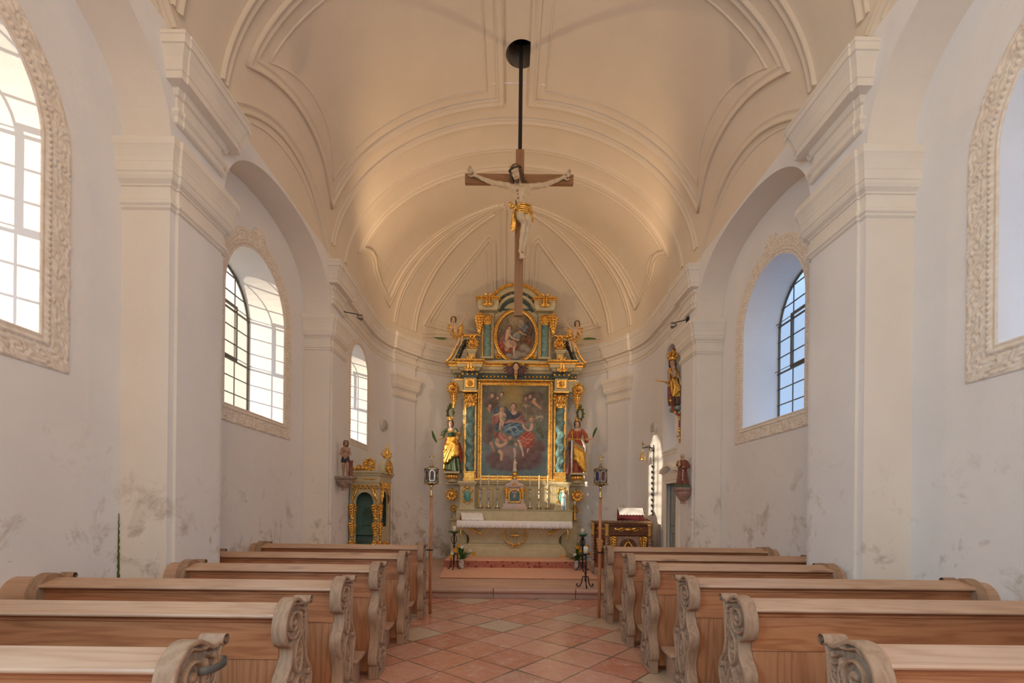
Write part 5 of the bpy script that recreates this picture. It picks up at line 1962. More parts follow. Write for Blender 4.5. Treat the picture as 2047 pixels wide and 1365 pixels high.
for s in (-1, 1):
    c = MB().lathe([(.095, 4.99), (.095, 5.02), (.08, 5.04), (.078, 5.05), (.074, 5.78)], (AX + s * .68, 11.44, 0), 24)
    c.build('upper_column', 'marbled_blue', al)
    put(CAPV, 'upper_capital', al, 'gold', s * .68, 11.44, 5.78, .74)
    put(BRK, 'upper_bracket', al, 'gold', s * .67, 11.28, 6.34, .95)
    put(DROP, 'side_acanthus', al, 'gold', s * .88, 11.46, 6.0, 1.05, s < 0)
    put(ROS, 'corner_ornament', al, 'gold', s * .43, 11.56, 5.07, .55, s < 0)
    put(ROS, 'corner_ornament', al, 'gold', s * .86, 11.44, 6.02, .42, s > 0)
# arched pediment over the upper storey
def archband(name, r0, r1, y0, y1, m, par, a0=18, a1=162, cz0=6.02):
    b_ = MB()
    rings = []
    for i in range(41):
        a = math.radians(a0 + (a1 - a0) * i / 40)
        rings.append([(AX + r * cos(a), y, cz0 + r * sin(a)) for r, y in ((r0, y0), (r1, y0), (r1, y1), (r0, y1))])
    b_.loft(rings)
    return b_.build(name, m, par, smooth=True, auto=40)
ped_ = archband('arched_pediment', .56, .66, 11.40, 11.70, 'altar_olive', al)
archband('pediment_gilding', .66, .72, 11.32, 11.70, 'gold', ped_, 22, 158)
archband('pediment_blue_band', .49, .56, 11.46, 11.70, 'altar_blue', ped_)
archband('pediment_inner', .43, .49, 11.42, 11.70, 'altar_olive', ped_)
archband('pediment_soffit', .38, .43, 11.50, 11.70, 'altar_blue', ped_)
g = MB()
for k in range(9):
    a = math.radians(30 + 120 * k / 8)
    MB().ball((AX + .525 * cos(a), 11.45, 6.02 + .525 * sin(a)), .022, 8).build('boss', 'gold', ped_)
for k in range(30):
    a = math.radians(24 + 132 * k / 29)
    MB().ball((AX + .69 * cos(a), 11.31, 6.02 + .69 * sin(a)), .018, 6).build('bead', 'gold', ped_)
put(ROS, 'pediment_crest', al, 'gold', 0, 11.32, 6.74, .35)
b = MB()
abox(b, -.40, .40, 11.6, 11.7, 6.0, 6.4)
b.build('tympanum', 'altar_olive', al, smooth=False)
# oval painting and frame
OC = (AX, 5.56)
def oval(rx, rz, y, n=72):
    return [(OC[0] + rx * cos(2 * PI * k / n), y, OC[1] + rz * sin(2 * PI * k / n)) for k in range(n)]
b = MB()
pts = oval(.50, .615, 11.572)
b.surf_sweep(pts, [(0, -1, 0)] * 72, [(-.05, 0), (-.05, .03), (-.03, .055), (.0, .04), (.03, .055), (.045, .02), (.045, 0)], True)
g = b
for k in range(60):
    a = 2 * PI * k / 60
    g.ball((OC[0] + .50 * cos(a), 11.525, OC[1] + .615 * sin(a)), .016, 6)
of = b.build('oval_frame', 'gold', al)
p = Paint(150, 190, 480, 1290, 1160, 180)
p.C[:] = (.13, .10, .075)
p.blend(np.exp(-((p.X - 830) / 180) ** 2 - ((p.Y - 330) / 170) ** 2) * .9, (.44, .35, .22))
p.blend(np.exp(-((p.X - 620) / 160) ** 2 - ((p.Y - 400) / 200) ** 2) * .5, (.24, .19, .13))
p.poly([(620, 300), (700, 290), (760, 420), (700, 400)], (.20, .15, .10), 10)
p.ell(1130, 560, 150, 170, (.16, .10, .075), 0, .5, (.06, .04, .04))
p.poly([(1040, 680), (1200, 650), (1230, 850), (1060, 860)], (.24, .10, .045), 6, (.13, .05, .03), (.06, 0, 0))
for x, y, rx, ry in ((1050, 900, 110, 90), (1150, 960, 80, 70), (740, 1080, 90, 70), (930, 1040, 110, 90), (870, 1100, 90, 60), (1060, 1040, 90, 60)):
    p.ell(x, y, rx, ry, (.44, .38, .33), 0, .5, (.20, .17, .17))
p.poly([(930, 340), (1040, 320), (1060, 420), (1000, 520), (940, 480)], (.50, .43, .32), 8, (.30, .25, .20), (.05, .05, 0))
p.poly([(1020, 450), (1110, 370), (1150, 450), (1110, 590), (1020, 590), (1000, 520)], (.24, .28, .30), 6, (.08, .10, .14), (.08, .03, 0))
p.poly([(1090, 360), (1170, 380), (1160, 470), (1110, 450)], (.05, .06, .10), 8)
p.face(1010, 380, 30, (.30, .26, .22))
p.ell(895, 665, 82, 78, (.38, .40, .38), 0, .1, (.12, .16, .18))
p.ell(925, 590, 34, 26, (.50, .33, .10), 0, .3)
p.limb([(960, 560), (1020, 620), (1100, 640)], 18, (.52, .42, .32))
p.poly([(520, 770), (640, 600), (660, 560), (700, 590), (620, 760), (560, 820)], (.42, .20, .16), 5, (.25, .09, .08), (.06, .05, 0))
p.limb([(730, 560), (700, 660), (680, 740)], 58, (.62, .48, .36))
p.limb([(720, 600), (790, 700), (880, 740), (950, 745)], 22, (.62, .47, .35))
p.poly([(500, 800), (600, 780), (760, 760), (880, 760), (930, 870), (900, 960), (860, 880), (760, 1000), (620, 1040), (520, 930)], (.46, .10, .06), 5, (.20, .03, .025), (.05, .04, 0))
p.poly([(590, 790), (720, 740), (860, 760), (900, 860), (860, 950), (780, 870), (690, 1000), (640, 960), (660, 860)], (.60, .45, .33), 5, (.40, .26, .19), (.07, .02, 1))
p.limb([(850, 900), (840, 1000), (860, 1080)], 30, (.62, .46, .34))
p.face(745, 510, 48, (.14, .07, .045))
p.noise(.016)
nx, nz = p.X.shape
V, C, keep, idx = [], [], {}, 0
for i in range(nx):
    for j in range(nz):
        x = (i / (nx - 1) * 2 - 1) * .462
        z = (j / (nz - 1) * 2 - 1) * .577
        if (x / .465) ** 2 + (z / .58) ** 2 <= 1.0:
            keep[(i, j)] = idx
            idx += 1
            V.append((OC[0] + x, 11.572, OC[1] + z))
            C.append(p.C[i, j])
F = [(keep[(i, j)], keep[(i + 1, j)], keep[(i + 1, j + 1)], keep[(i, j + 1)]) for (i, j) in keep if (i + 1, j) in keep and (i + 1, j + 1) in keep and (i, j + 1) in keep]
o = make('oval_painting', V, F, 'canvas', al, cols=np.array(C))
o['label'] = 'oval oil painting of a bearded man in red drapery holding a globe among clouds'
# broken pediment wings with scroll heads
for s in (-1, 1):
    outer = [(1.66, 4.83), (1.58, 4.90), (1.50, 5.02), (1.42, 5.20), (1.34, 5.36), (1.24, 5.45), (1.12, 5.46)]
    inner = [(1.10, 5.34), (1.20, 5.32), (1.27, 5.22), (1.32, 5.08), (1.37, 4.96), (1.42, 4.88), (1.44, 4.86)]
    def band(o_, i_, f0, f1):
        a_ = [(oo[0] + (ii[0] - oo[0]) * f0, oo[1] + (ii[1] - oo[1]) * f0) for oo, ii in zip(o_, i_[::-1])]
        c_ = [(oo[0] + (ii[0] - oo[0]) * f1, oo[1] + (ii[1] - oo[1]) * f1) for oo, ii in zip(o_, i_[::-1])]
        return [(AX + s * x, z) for x, z in a_ + c_[::-1]]
    w_ = MB().prism(band(outer, inner, .22, .62), 11.30, 11.62).build('pediment_wing', 'altar_olive', al, smooth=False)
    MB().prism(band(outer, inner, 0, .22), 11.22, 11.62).build('wing_gilding', 'gold', w_, smooth=False)
    MB().prism(band(outer, inner, .62, 1.0), 11.36, 11.62).build('wing_blue_band', 'altar_blue', w_, smooth=False)
    g = MB()
    for k in range(6):
        t = (k + .5) / 6 * 5.9
        i0 = int(t)
        f = t - i0
        oo = (outer[i0][0] * (1 - f) + outer[i0 + 1][0] * f, outer[i0][1] * (1 - f) + outer[i0 + 1][1] * f)
        ri = inner[::-1]
        ii = (ri[i0][0] * (1 - f) + ri[i0 + 1][0] * f, ri[i0][1] * (1 - f) + ri[i0 + 1][1] * f)
        MB().ball((AX + s * (oo[0] * .2 + ii[0] * .8), 11.35, oo[1] * .2 + ii[1] * .8), .024, 8).build('boss', 'gold', w_)
    put(ROS, 'wing_scroll', al, 'gold', s * 1.03, 11.30, 5.27, 1.0, s < 0)
    def f_top(vx):
        for k in range(5):
            vx.path([(-.22 + .09 * k, 0, .0), (-.17 + .09 * k, -.03, .05), (-.10 + .09 * k, -.01, .055), (-.06 + .09 * k, 0, .03)], .028, .018, .008)
    put(shape((-.28, -.08, -.05), (.36, .05, .12), .008, f_top), 'wing_acanthus', al, 'gold', s * 1.14, 11.32, 5.43, 1.0, s > 0)
    pb = MB()
    mould(pb, s * 1.04 - .08, s * 1.04 + .08, 11.30, 11.6, [(0, 4.86), (0, 5.05), (.02, 5.07), (.05, 5.12), (.05, 5.14)])
    p_ = pb.build('scroll_pedestal', 'altar_olive', al, smooth=False)
    MB().box(AX + s * 1.04 - .05, AX + s * 1.04 + .05, 11.285, 11.30, 4.88, 5.03).build('pedestal_gilding', 'gold', p_, smooth=False)
# ---------------------------------------------------------------- carved figures
def A(px, py, d):
    """a point of the place at depth d for a position in the photograph"""
    u, v = px - 1015, 1013 - py
    return (-.06 + (u - .011 * v) * d / 960, 1.45 + (v + .011 * u) * d / 960)
def AP(ox, oy, s, d):
    def f(zx, zy, dy=0.0):
        X, Z = A(ox + zx / s, oy + zy / s, d)
        return (X, d + dy, Z)
    return f
def bounds(pts, m):
    a = np.array(pts)
    return a.min(0) - m, a.max(0) + m
SKIN = (.68, .47, .35)
def crown(name, par, c, r, h, m='gold', n=6):
    b = MB()
    rings = []
    for rr_, z in ((r * .86, 0), (r * .9, h * .25), (r * .95, h * .45)):
        rings.append([(c[0] + rr_ * cos(2 * PI * k / 24), c[1] + rr_ * sin(2 * PI * k / 24), c[2] + z) for k in range(24)])
    b.loft(rings)
    for k in range(n):
        a = 2 * PI * k / n + .3
        x, y = c[0] + r * .92 * cos(a), c[1] + r * .92 * sin(a)
        b.lathe([(r * .30, h * .4), (r * .22, h * .65), (r * .10, h * .8), (r * .16, h * .9), (.001, h * 1.0)], (x, y, c[2]), 8, .8, .8)
    return b.build(name, m, par)
def curls(vx, c, s, Rm, n=30, low=.0):
    c = np.array(c, float)
    P = lambda x, y, z: c + s * (Rm @ np.array([x, y, z]))
    vx.ell(P(0, .030, .045), np.array([.078, .078, .075]) * s, .01 * s)
    for k in range(n):
        a = 2 * PI * k * .618
        t = (k + .5) / n
        el = -.45 + 1.45 * t
        x, y, z = .088 * cos(a) * cos(el), .03 + .088 * sin(a) * cos(el), .03 + .088 * sin(el)
        if y < -.035 and z < .075:
            continue
        vx.ell(P(x, y, z), np.array([.026, .026, .026]) * s, .006 * s)
    for q in (-1, 1):
        for k in range(4):
            vx.path([P(q * (.078 + .004 * k), .0 + .02 * k, .0), P(q * .086, .0 + .022 * k, -.05), P(q * .070, .01 + .022 * k, -.09 - low)], .022 * s, .014 * s, .006 * s)
def leaf(name, par, a, b_, w, m='leaf_green', th=.006):
    a, b_ = Vector(a), Vector(b_)
    d = (b_ - a)
    L = d.length
    d.normalize()
    side_ = d.cross(Vector((0, 1, 0))).normalized()
    mb = MB()
    top, bot = [], []
    n = 14
    rings = []
    for i in range(n + 1):
        t = i / n
        ww = w * sin(PI * min(1, t * .9 + .08)) ** .8 + .002
        c = a + d * L * t + side_ * .04 * L * sin(PI * t)
        rings.append([c + side_ * ww, c + Vector((0, -th, 0)), c - side_ * ww, c + Vector((0, th, 0))])
    mb.loft(rings)
    return mb.build(name, m, par)

def saint_left():
    T = AP(860, 820, 7.58, 11.30)
    r = root('saint_statue', (AX - 1.475, 11.30, 2.262), 'crowned woman figure in green bodice and gilded skirt, left of the altar painting', 'statue', 'saints flanking the altar painting')
    vx = Vox((AX - 1.93, 11.0, 3.0), (AX - 1.20, 11.46, 3.55), .0055)
    hc = T(308, 205, -.01)
    Rm = rotm(.10, .04, .12)
    P = head(vx, hc, .70, Rm, T(312, 285, .01))
    vx.ell(T(315, 305, .0), (.085, .055, .05), .02)
    vx.path([T(240, 330, -.01), T(208, 390, -.04), T(160, 430, -.09), T(130, 462, -.10)], .030, .019, .01)
    hand(vx, T(128, 464, -.10), (-.8, -.2, -.5), (0, -.5, .9), .85, .7, -1)
    vx.path([T(395, 330, -.01), T(425, 420, -.06), T(440, 470, -.14)], .032, .022, .01)
    hand(vx, T(440, 468, -.14), (.1, -.4, .9), (.8, .2, 0), .85, .6, 1)
    vx.build('body', 'painted', r, colf=lambda V: skin_cols(V, SKIN, face_spots(P, .70)))
    vx = Vox((AX - 1.74, 11.02, 2.25), (AX - 1.18, 11.56, 3.42), .0065)
    z = lambda y: T(0, y)[2]
    x = lambda v: T(v, 500)[0]
    vx.robe([(z(300), x(318), 11.31, .10, .062), (z(340), x(322), 11.30, .105, .075), (z(410), x(325), 11.31, .075, .062), (z(480), x(325), 11.31, .125, .10), (z(620), x(330), 11.31, .165, .13), (z(800), x(345), 11.31, .165, .13), (z(948), x(360), 11.32, .175, .14)], 9, .016, .01, .3)
    for a_, b_, c_ in ((T(250, 295, 0), T(205, 350, -.03), T(190, 400, -.05)), (T(385, 295, 0), T(420, 360, -.03), T(430, 420, -.07))):
        vx.path([a_, b_, c_], .042, .048, .015)
    def dc(V):
        c = np.tile(np.array((.045, .075, .035)), (len(V), 1))
        g = (V[:, 2] > z(335)) & (abs(V[:, 0] - x(318)) < .07)
        c[g] = (.50, .30, .07)
        g = abs(V[:, 2] - z(415)) < .012
        c[g] = (.6, .36, .08)
        return c
    vx.build('dress', 'painted', r, colf=dc)
    vx = Vox((AX - 1.76, 10.98, 2.25), (AX - 1.16, 11.50, 3.20), .0065)
    for k in range(8):                    # gilded overskirt: soft body, then folds drawn down from the right hip
        vx.path([T(265 + 20 * k, 430, -.06), T(245 + 25 * k, 560, -.115), T(230 + 27 * k, 680, -.13), T(225 + 28 * k, 800 - 22 * k, -.135)], .030, .036, .05)
    for k, (xe, ye) in enumerate(((222, 640), (226, 720), (240, 790), (278, 790), (318, 745), (360, 700), (400, 655))):
        vx.path([T(400 - 6 * k + 5 * (k % 2), 425 + 2 * k, -.085), T(340 + 9 * k, 500 + 6 * k, -.165), T(270 + 22 * k, 585 + 9 * k, -.185 + .004 * k), T(xe, ye, -.165)], .014, .020 + .004 * (k % 3), .012)
    for k in range(5):
        vx.path([T(240 + 6 * k, 620, -.10 + .02 * k), T(225 + 8 * k, 780, -.09 + .02 * k), T(215 + 10 * k, 895, -.08 + .02 * k)], .024, .024, .01)
    for k in range(4):
        vx.path([T(420 + 8 * k, 500, -.09 + .03 * k), T(455 + 8 * k, 640, -.09 + .03 * k), T(460 + 6 * k, 780 - 20 * k, -.07 + .03 * k)], .022, .020, .01)
    def mc(V):
        c = np.zeros((len(V), 4))
        c[:] = (.80, .45, .10, 1)
        red = ((V[:, 0] > x(425)) | ((V[:, 0] < x(255)) & (V[:, 2] > z(600)))) & (V[:, 1] > 11.16)
        c[red] = (.36, .05, .03, .1)
        return c
    vx.build('mantle', 'painted_gilt', r, colf=mc)
    vx = Vox((AX - 1.64, 11.15, 3.28), (AX - 1.36, 11.42, 3.60), .0055)
    curls(vx, hc, .72, Rm, 36, .02)
    vx.build('hair', 'brown_hair', r)
    crown('crown', r, (hc[0], 11.30, T(0, 150)[2] - .01), .062, .10)
    leaf('palm_leaf', r, T(112, 500, -.13), T(38, 315, -.12), .028)
    c = MB().lathe([(.001, 0), (.045, .0), (.045, .01), (.012, .02), (.012, .06), (.05, .09), (.055, .15), (.058, .17), (.001, .18)], T(440, 460, -.17), 16)
    c.build('chalice', 'gold', r)

def saint_right():
    T = AP(1100, 820, 7.58, 11.30)
    r = root('saint_statue', (AX + 1.475, 11.30, 2.262), 'crowned woman figure in red dress leaning on a tall sword, right of the altar painting', 'statue', 'saints flanking the altar painting')
    vx = Vox((AX + 1.15, 11.0, 2.9), (AX + 1.86, 11.46, 3.55), .0055)
    hc = T(408, 215, -.01)
    Rm = rotm(-.12, -.03, .10)
    P = head(vx, hc, .70, Rm, T(408, 290, .01))
    vx.ell(T(410, 315, .0), (.085, .055, .05), .02)
    vx.path([T(325, 345, -.01), T(290, 430, -.05), T(305, 448, -.12)], .030, .020, .01)
    hand(vx, T(300, 446, -.12), (.5, -.5, -.2), (0, -.3, 1), .85, .7, 1)
    vx.path([T(495, 345, -.01), T(540, 440, -.03), T(560, 450, -.07), T(585, 440, -.10)], .030, .018, .01)
    hand(vx, T(585, 440, -.10), (.85, -.2, .35), (0, -.5, .9), .85, .6, 1)
    vx.build('body', 'painted', r, colf=lambda V: skin_cols(V, SKIN, face_spots(P, .70)))
    vx = Vox((AX + 1.18, 11.02, 2.25), (AX + 1.74, 11.56, 3.42), .0065)
    z = lambda y: T(0, y)[2]
    x = lambda v: T(v, 500)[0]
    vx.robe([(z(310), x(410), 11.31, .10, .062), (z(350), x(412), 11.30, .105, .075), (z(430), x(408), 11.31, .078, .062), (z(500), x(405), 11.31, .125, .10), (z(640), x(400), 11.31, .160, .13), (z(820), x(380), 11.31, .165, .13), (z(962), x(370), 11.32, .18, .14)], 9, .016, .01, .3, 1.2)
    for a_, b_, c_ in ((T(335, 310, 0), T(300, 380, -.02), T(290, 425, -.05)), (T(485, 310, 0), T(530, 380, -.02), T(545, 470, -.03), )):
        vx.path([a_, b_, c_], .042, .050, .015)
    def dc(V):
        c = np.tile(np.array((.36, .075, .035)), (len(V), 1))
        c[(V[:, 2] < z(620)) & (V[:, 0] < x(345))] = (.24, .04, .03)
        c[abs(V[:, 2] - z(435)) < .012] = (.62, .38, .09)
        return c
    vx.build('dress', 'painted', r, colf=dc)
    vx = Vox((AX + 1.14, 10.98, 2.25), (AX + 1.78, 11.50, 3.36), .0065)
    for k in range(8):
        vx.path([T(350 + 20 * k, 500 + 12 * k, -.065), T(352 + 21 * k, 620 + 10 * k, -.115), T(375 + 18 * k, 740 + 12 * k, -.125), T(400 + 15 * k, 780 + 20 * k, -.13)], .030, .034, .05)
    for k, (xe, ye) in enumerate(((350, 760), (395, 790), (430, 840), (462, 880), (492, 905), (515, 925))):
        vx.path([T(348 + 10 * k, 500 + 9 * k, -.085), T(352 + 24 * k, 590 + 12 * k, -.16), T(360 + 27 * k, 690 + 16 * k, -.175 + .005 * k), T(xe, ye, -.15)], .014, .020 + .004 * (k % 3), .012)
    for k in range(4):
        vx.path([T(470 + 8 * k, 640, -.10 + .03 * k), T(485 + 9 * k, 800, -.10 + .03 * k), T(490 + 12 * k, 920, -.09 + .03 * k)], .024, .026, .01)
    for k in range(4):
        vx.path([T(330 - 8 * k, 330, -.03 + .02 * k), T(300 - 6 * k, 480, -.04 + .03 * k), T(285 - 6 * k, 640, -.03 + .03 * k), T(280 - 6 * k, 900 - 20 * k, -.02 + .03 * k)], .024, .022, .012)
    def mc(V):
        c = np.zeros((len(V), 4))
        c[:] = (.82, .46, .09, 1)
        c[(V[:, 0] < x(325)) & (V[:, 2] < z(470))] = (.10, .04, .035, .1)
        bl = abs((V[:, 2] - (z(500) - (V[:, 0] - x(350)) * .62))) < .022
        c[bl & (V[:, 0] > x(330))] = (.22, .24, .34, .1)
        return c
    vx.build('mantle', 'painted_gilt', r, colf=mc)
    vx = Vox((AX + 1.34, 11.15, 3.28), (AX + 1.62, 11.42, 3.60), .0055)
    curls(vx, hc, .72, Rm, 36, .02)
    vx.build('hair', 'brown_hair', r)
    crown('crown', r, (hc[0], 11.30, T(0, 160)[2] - .01), .062, .10)
    leaf('palm_leaf', r, T(632, 420, -.12), T(695, 265, -.12), .026)
    s0, s1 = T(318, 470, -.20), T(306, 968, -.17)
    b = MB()
    pr = [(-.026, 0), (0, -.008), (.026, 0), (0, .008)]
    b.loft([[(p_[0] + x_ * w, p_[1] + y_, p_[2]) for x_, y_ in pr] for p_, w in ((s0, 1.0), (((s0[0] + s1[0]) / 2, (s0[1] + s1[1]) / 2, (s0[2] + s1[2]) / 2), .95), (s1, .7))])
    sw = b.build('sword_blade', 'silver', r, smooth=False)
    b = MB().tube([T(240, 458, -.20), T(396, 458, -.20)], .010, 8).tube([T(318, 458, -.20), T(320, 418, -.20)], .010, 8).ball(T(320, 410, -.20), .017, 8)
    b.build('sword_hilt', 'gold', r)
saint_left()
saint_right()

def putto(T, s, label):
    """s = +1 for the left one (raised arm on the right)"""
    hd, tor, hip, up, low = T['head'], T['torso'], T['hip'], T['up'], T['low']
    r = root('putto_statue', (hip[0], hip[1], T['foot'][2]), label, 'statue', 'winged children on the altar pediment')
    pts = [hd, tor, hip, up, low, T['foot'], T['knee']]
    lo, hi = bounds(pts, .13)
    vx = Vox(lo, hi, .0055)
    Rm = rotm(.15 * s, .12 * s, .1)
    P = head(vx, hd, .62, Rm, (tor[0], tor[1], tor[2] + .08))
    vx.ell((tor[0], tor[1], tor[2] + .055), (.062, .044, .045), .03)
    vx.ell((tor[0], tor[1], tor[2] - .01), (.056, .052, .085), .03)
    vx.ell((hip[0], hip[1], hip[2] + .02), (.072, .065, .06), .02)
    sh = (tor[0] + s * .07, tor[1], tor[2] + .07)
    el = ((sh[0] + up[0]) / 2 + s * .02, sh[1] - .03, (sh[2] + up[2]) / 2 - .02)
    vx.path([sh, el], .028, .022, .01)
    vx.path([el, up], .022, .014, .008)
    hand(vx, up, (s * .2, -.2, .9), (0, -1, 0), .6, .2, 1)
    sh = (tor[0] - s * .07, tor[1], tor[2] + .06)
    el = ((sh[0] + low[0]) / 2 - s * .02, sh[1] - .02, (sh[2] + low[2]) / 2)
    vx.path([sh, el], .028, .022, .01)
    vx.path([el, low], .022, .015, .008)
    hand(vx, low, (-s * .8, -.2, -.1), (0, -.2, 1), .6, .6, -1)
    k, f = T['knee'], T['foot']
    vx.path([(hip[0] + s * .03, hip[1], hip[2]), k], .046, .034, .015)
    vx.path([k, f], .034, .018, .01)
    vx.path([f, (f[0] - s * .01, f[1] - .055, f[2] - .012)], .018, .014, .008)
    k2, f2 = (k[0] + s * .06, k[1] + .03, k[2] + .01), (f[0] + s * .08, f[1] + .03, f[2] + .02)
    vx.path([(hip[0] + s * .05, hip[1] + .03, hip[2]), k2], .044, .032, .015)
    vx.path([k2, f2], .032, .017, .01)
    vx.path([f2, (f2[0], f2[1] - .05, f2[2] - .012)], .017, .013, .008)
    vx.build('body', 'painted', r, colf=lambda V: skin_cols(V, (.62, .44, .30), face_spots(P, .62)))
    vx = Vox(np.array(hd) - .11, np.array(hd) + .11, .0055)
    curls(vx, hd, .64, Rm, 34)
    vx.build('hair', 'brown_hair', r)
    lo, hi = bounds([hip, k, (tor[0] + s * .1, tor[1], tor[2]), (hip[0] - s * .12, hip[1], hip[2])], .1)
    vx = Vox(lo, hi, .006)
    for j in range(6):
        vx.path([(hip[0] - s * .08, hip[1] - .05 + .012 * j, hip[2] + .03 - .012 * j), (hip[0], hip[1] - .085 + .01 * j, hip[2] - .01 * j), (hip[0] + s * .09, hip[1] - .05 + .01 * j, hip[2] + .02 + .005 * j), (hip[0] + s * .12, hip[1], hip[2] + .10 - .02 * j)], .018, .013, .006)
    for j in range(4):
        vx.path([(hip[0] + s * .02, hip[1] - .08, hip[2]), (k[0] + s * .02 * j, k[1] - .03 + .015 * j, k[2] + .0)], .020, .014, .006)
    vx.build('loincloth', 'gold', r)
    for q in (-1, 1):
        V, F = WING
        V2 = np.stack([tor[0] + q * (.045 + V[:, 0] * .62), tor[1] + .05 + V[:, 1], tor[2] + .04 + V[:, 2] * .95], 1)
        make('wing', V2, F if q > 0 else F[:, ::-1], 'gold', r)
    leaf('palm_leaf', r, low, (low[0] - s * .34, low[1] - .02, low[2] + .012), .024)
T = AP(850, 560, 5.686, 11.20)
putto(dict(head=T(322, 450), torso=T(345, 560), hip=T(360, 640, .02), up=T(455, 405, -.03), low=T(268, 668, -.04), knee=T(395, 685, -.12), foot=T(368, 765, -.10)), 1, 'small winged child with a palm leaf seated on the left pediment scroll')
putto(dict(head=T(1728, 498), torso=T(1700, 600), hip=T(1690, 680, .02), up=T(1590, 470, -.03), low=T(1775, 680, -.04), knee=T(1668, 725, -.12), foot=T(1700, 830, -.10)), -1, 'small winged child with a palm leaf seated on the right pediment scroll')

# figure on the left console: standing man in a dark loincloth by a pillar stump
def console_shape(name, par, c, rx, ry, h, m, sx):
    b = MB()
    prof = [(.001, 0), (.28, .02), (.30, .10), (.22, .16), (.45, .32), (.75, .60), (.80, .68), (.74, .74), (.95, .84), (1.0, .90), (1.0, 1.0), (.001, 1.0)]
    b.lathe([(r_, z * h) for r_, z in prof], c, 18, rx, ry)
    return b.build(name, m, par, smooth=True, auto=35)
def console_left():
    yc, xc, zb = 8.06, -2.79, 1.93
    co = console_shape('wall_console', None, (-2.80, yc, 1.69), .20, .16, .24, mat('aged_console', (.42, .33, .25), .8, col2=(.22, .15, .11), scale=14, bmp=.4), -1)
    tag(co, 'weathered stone console on the left wall carrying the bare-chested figure', 'console')
    r = root('suffering_man_statue', (xc, yc, zb), 'wooden figure of a bare-chested bearded man in a dark loincloth on a console at left', 'statue')
    H = .62
    vx = Vox((xc - .16, yc - .16, zb - .005), (xc + .18, yc + .14, zb + H + .02), .005)
    P_ = lambda x, y, z: (xc + x, yc + y, zb + z)
    Rm = rotm(.5, .0, .15)
    Ph = head(vx, P_(.01, -.01, .555), .42, Rm, P_(.0, .005, .49))
    for z, rx, ry in ((.465, .062, .034), (.43, .058, .040), (.38, .048, .036), (.335, .052, .038)):
        vx.ell(P_(0, 0, z), (rx, ry, .04), .02)
    vx.path([P_(-.06, 0, .465), P_(-.075, -.01, .38), P_(-.02, -.055, .335)], .020, .014, .01)
    vx.path([P_(.06, 0, .465), P_(.08, -.01, .38), P_(.035, -.055, .33)], .020, .014, .01)
    hand(vx, P_(-.02, -.055, .335), (.8, -.3, -.3), (0, -1, .3), .40, .5, 1)
    hand(vx, P_(.035, -.055, .325), (-.5, -.3, -.6), (0, -1, .3), .40, .5, -1)
    vx.path([P_(-.028, 0, .31), P_(-.034, -.012, .17), P_(-.036, .005, .02)], .034, .016, .012)
    vx.path([P_(.030, 0, .31), P_(.036, -.02, .17), P_(.034, -.005, .02)], .034, .016, .012)
    for q in (-1, 1):
        vx.path([P_(q * .036, .0, .012), P_(q * .042, -.06, .006)], .016, .012, .008)
    vx.build('body', 'painted', r, colf=lambda V: skin_cols(V, (.42, .25, .17), face_spots(Ph, .42, (.25, .08, .06)) + [(P_(.0, -.04, .42), .02, (.35, .10, .07))]))
    vx = Vox((xc - .09, yc - .09, zb + .22), (xc + .10, yc + .09, zb + .36), .005)
    vx.robe([(zb + .345, xc, yc, .058, .044), (zb + .30, xc, yc, .064, .050), (zb + .235, xc, yc, .070, .052)], 8, .006)
    vx.build('loincloth', mat('dark_cloth', (.035, .03, .05), .7), r)
    vx = Vox((xc - .08, yc - .08, zb + .46), (xc + .10, yc + .10, zb + .64), .005)
    curls(vx, P_(.01, -.01, .555), .42, Rm, 26, .03)
    vx.ell(np.array(P_(.01, -.01, .555)) + .42 * (Rm @ np.array([0, -.06, -.10])), (.014, .014, .02), .005)
    vx.build('hair', 'brown_hair', r)
    b = MB().lathe([(.001, 0), (.045, 0), (.045, .02), (.032, .03), (.030, .24), (.040, .25), (.040, .27), (.001, .27)], P_(.085, .02, 0), 14)
    b.build('pillar_stump', mat('red_brown', (.25, .075, .05), .5), r)
console_left()

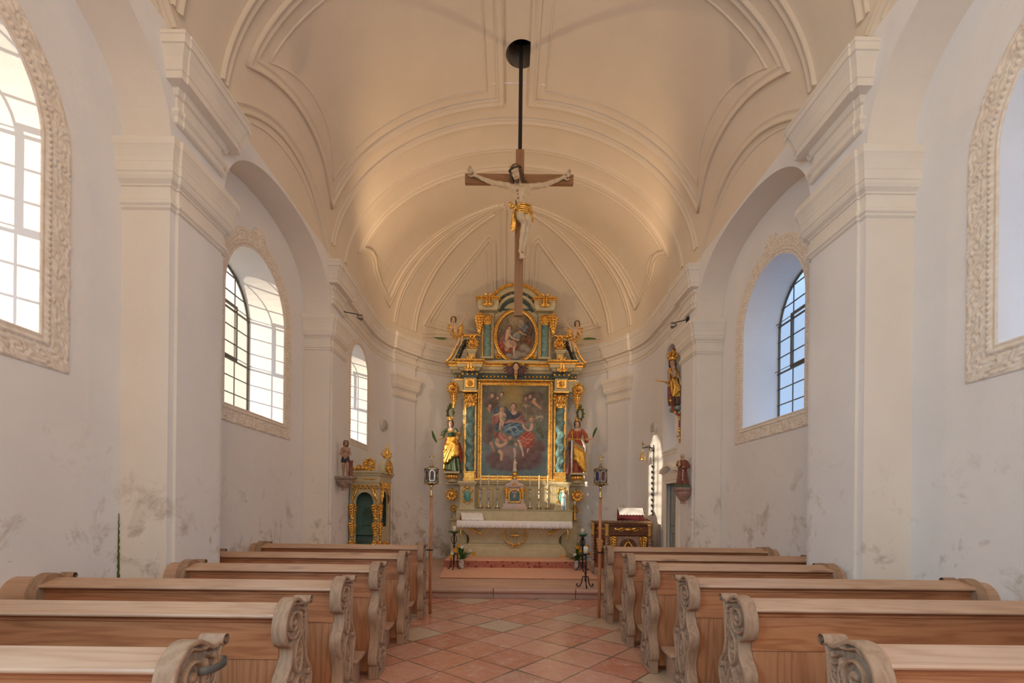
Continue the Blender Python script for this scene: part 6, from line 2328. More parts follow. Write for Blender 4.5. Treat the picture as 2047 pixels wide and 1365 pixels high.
def monk():
    xc, yc, zb = 2.81, 7.90, 1.80
    co = console_shape('wall_console', None, (2.82, yc, 1.53), .16, .15, .27, mat('red_marble', (.45, .26, .22), .5, col2=(.24, .16, .14), scale=22, bmp=.1), 1)
    tag(co, 'red marble console on the right wall carrying the brown-robed figure', 'console')
    r = root('monk_statue', (xc, yc, zb), 'figure of a white-haired man in a brown hooded robe on the right console', 'statue')
    P_ = lambda x, y, z: (xc + x, yc + y, zb + z)
    MB().box(xc - .095, xc + .095, yc - .09, yc + .09, zb, zb + .045).build('plinth', mat('green_base', (.07, .13, .08), .5), r, smooth=False, bev=.006)
    Rm = rotm(-.75, -.1, .35)
    vx = Vox(P_(-.16, -.16, .25), P_(.13, .12, .58), .0045)
    hc = P_(-.015, -.015, .505)
    Ph = head(vx, hc, .40, Rm, P_(0, .0, .45))
    hand(vx, P_(-.07, -.05, .36), (-.4, -.7, .3), (0, -.3, 1), .40, .6, 1)
    hand(vx, P_(.0, -.09, .33), (-.8, -.4, .1), (0, -.3, 1), .40, .6, -1)
    vx.build('body', 'painted', r, colf=lambda V: skin_cols(V, (.60, .38, .27), face_spots(Ph, .40)))
    vx = Vox(P_(-.16, -.16, .03), P_(.16, .16, .50), .005)
    vx.robe([(zb + .455, xc, yc, .045, .040), (zb + .43, xc, yc, .072, .052), (zb + .36, xc, yc, .078, .060), (zb + .28, xc, yc, .070, .060), (zb + .15, xc, yc, .082, .070), (zb + .045, xc, yc, .095, .080)], 8, .010, .01, .2)
    vx.path([P_(-.06, 0, .42), P_(-.085, -.02, .37), P_(-.06, -.055, .36)], .028, .028, .01)
    vx.path([P_(.06, 0, .42), P_(.075, -.04, .35), P_(.005, -.085, .33)], .028, .028, .01)
    vx.ell(P_(.0, .035, .44), (.055, .03, .03), .01)
    vx.build('habit', mat('habit_brown', (.24, .075, .045), .6, col2=(.15, .045, .03)), r)
    b = MB().tube([P_(-.02, -.078, .28), P_(-.03, -.085, .2), P_(-.03, -.09, .12)], .005, 6).ball(P_(-.02, -.078, .28), .010, 6).ball(P_(-.03, -.09, .12), .010, 6)
    b.build('rope_belt', 'linen', r)
    vx = Vox(P_(-.06, -.06, .44), P_(.05, .06, .58), .0045)
    for k in range(16):
        a = 2 * PI * k / 16
        vx.ell(np.array(hc) + .40 * (Rm @ np.array([.078 * cos(a), .03 + .075 * sin(a), .035])), (.010, .010, .012), .004)
    for k in range(5):
        vx.ell(np.array(hc) + .40 * (Rm @ np.array([-.03 + .015 * k, -.07, -.10 - .01 * (2 - abs(k - 2))])), (.010, .010, .016), .004)
    vx.build('hair', mat('white_hair', (.62, .58, .50), .7), r)
    vx = Vox(P_(-.16, -.16, .33), P_(-.02, -.02, .47), .004)
    c0 = np.array(P_(-.085, -.085, .37))
    head(vx, c0 + (0, 0, .055), .20, rotm(-.5, 0, 0), c0 + (0, 0, .02))
    vx.ell(c0, (.018, .016, .03), .01)
    vx.path([c0 + (0, 0, .015), c0 + (-.03, -.01, .02)], .006, .005, .004)
    vx.path([c0 + (0, 0, -.02), c0 + (-.02, -.02, -.04)], .010, .006, .004)
    vx.build('infant', mat('gold_skin', (.66, .42, .20), .5), r)
monk()

def madonna():
    T = AP(1180, 660, 2.97, 8.50)
    base = T(512, 478)
    r = root('madonna_statue', base, 'gilded crowned woman with a child on her arm in the right wall niche', 'statue')
    Rm = rotm(-.55, .0, .15)
    hc = T(487, 197)
    lo, hi = bounds([T(420, 180, -.2), T(545, 480, .2)], .08)
    vx = Vox(lo, hi, .0065)
    P = head(vx, hc, .62, Rm, T(490, 225, .01))
    h2 = T(482, 232, -.10)
    P2 = head(vx, h2, .40, rotm(-.6, 0, 0), T(484, 250, -.10))
    vx.ell(T(486, 262, -.10), (.045, .04, .06), .01)
    vx.path([T(484, 255, -.11), T(468, 262, -.16)], .014, .010, .006)
    vx.path([T(488, 275, -.11), T(478, 292, -.18)], .022, .014, .008)
    vx.path([T(492, 275, -.10), T(500, 295, -.17)], .022, .014, .008)
    hand(vx, T(505, 285, -.14), (-.8, -.3, .1), (0, -.6, .8), .7, .5, 1)
    vx.path([T(475, 240, .0), T(462, 280, -.03), T(456, 318, -.10)], .030, .020, .01)
    hand(vx, T(456, 318, -.10), (-.6, -.7, .1), (0, -.2, 1), .7, .9, -1)
    vx.build('body', 'painted', r, colf=lambda V: skin_cols(V, (.50, .34, .24), face_spots(P, .62) + face_spots(P2, .40)))
    vx = Vox(lo, hi, .0065)
    z = lambda y: T(500, y)[2]
    rows = [(225, 492, .075, .06), (250, 494, .105, .085), (285, 500, .09, .08), (330, 505, .12, .10), (400, 510, .125, .105), (445, 513, .12, .10)]
    vx.robe([(z(y), T(x_, y)[0], 8.52, rx, ry) for y, x_, rx, ry in rows], 8, .016, .01, .4)
    xs = T(505, 330)[0]
    def dc(V):
        c = np.zeros((len(V), 4))
        c[:] = (.13, .045, .03, 0)
        th = np.arctan2(V[:, 1] - 8.52, V[:, 0] - T(505, 330)[0])
        up = V[:, 2] > z(400)
        c[up & (np.sin(th * 2.0 + V[:, 2] * 5) > -.1)] = (.72, .42, .08, 1)
        c[up & (V[:, 2] < z(280)) & (np.sin(th * 2.0 + V[:, 2] * 5) < -.4)] = (.04, .055, .12, 0)
        c[V[:, 2] > z(280)] = (.66, .38, .09, 1)
        return c
    vx.build('robe', 'painted_gilt', r, colf=dc)
    vx = Vox(lo, hi, .0065)
    for k in range(6):
        vx.path([T(508 + 4 * k, 240 + 4 * k, -.02 + .02 * k), T(528 + 3 * k, 300, -.04 + .03 * k), T(530 + 3 * k, 370, -.03 + .03 * k), T(528 + 3 * k, 430, .03 * k)], .020, .016, .01)
    for k in range(5):
        vx.path([T(475 + 5 * k, 300 + 4 * k, -.13), T(485 + 7 * k, 350, -.15), T(478 + 9 * k, 400 - 8 * k, -.14)], .016, .016, .008)
    vx.build('mantle', 'gold', r)
    vx = Vox(np.array(hc) - .13, np.array(hc) + .13, .006)
    curls(vx, hc, .64, Rm, 26, .07)
    vx.build('hair', 'brown_hair', r)
    c = (hc[0], hc[1], T(490, 182)[2])
    cr_ = crown('crown', r, c, .085, .14)
    b = MB()
    for k in range(4):
        a = PI * k / 4
        b.tube([(c[0] + .085 * cos(a) * cos(t), c[1] + .085 * sin(a) * cos(t), c[2] + .07 + .09 * sin(t)) for t in np.linspace(0, PI, 13)], .012, 8)
    b.ball((c[0], c[1], c[2] + .175), .022, 10)
    b.build('crown_arch', 'gold', cr_)
    vx = Vox(T(470, 500, -.16) , T(560, 430, .16), .0065)
    lo2, hi2 = bounds([T(480, 495, -.14), T(545, 440, .14)], .03)
    vx = Vox(lo2, hi2, .0065)
    for k in range(16):
        a = k * 2.4
        vx.ell((base[0] + .07 * cos(a), 8.5 + .08 * sin(a), T(512, 462 + 3.5 * (k % 5))[2]), (.05, .05, .035), .008)
    vx.build('cloud_base', mat('cloud_blue', (.14, .22, .26), .5, .1, col2=(.30, .30, .24), scale=16), r)
    sc = MB().tube([T(446, 322, -.15), T(368, 318, -.22)], [.013, .008], 8)
    for q, rr_ in ((440, .020), (405, .015), (372, .014)):
        sc.ball(T(q, 321 - (446 - q) * .04, -.155 - (446 - q) * .0009), rr_, 8)
    sc.build('sceptre', 'gold', r)
    # niche hood lining, rosary
    b = MB()
    rng2 = random.Random(3)
    def bead(name, p_, rad, m):
        return MB().ball(p_, rad, 10).build(name, m, ros)
    ros = root('rosary', T(517, 520), 'large string of red and gold beads looped below the crowned woman', 'rosary')
    lp = [T(461, 335, -.08), T(462, 380, -.09), T(465, 425, -.10), T(475, 465, -.10), T(492, 495, -.10), T(515, 512, -.10), T(532, 495, -.09), T(541, 460, -.08), T(544, 425, -.06)]
    cord = MB().tube(lp, .005, 6)
    cp_ = cord.build('cord', 'red_coral', ros)
    seg = []
    for a_, b_ in zip(lp[:-1], lp[1:]):
        for t in (0, .25, .5, .75):
            seg.append(tuple(a_[i] + (b_[i] - a_[i]) * t for i in range(3)))
    for i, q in enumerate(seg):
        bead('bead', q, .020 if i % 8 else .027, 'red_coral' if i % 8 else 'gold')
    for y, rad, m in ((523, .024, 'gold'), (536, .022, 'gold'), (549, .02, 'red_coral'), (562, .02, 'red_coral'), (575, .022, 'red_coral'), (588, .02, 'gold'), (603, .032, 'gold')):
        bead('bead', T(517, y, -.10), rad, m)
    MB().tube([T(517, 515, -.1), T(520, 612, -.1)], .005, 6).build('pendant_cord', 'red_coral', ros)
    cx_ = T(520, 642, -.10)
    b = MB().box(cx_[0] - .013, cx_[0] + .013, cx_[1] - .008, cx_[1] + .008, cx_[2] - .075, cx_[2] + .085).box(cx_[0] - .045, cx_[0] + .045, cx_[1] - .008, cx_[1] + .008, cx_[2] + .01, cx_[2] + .035)
    for dx, dz in ((0, -.08), (-.05, .022), (.05, .022), (0, .09)):
        b.ball((cx_[0] + dx, cx_[1], cx_[2] + dz), .016, 8)
    b.build('pendant_cross', 'gold', ros)
madonna()
# ---------------------------------------------------------------- altar table and what stands on it
pod = MB().box(-1.38, 1.61, 10.08, 11.42, .15, .306).build('altar_step', 'choir_stone', smooth=False)
tag(pod, 'low step in front of the altar table under the red carpet', 'step')
m_, nt_, b_ = newmat('patterned_carpet')
v_ = coords(nt_, 'Object')
vo_ = nd(nt_, 'ShaderNodeTexVoronoi')
vo_.inputs['Scale'].default_value = 9.0
nt_.links.new(v_, vo_.inputs['Vector'])
c_ = ramp(nt_, vo_.outputs['Distance'], [(0.30, (.22, .05, .035)), (.42, (.48, .17, .11)), (.6, (.40, .13, .085))])
c_ = mixc(nt_, ramp(nt_, noise(nt_, v_, 60, 4), [(.5, (0, 0, 0)), (.7, (.6, .6, .6))]), c_, (.62, .34, .22))
nt_.links.new(c_, b_.inputs['Base Color'])
b_.inputs['Roughness'].default_value = .95
bump(nt_, b_, noise(nt_, v_, 220, 3), .5, .004)
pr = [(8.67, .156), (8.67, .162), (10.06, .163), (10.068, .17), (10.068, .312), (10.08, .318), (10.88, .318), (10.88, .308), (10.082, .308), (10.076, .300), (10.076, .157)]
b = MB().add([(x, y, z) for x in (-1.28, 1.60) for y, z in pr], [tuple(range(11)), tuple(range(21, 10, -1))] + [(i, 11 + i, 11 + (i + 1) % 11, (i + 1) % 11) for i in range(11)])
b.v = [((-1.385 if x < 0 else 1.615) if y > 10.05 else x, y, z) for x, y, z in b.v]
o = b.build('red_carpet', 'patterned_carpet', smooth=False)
mat('carpet_sheen', (.78, .46, .33), .95, col2=(.66, .34, .23), scale=34, bmp=.4, bscale=200)  # lighter copy for upward faces, grazing sheen put into the colour
o.data.materials.append(MATS['carpet_sheen'])
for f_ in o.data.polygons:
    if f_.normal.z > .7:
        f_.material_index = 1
tag(o, 'reddish patterned carpet laid over the altar step and the floor before it', 'carpet')

mt = root('altar_table', (AX, 10.95, .31), 'olive green altar table with swelling front and gilded wreath', 'altar table')
b = MB()
mould(b, -1.17, 1.17, 10.95, 11.42, [(0, .312), (0, .47), (-.02, .48), (-.02, .50), (-.04, .52), (-.04, .55), (-.07, .56), (-.08, .58), (-.13, .62), (-.14, .70), (-.11, .78), (-.04, .86), (.02, .93), (.05, .99), (.05, 1.03), (.03, 1.06), (.03, 1.075)])
b.build('table_body', 'altar_olive', mt, smooth=True, auto=30)
MB().box(AX - 1.27, AX + 1.27, 10.82, 11.40, 1.075, 1.128).build('table_slab', 'altar_olive', mt, smooth=False, bev=.006)
def f_wreath(vx):
    for k in range(30):
        a = 2 * PI * k / 30
        r_ = .24
        vx.path([(r_ * cos(a), 0, r_ * .82 * sin(a)), ((r_ + .02) * cos(a + .15), -.02, (r_ * .82 + .02) * sin(a + .15))], .018, .012, .004)
    vx.cone((0, -.0, -.13), (0, .0, .12), .014, .014, .004)
    vx.cone((-.10, -.0, .0), (.10, .0, .0), .018, .018, .004)
    for q in (-1, 1):
        vx.path(sp3(q * .08, -.23, .05, .01, 180 if q > 0 else 0, (180 if q > 0 else 0) + q * 380, 14), .014, .009, .004)
put(shape((-.29, -.06, -.31), (.29, .03, .25), .0065, f_wreath), 'gilt_wreath', mt, 'gold', .015, 10.96, .80)
def f_corner(vx):
    vx.path([(-.12, -.02, -.16), (-.15, -.02, -.06), (-.14, -.0, .04), (-.07, .0, .11), (.02, -.0, .10), (.10, -.0, .05)], .018, .016, .006)
    for k in range(6):
        vx.path([(.06 + .045 * k, 0, .07 - .022 * k), (.10 + .045 * k, -.02, .085 - .025 * k)], .018, .010, .004)
        vx.path([(.06 + .045 * k, 0, .05 - .022 * k), (.10 + .045 * k, -.02, .02 - .02 * k)], .016, .008, .004)
COR = shape((-.2, -.06, -.2), (.4, .03, .18), .0065, f_corner)
for s in (-1, 1):
    put(COR, 'gilt_scroll', mt, 'gold', s * 1.07, 10.925, .90, 1.0, s > 0)
gr = MB().box(AX - 1.35, AX + 1.35, 11.14, 11.54, 1.13, 1.37).box(AX - 1.37, AX + 1.37, 11.12, 11.54, 1.37, 1.39)
o = gr.build('gradine', 'altar_olive', smooth=False, bev=.005)
tag(o, 'long olive raised shelf at the back of the altar table carrying the candlesticks', 'shelf')
# altar cloth with scalloped lace
V, F = [], []
n = 181
for i in range(n):
    x = AX - 1.30 + 2.60 * i / (n - 1)
    w = .010 * sin(i * .55) + .005 * sin(i * 1.7)
    sc_ = .018 * abs(sin(i * PI / 6))
    for y, z in ((11.13, 1.1335), (10.82, 1.1335), (10.805, 1.128), (10.80 + w * .3, 1.09), (10.795 + w, 1.04), (10.79 + w * 1.2, .985 - sc_)):
        V.append((x, y, z))
for i in range(n - 1):
    for j in range(5):
        F.append((i * 6 + j, i * 6 + j + 1, i * 6 + j + 7, i * 6 + j + 6))
ml, ntl, bl = newmat('lace')
vl = coords(ntl, 'Object')
n1_ = nd(ntl, 'ShaderNodeTexVoronoi')
n1_.inputs['Scale'].default_value = 55
ntl.links.new(vl, n1_.inputs['Vector'])
bl.inputs['Base Color'].default_value = (.86, .86, .89, 1)
bl.inputs['Roughness'].default_value = .85
sp_ = nd(ntl, 'ShaderNodeSeparateXYZ')
ntl.links.new(vl, sp_.inputs[0])
low_ = ramp(ntl, math_n(ntl, 'MULTIPLY', sp_.outputs[2], 1.0), [(.06, (1, 1, 1)), (.09, (0, 0, 0))])
hole = math_n(ntl, 'MULTIPLY', ramp(ntl, n1_.outputs['Distance'], [(.22, (1, 1, 1)), (.30, (0, 0, 0))]), low_)
ntl.links.new(math_n(ntl, 'SUBTRACT', 1.0, hole), bl.inputs['Alpha'])
o = make('altar_cloth', V, F, 'lace')
sd_ = o.modifiers.new('thick', 'SOLIDIFY')
sd_.thickness = .003
tag(o, 'white lace cloth hanging over the front edge of the altar table', 'altar cloth')

# tabernacle
tb = root('tabernacle', (AX - .0, 11.30, 1.39), 'small pink marble and gold shrine with a little arched picture on the altar shelf', 'tabernacle')
m_pm = mat('pink_marble', (.60, .44, .40), .35, col2=(.46, .44, .44), scale=9)
b = MB()
mould(b, -.27, .27, 11.20, 11.44, [(.02, 1.392), (.03, 1.40), (.03, 1.43), (0, 1.45), (0, 1.52), (.0, 1.53)])
mould(b, -.22, .22, 11.24, 11.44, [(0, 1.53), (0, 1.90), (.03, 1.91), (.04, 1.94), (.0, 1.95)])
b.prism([(AX - .23, 1.95), (AX + .23, 1.95), (AX + .18, 2.0), (AX + .10, 2.03), (AX + .06, 2.10), (AX - .06, 2.10), (AX - .10, 2.03), (AX - .18, 2.0)], 11.26, 11.42)
bd = b.build('shrine_body', 'pink_marble', tb, smooth=False, bev=.004)
b = MB()
pts = [(AX + y, 11.238, z) for y, z in [(-.13, 1.56), (-.13, 1.62), (-.13, 1.70)] + arc(0, 1.74, .13, .12, 180, 0, 14) + [(.13, 1.70), (.13, 1.62), (.13, 1.56)]]
b.surf_sweep(pts, [(0, -1, 0)] * len(pts), [(-.022, 0), (-.018, .02), (.0, .026), (.018, .02), (.022, 0)], True)
b.build('gilt_frame', 'gold', bd)
pp = Paint(40, 60, 0, 100, 150, 0)
pp.C[:] = (.06, .14, .15)
pp.ell(50, 30, 38, 18, (.40, .40, .38), 0, .5)
pp.ell(50, 30, 14, 10, (.45, .10, .07), 0, .4)
pp.ell(50, 78, 14, 26, (.42, .32, .24), 10, .4)
pp.ell(52, 58, 7, 8, (.50, .36, .26), 0, .4)
pp.ell(50, 120, 44, 18, (.07, .11, .08), 0, .5)
pp.noise(.01)
V, C = [], []
for i in range(40):
    for j in range(60):
        z = 1.56 + .30 * j / 59
        hw_ = .128 if z < 1.74 else .128 * math.sqrt(max(.0, 1 - ((z - 1.74) / .121) ** 2))
        V.append((AX + (i / 39 * 2 - 1) * hw_, 11.236, z))
        C.append(pp.C[i, j])
o = make('arched_picture', V, [(i * 60 + j, (i + 1) * 60 + j, (i + 1) * 60 + j + 1, i * 60 + j + 1) for i in range(39) for j in range(59)], 'canvas', tb, cols=np.array(C))
for s in (-1, 1):
    put(DROP, 'gilt_drop', tb, 'gold', s * .185, 11.235, 1.90, .62)
put(ROS, 'gilt_rosette', tb, 'gold', 0, 11.23, 1.96, .38)
MB().lathe([(.001, 2.10), (.045, 2.10), (.05, 2.13), (.03, 2.15), (.06, 2.19), (.065, 2.24), (.03, 2.27), (.025, 2.29), (.001, 2.29)], (AX, 11.34, 0), 16).build('finial_vase', 'gold', tb)
vx = Vox((AX - .08, 11.26, 2.26), (AX + .08, 11.42, 2.66), .005)
vx.robe([(2.28, AX, 11.34, .045, .04), (2.38, AX, 11.34, .035, .032), (2.50, AX, 11.34, .038, .030), (2.54, AX, 11.34, .02, .02)], 6, .005)
vx.ell((AX, 11.335, 2.565), (.020, .020, .026), .008)
vx.path([(AX + .03, 11.33, 2.51), (AX + .045, 11.30, 2.47), (AX + .01, 11.29, 2.49)], .010, .008, .006)
vx.build('finial_figure', mat('ivory', (.70, .62, .50), .5), tb)

# candlesticks
def candlestick(x, label):
    r = root('altar_candlestick', (AX + x, 11.26, 1.39), label, 'candlestick', 'tall candlesticks on the altar shelf')
    c = (AX + x, 11.26, 1.39)
    st = MB().lathe([(.001, .035), (.045, .04), (.035, .07), (.016, .10), (.024, .13), (.014, .16), (.013, .24), (.026, .27), (.015, .30), (.013, .38), (.020, .41), (.012, .44), (.014, .46), (.042, .475), (.045, .49), (.001, .49)], c, 16)
    for k in range(3):
        a = 2 * PI * k / 3 - PI / 2
        st.tube([(c[0], c[1], c[2] + .05), (c[0] + .045 * cos(a), c[1] + .045 * sin(a), c[2] + .03), (c[0] + .065 * cos(a), c[1] + .065 * sin(a), c[2] + .0)], [.014, .012, .010], 8)
        st.ball((c[0] + .066 * cos(a), c[1] + .066 * sin(a), c[2] + .012), .012, 8)
    st.build('stick', 'silver', r)
    MB().lathe([(.013, .485), (.013, .80), (.006, .81), (.001, .81)], c, 12).build('candle', 'wax', r)
for x, lb in ((-.795, 'slim silver candlestick at the left end of the altar shelf'), (-.608, 'slim silver candlestick, middle of the three left of the shrine'), (-.40, 'slim silver candlestick directly left of the small marble shrine'),
              (.363, 'slim silver candlestick directly right of the small marble shrine'), (.574, 'slim silver candlestick, middle of the three right of the shrine'), (.775, 'slim silver candlestick at the right end of the altar shelf')):
    candlestick(x, lb)
# missal stand with white cloth
ms = root('missal_stand', (AX - 1.0, 10.98, 1.135), 'small slanted wooden book stand under a white cloth at the left of the altar table', 'book stand')
b = MB().add([(AX + x, y, z) for x in (-1.24, -.80) for y, z in ((10.88, 1.155), (11.09, 1.29), (11.10, 1.28), (10.885, 1.138))], [(0, 1, 2, 3), (7, 6, 5, 4), (0, 4, 5, 1), (1, 5, 6, 2), (2, 6, 7, 3), (3, 7, 4, 0)])
for x in (-1.22, -.84):
    b.box(AX + x, AX + x + .02, 10.90, 11.08, 1.135, 1.16).box(AX + x, AX + x + .02, 11.05, 11.07, 1.14, 1.27)
b.build('stand', 'walnut', ms, smooth=False)
V, F = [], []
for i in range(24):
    for j in range(12):
        t = j / 11
        x = AX - 1.245 + .50 * i / 23 + .05 * (1 - t)
        V.append((x, 10.865 + .235 * t, 1.162 + .150 * t + .004 * sin(i * .8) - (.02 if j == 0 else 0)))
for i in range(23):
    for j in range(11):
        F.append((i * 12 + j, (i + 1) * 12 + j, (i + 1) * 12 + j + 1, i * 12 + j + 1))
o = make('white_cloth', V, F, 'linen', None)
o.modifiers.new('thick', 'SOLIDIFY').thickness = .006
tag(o, 'white cloth spread over the small book stand on the altar table', 'cloth')
# blue and white figurine, gilt candlestick on the plinth
fg = root('madonna_figurine', (AX + 1.15, 11.22, 1.39), 'small white and blue standing woman figurine at the right end of the altar shelf', 'figurine')
c = (AX + 1.15, 11.22)
vx = Vox((c[0] - .11, c[1] - .09, 1.385), (c[0] + .11, c[1] + .10, 1.88), .005)
vx.robe([(1.395, c[0], c[1], .065, .055), (1.50, c[0], c[1], .058, .05), (1.65, c[0], c[1], .055, .045), (1.74, c[0], c[1], .052, .038), (1.78, c[0], c[1], .03, .028)], 8, .006)
vx.ell((c[0], c[1] - .005, 1.815), (.027, .028, .036), .01)
vx.ell((c[0], c[1] + .01, 1.81), (.036, .034, .048), .006)
vx.path([(c[0] - .04, c[1], 1.74), (c[0] - .045, c[1] - .04, 1.68), (c[0], c[1] - .055, 1.71)], .016, .012, .008)
vx.path([(c[0] + .04, c[1], 1.74), (c[0] + .045, c[1] - .04, 1.68), (c[0], c[1] - .055, 1.71)], .016, .012, .008)
def fc(V):
    col = np.tile(np.array((.78, .78, .80)), (len(V), 1))
    col[(abs(V[:, 0] - c[0]) < .022) & (V[:, 1] < c[1]) & (V[:, 2] < 1.69)] = (.18, .42, .62)
    col[(abs(V[:, 0] - c[0]) < .022) & (V[:, 1] < c[1] - .012) & (V[:, 2] > 1.785)] = SKIN
    return col
vx.build('figure', 'painted', fg, colf=fc)
gc = root('gilt_candlestick', (AX + 1.43, 11.36, 1.155), 'single gilt candlestick with a short candle on the right plinth of the altarpiece', 'candlestick')
MB().lathe([(.001, 0), (.07, .0), (.075, .02), (.035, .05), (.018, .09), (.03, .14), (.016, .18), (.016, .30), (.03, .33), (.03, .35), (.05, .37), (.001, .37)], (AX + 1.43, 11.36, 1.155), 16).build('stick', 'gold', gc)
MB().lathe([(.022, .37), (.022, .44), (.001, .445)], (AX + 1.43, 11.36, 1.155), 12).build('candle', 'wax', gc)

# ---------------------------------------------------------------- wrought iron stands, candles, flowers
def curl(c, a, pts):
    for _ in range(2):
        q = [pts[0]]
        for a_, b_ in zip(pts[:-1], pts[1:]):
            q += [(a_[0] * .75 + b_[0] * .25, a_[1] * .75 + b_[1] * .25), (a_[0] * .25 + b_[0] * .75, a_[1] * .25 + b_[1] * .75)]
        pts = q + [pts[-1]]
    return [(c[0] + r_ * cos(a), c[1] + r_ * sin(a), c[2] + z) for r_, z in pts]
def floor_stand(c, h, label, leafy):
    r = root('candle_stand', c, label, 'candle stand', 'wrought iron candle stands')
    MB().tube([(c[0], c[1], c[2] + .10), (c[0], c[1], c[2] + h)], .013, 8).build('pole', 'iron', r)
    for k in range(3 if h > .7 and not leafy else 3):
        a = 2 * PI * k / 3 + .5
        pts = [(0, .16), (.04, .19), (.06, .15), (.06, .10), (.09, .03), (.13, .008), (.16, .03), (.15, .055), (.13, .045)]
        if leafy:
            pts = [(0, .30), (.05, .33), (.085, .28), (.07, .18), (.08, .09), (.12, .008), (.15, .01), (.155, .03)]
        MB().tube(curl(c, a, pts), .009, 8).build('leg', 'iron', r)
    if leafy:
        for k in range(4):
            a = 2 * PI * k / 4 + .3
            MB().tube(curl(c, a, [(.0, h - .22), (.03, h - .20), (.055, h - .14), (.05, h - .08), (.02, h - .03), (.0, h - .01)]), .008, 8).build('cage_bar', 'iron', r)
    MB().lathe([(.001, h - .01), (.06, h), (.075, h + .008), (.075, h + .014), (.001, h + .014)], c, 18).build('drip_plate', 'iron', r)
    for k in range(2):
        MB().ball((c[0], c[1], c[2] + h * (.45 + .2 * k)), .022, 8).build('knop', 'iron', r)
    return r
def pillar_candle(c, rad, h, label, m='wax'):
    r = root('pillar_candle', c, label, 'candle', 'thick candles on the iron stands')
    MB().lathe([(.001, 0), (rad, 0), (rad, h - .004), (rad - .004, h), (rad * .4, h - .006), (.001, h - .008)], c, 20).build('wax_body', m, r)
    MB().tube([(c[0], c[1], c[2] + h - .01), (c[0] + .002, c[1], c[2] + h + .012)], .0018, 6).build('wick', 'iron', r)
x, z = A(908, 1066, 9.80)
floor_stand((x, 9.80, .163), z - .163, 'wrought iron candle stand standing on the carpet left of the altar table', True)
pillar_candle((x, 9.80, z + .015), .034, .135, 'white pillar candle on the iron stand left of the altar table')
x2, z2 = A(1165, 1072, 9.80)
floor_stand((x2 - .0, 9.80, .163 if x2 < 1.5 else .151), z2 - .163, 'wrought iron candle stand standing beside the carpet right of the altar table', True)
dish = MB().lathe([(.001, 0), (.07, .0), (.10, .025), (.095, .04), (.06, .03), (.001, .03)], (x2, 9.80, z2 + .018), 20).build('candle_wreath', 'green_wax')
tag(dish, 'green leafy ring around the foot of the candle on the right iron stand', 'candle ring')
pillar_candle((x2, 9.80, z2 + .05), .034, .11, 'white pillar candle in a green ring on the right iron stand')
for k in range(14):
    pass
x3, z3 = A(1171, 1108, 7.80)
floor_stand((x3, 7.80, .15), z3 - .15, 'smaller curly iron candle stand at the edge of the choir step', False)
pillar_candle((x3, 7.80, z3 + .015), .038, .115, 'broad white candle on the small iron stand at the choir step')
g = MB()
for k in range(22):
    a = k * 2.399
    rr_ = .05 + .035 * (k % 3) / 2
    p0 = (x + rr_ * cos(a), 9.80 + rr_ * sin(a), z + .02 + .004 * (k % 3))
    p1 = (x + (rr_ + .045) * cos(a + .3), 9.80 + (rr_ + .045) * sin(a + .3), z + .03 - .02 * (k % 2))
    g.tube([p0, ((p0[0] + p1[0]) / 2, (p0[1] + p1[1]) / 2, p0[2] + .02), p1], [.004, .012, .001], 5)
o = g.build('leaf_wreath', 'leaf_green')
tag(o, 'dark green leaf wreath around the candle on the left iron stand', 'wreath')

def bouquet(c, h, kind, label, lab2):
    r = root('flower_vase', c, lab2, 'vase', 'vases at the altar step')
    MB().lathe([(.001, 0), (.055, 0), (.065, .04), (.062, .12), (.048, .17), (.056, .20), (.050, .20), (.042, .17), (.055, .05), (.001, .03)], c, 20).build('pot', 'ceramic', r)
    f = root('bouquet', (c[0], c[1], c[2] + .12), label, 'flowers', 'bouquets at the altar step')
    rr = random.Random(5 if kind == 'white' else 9)
    st = MB()
    lv = MB()
    for k in range(46):
        a = rr.uniform(0, 2 * PI)
        el = rr.uniform(.1, 1.4)
        L = rr.uniform(.14, .34) * h / .42
        tip = (c[0] + L * cos(a) * cos(el), c[1] + L * sin(a) * cos(el) * .8, c[2] + .18 + L * sin(el))
        mid = (c[0] + .4 * L * cos(a) * cos(el), c[1] + .3 * L * sin(a) * cos(el), c[2] + .18 + L * .7 * sin(el))
        if k % 3 == 0:
            st.tube([(c[0], c[1], c[2] + .06), (c[0], c[1], c[2] + .18), mid, tip], .003, 5)
        side_ = Vector((-sin(a), cos(a), .2)) * rr.uniform(.014, .026)
        m0, t0, b0 = Vector(mid), Vector(tip), Vector((c[0], c[1], c[2] + .17))
        lv.loft([[b0, b0, b0, b0], [m0 + side_, m0 + Vector((0, 0, .005)), m0 - side_, m0 - Vector((0, 0, .005))], [t0, t0, t0, t0]], cap=False)
    st.build('stems', 'leaf_green', f)
    o = lv.build('leaves', mat('foliage', (.07, .19, .035), .5, col2=(.03, .09, .02), scale=30), f)
    for k in range(11):
        a, el = rr.uniform(0, 2 * PI), rr.uniform(.25, 1.45)
        L = rr.uniform(.18, .32) * h / .42
        p_ = Vector((c[0] + L * cos(a) * cos(el), c[1] + L * sin(a) * cos(el) * .8 - .02, c[2] + .18 + L * sin(el)))
        b = MB()
        for q in range(6):
            t = 2 * PI * q / 6
            d = Vector((cos(t), -.55, sin(t))).normalized()
            s_ = d.cross(Vector((0, 1, 0))).normalized() * .019
            e = p_ + d * .055
            m0 = p_ + d * .024
            b.loft([[p_] * 4, [m0 + s_, m0 + Vector((0, .004, 0)), m0 - s_, m0 - Vector((0, .004, 0))], [e] * 4], cap=False)
        b.ball(p_ + Vector((0, -.006, 0)), .009, 6)
        b.build('blossom', ('white_petal' if k % 2 else 'yellow_petal') if kind == 'white' else ('yellow_petal' if k % 4 else 'white_petal'), f)
x4, _ = A(921, 1130, 9.90)
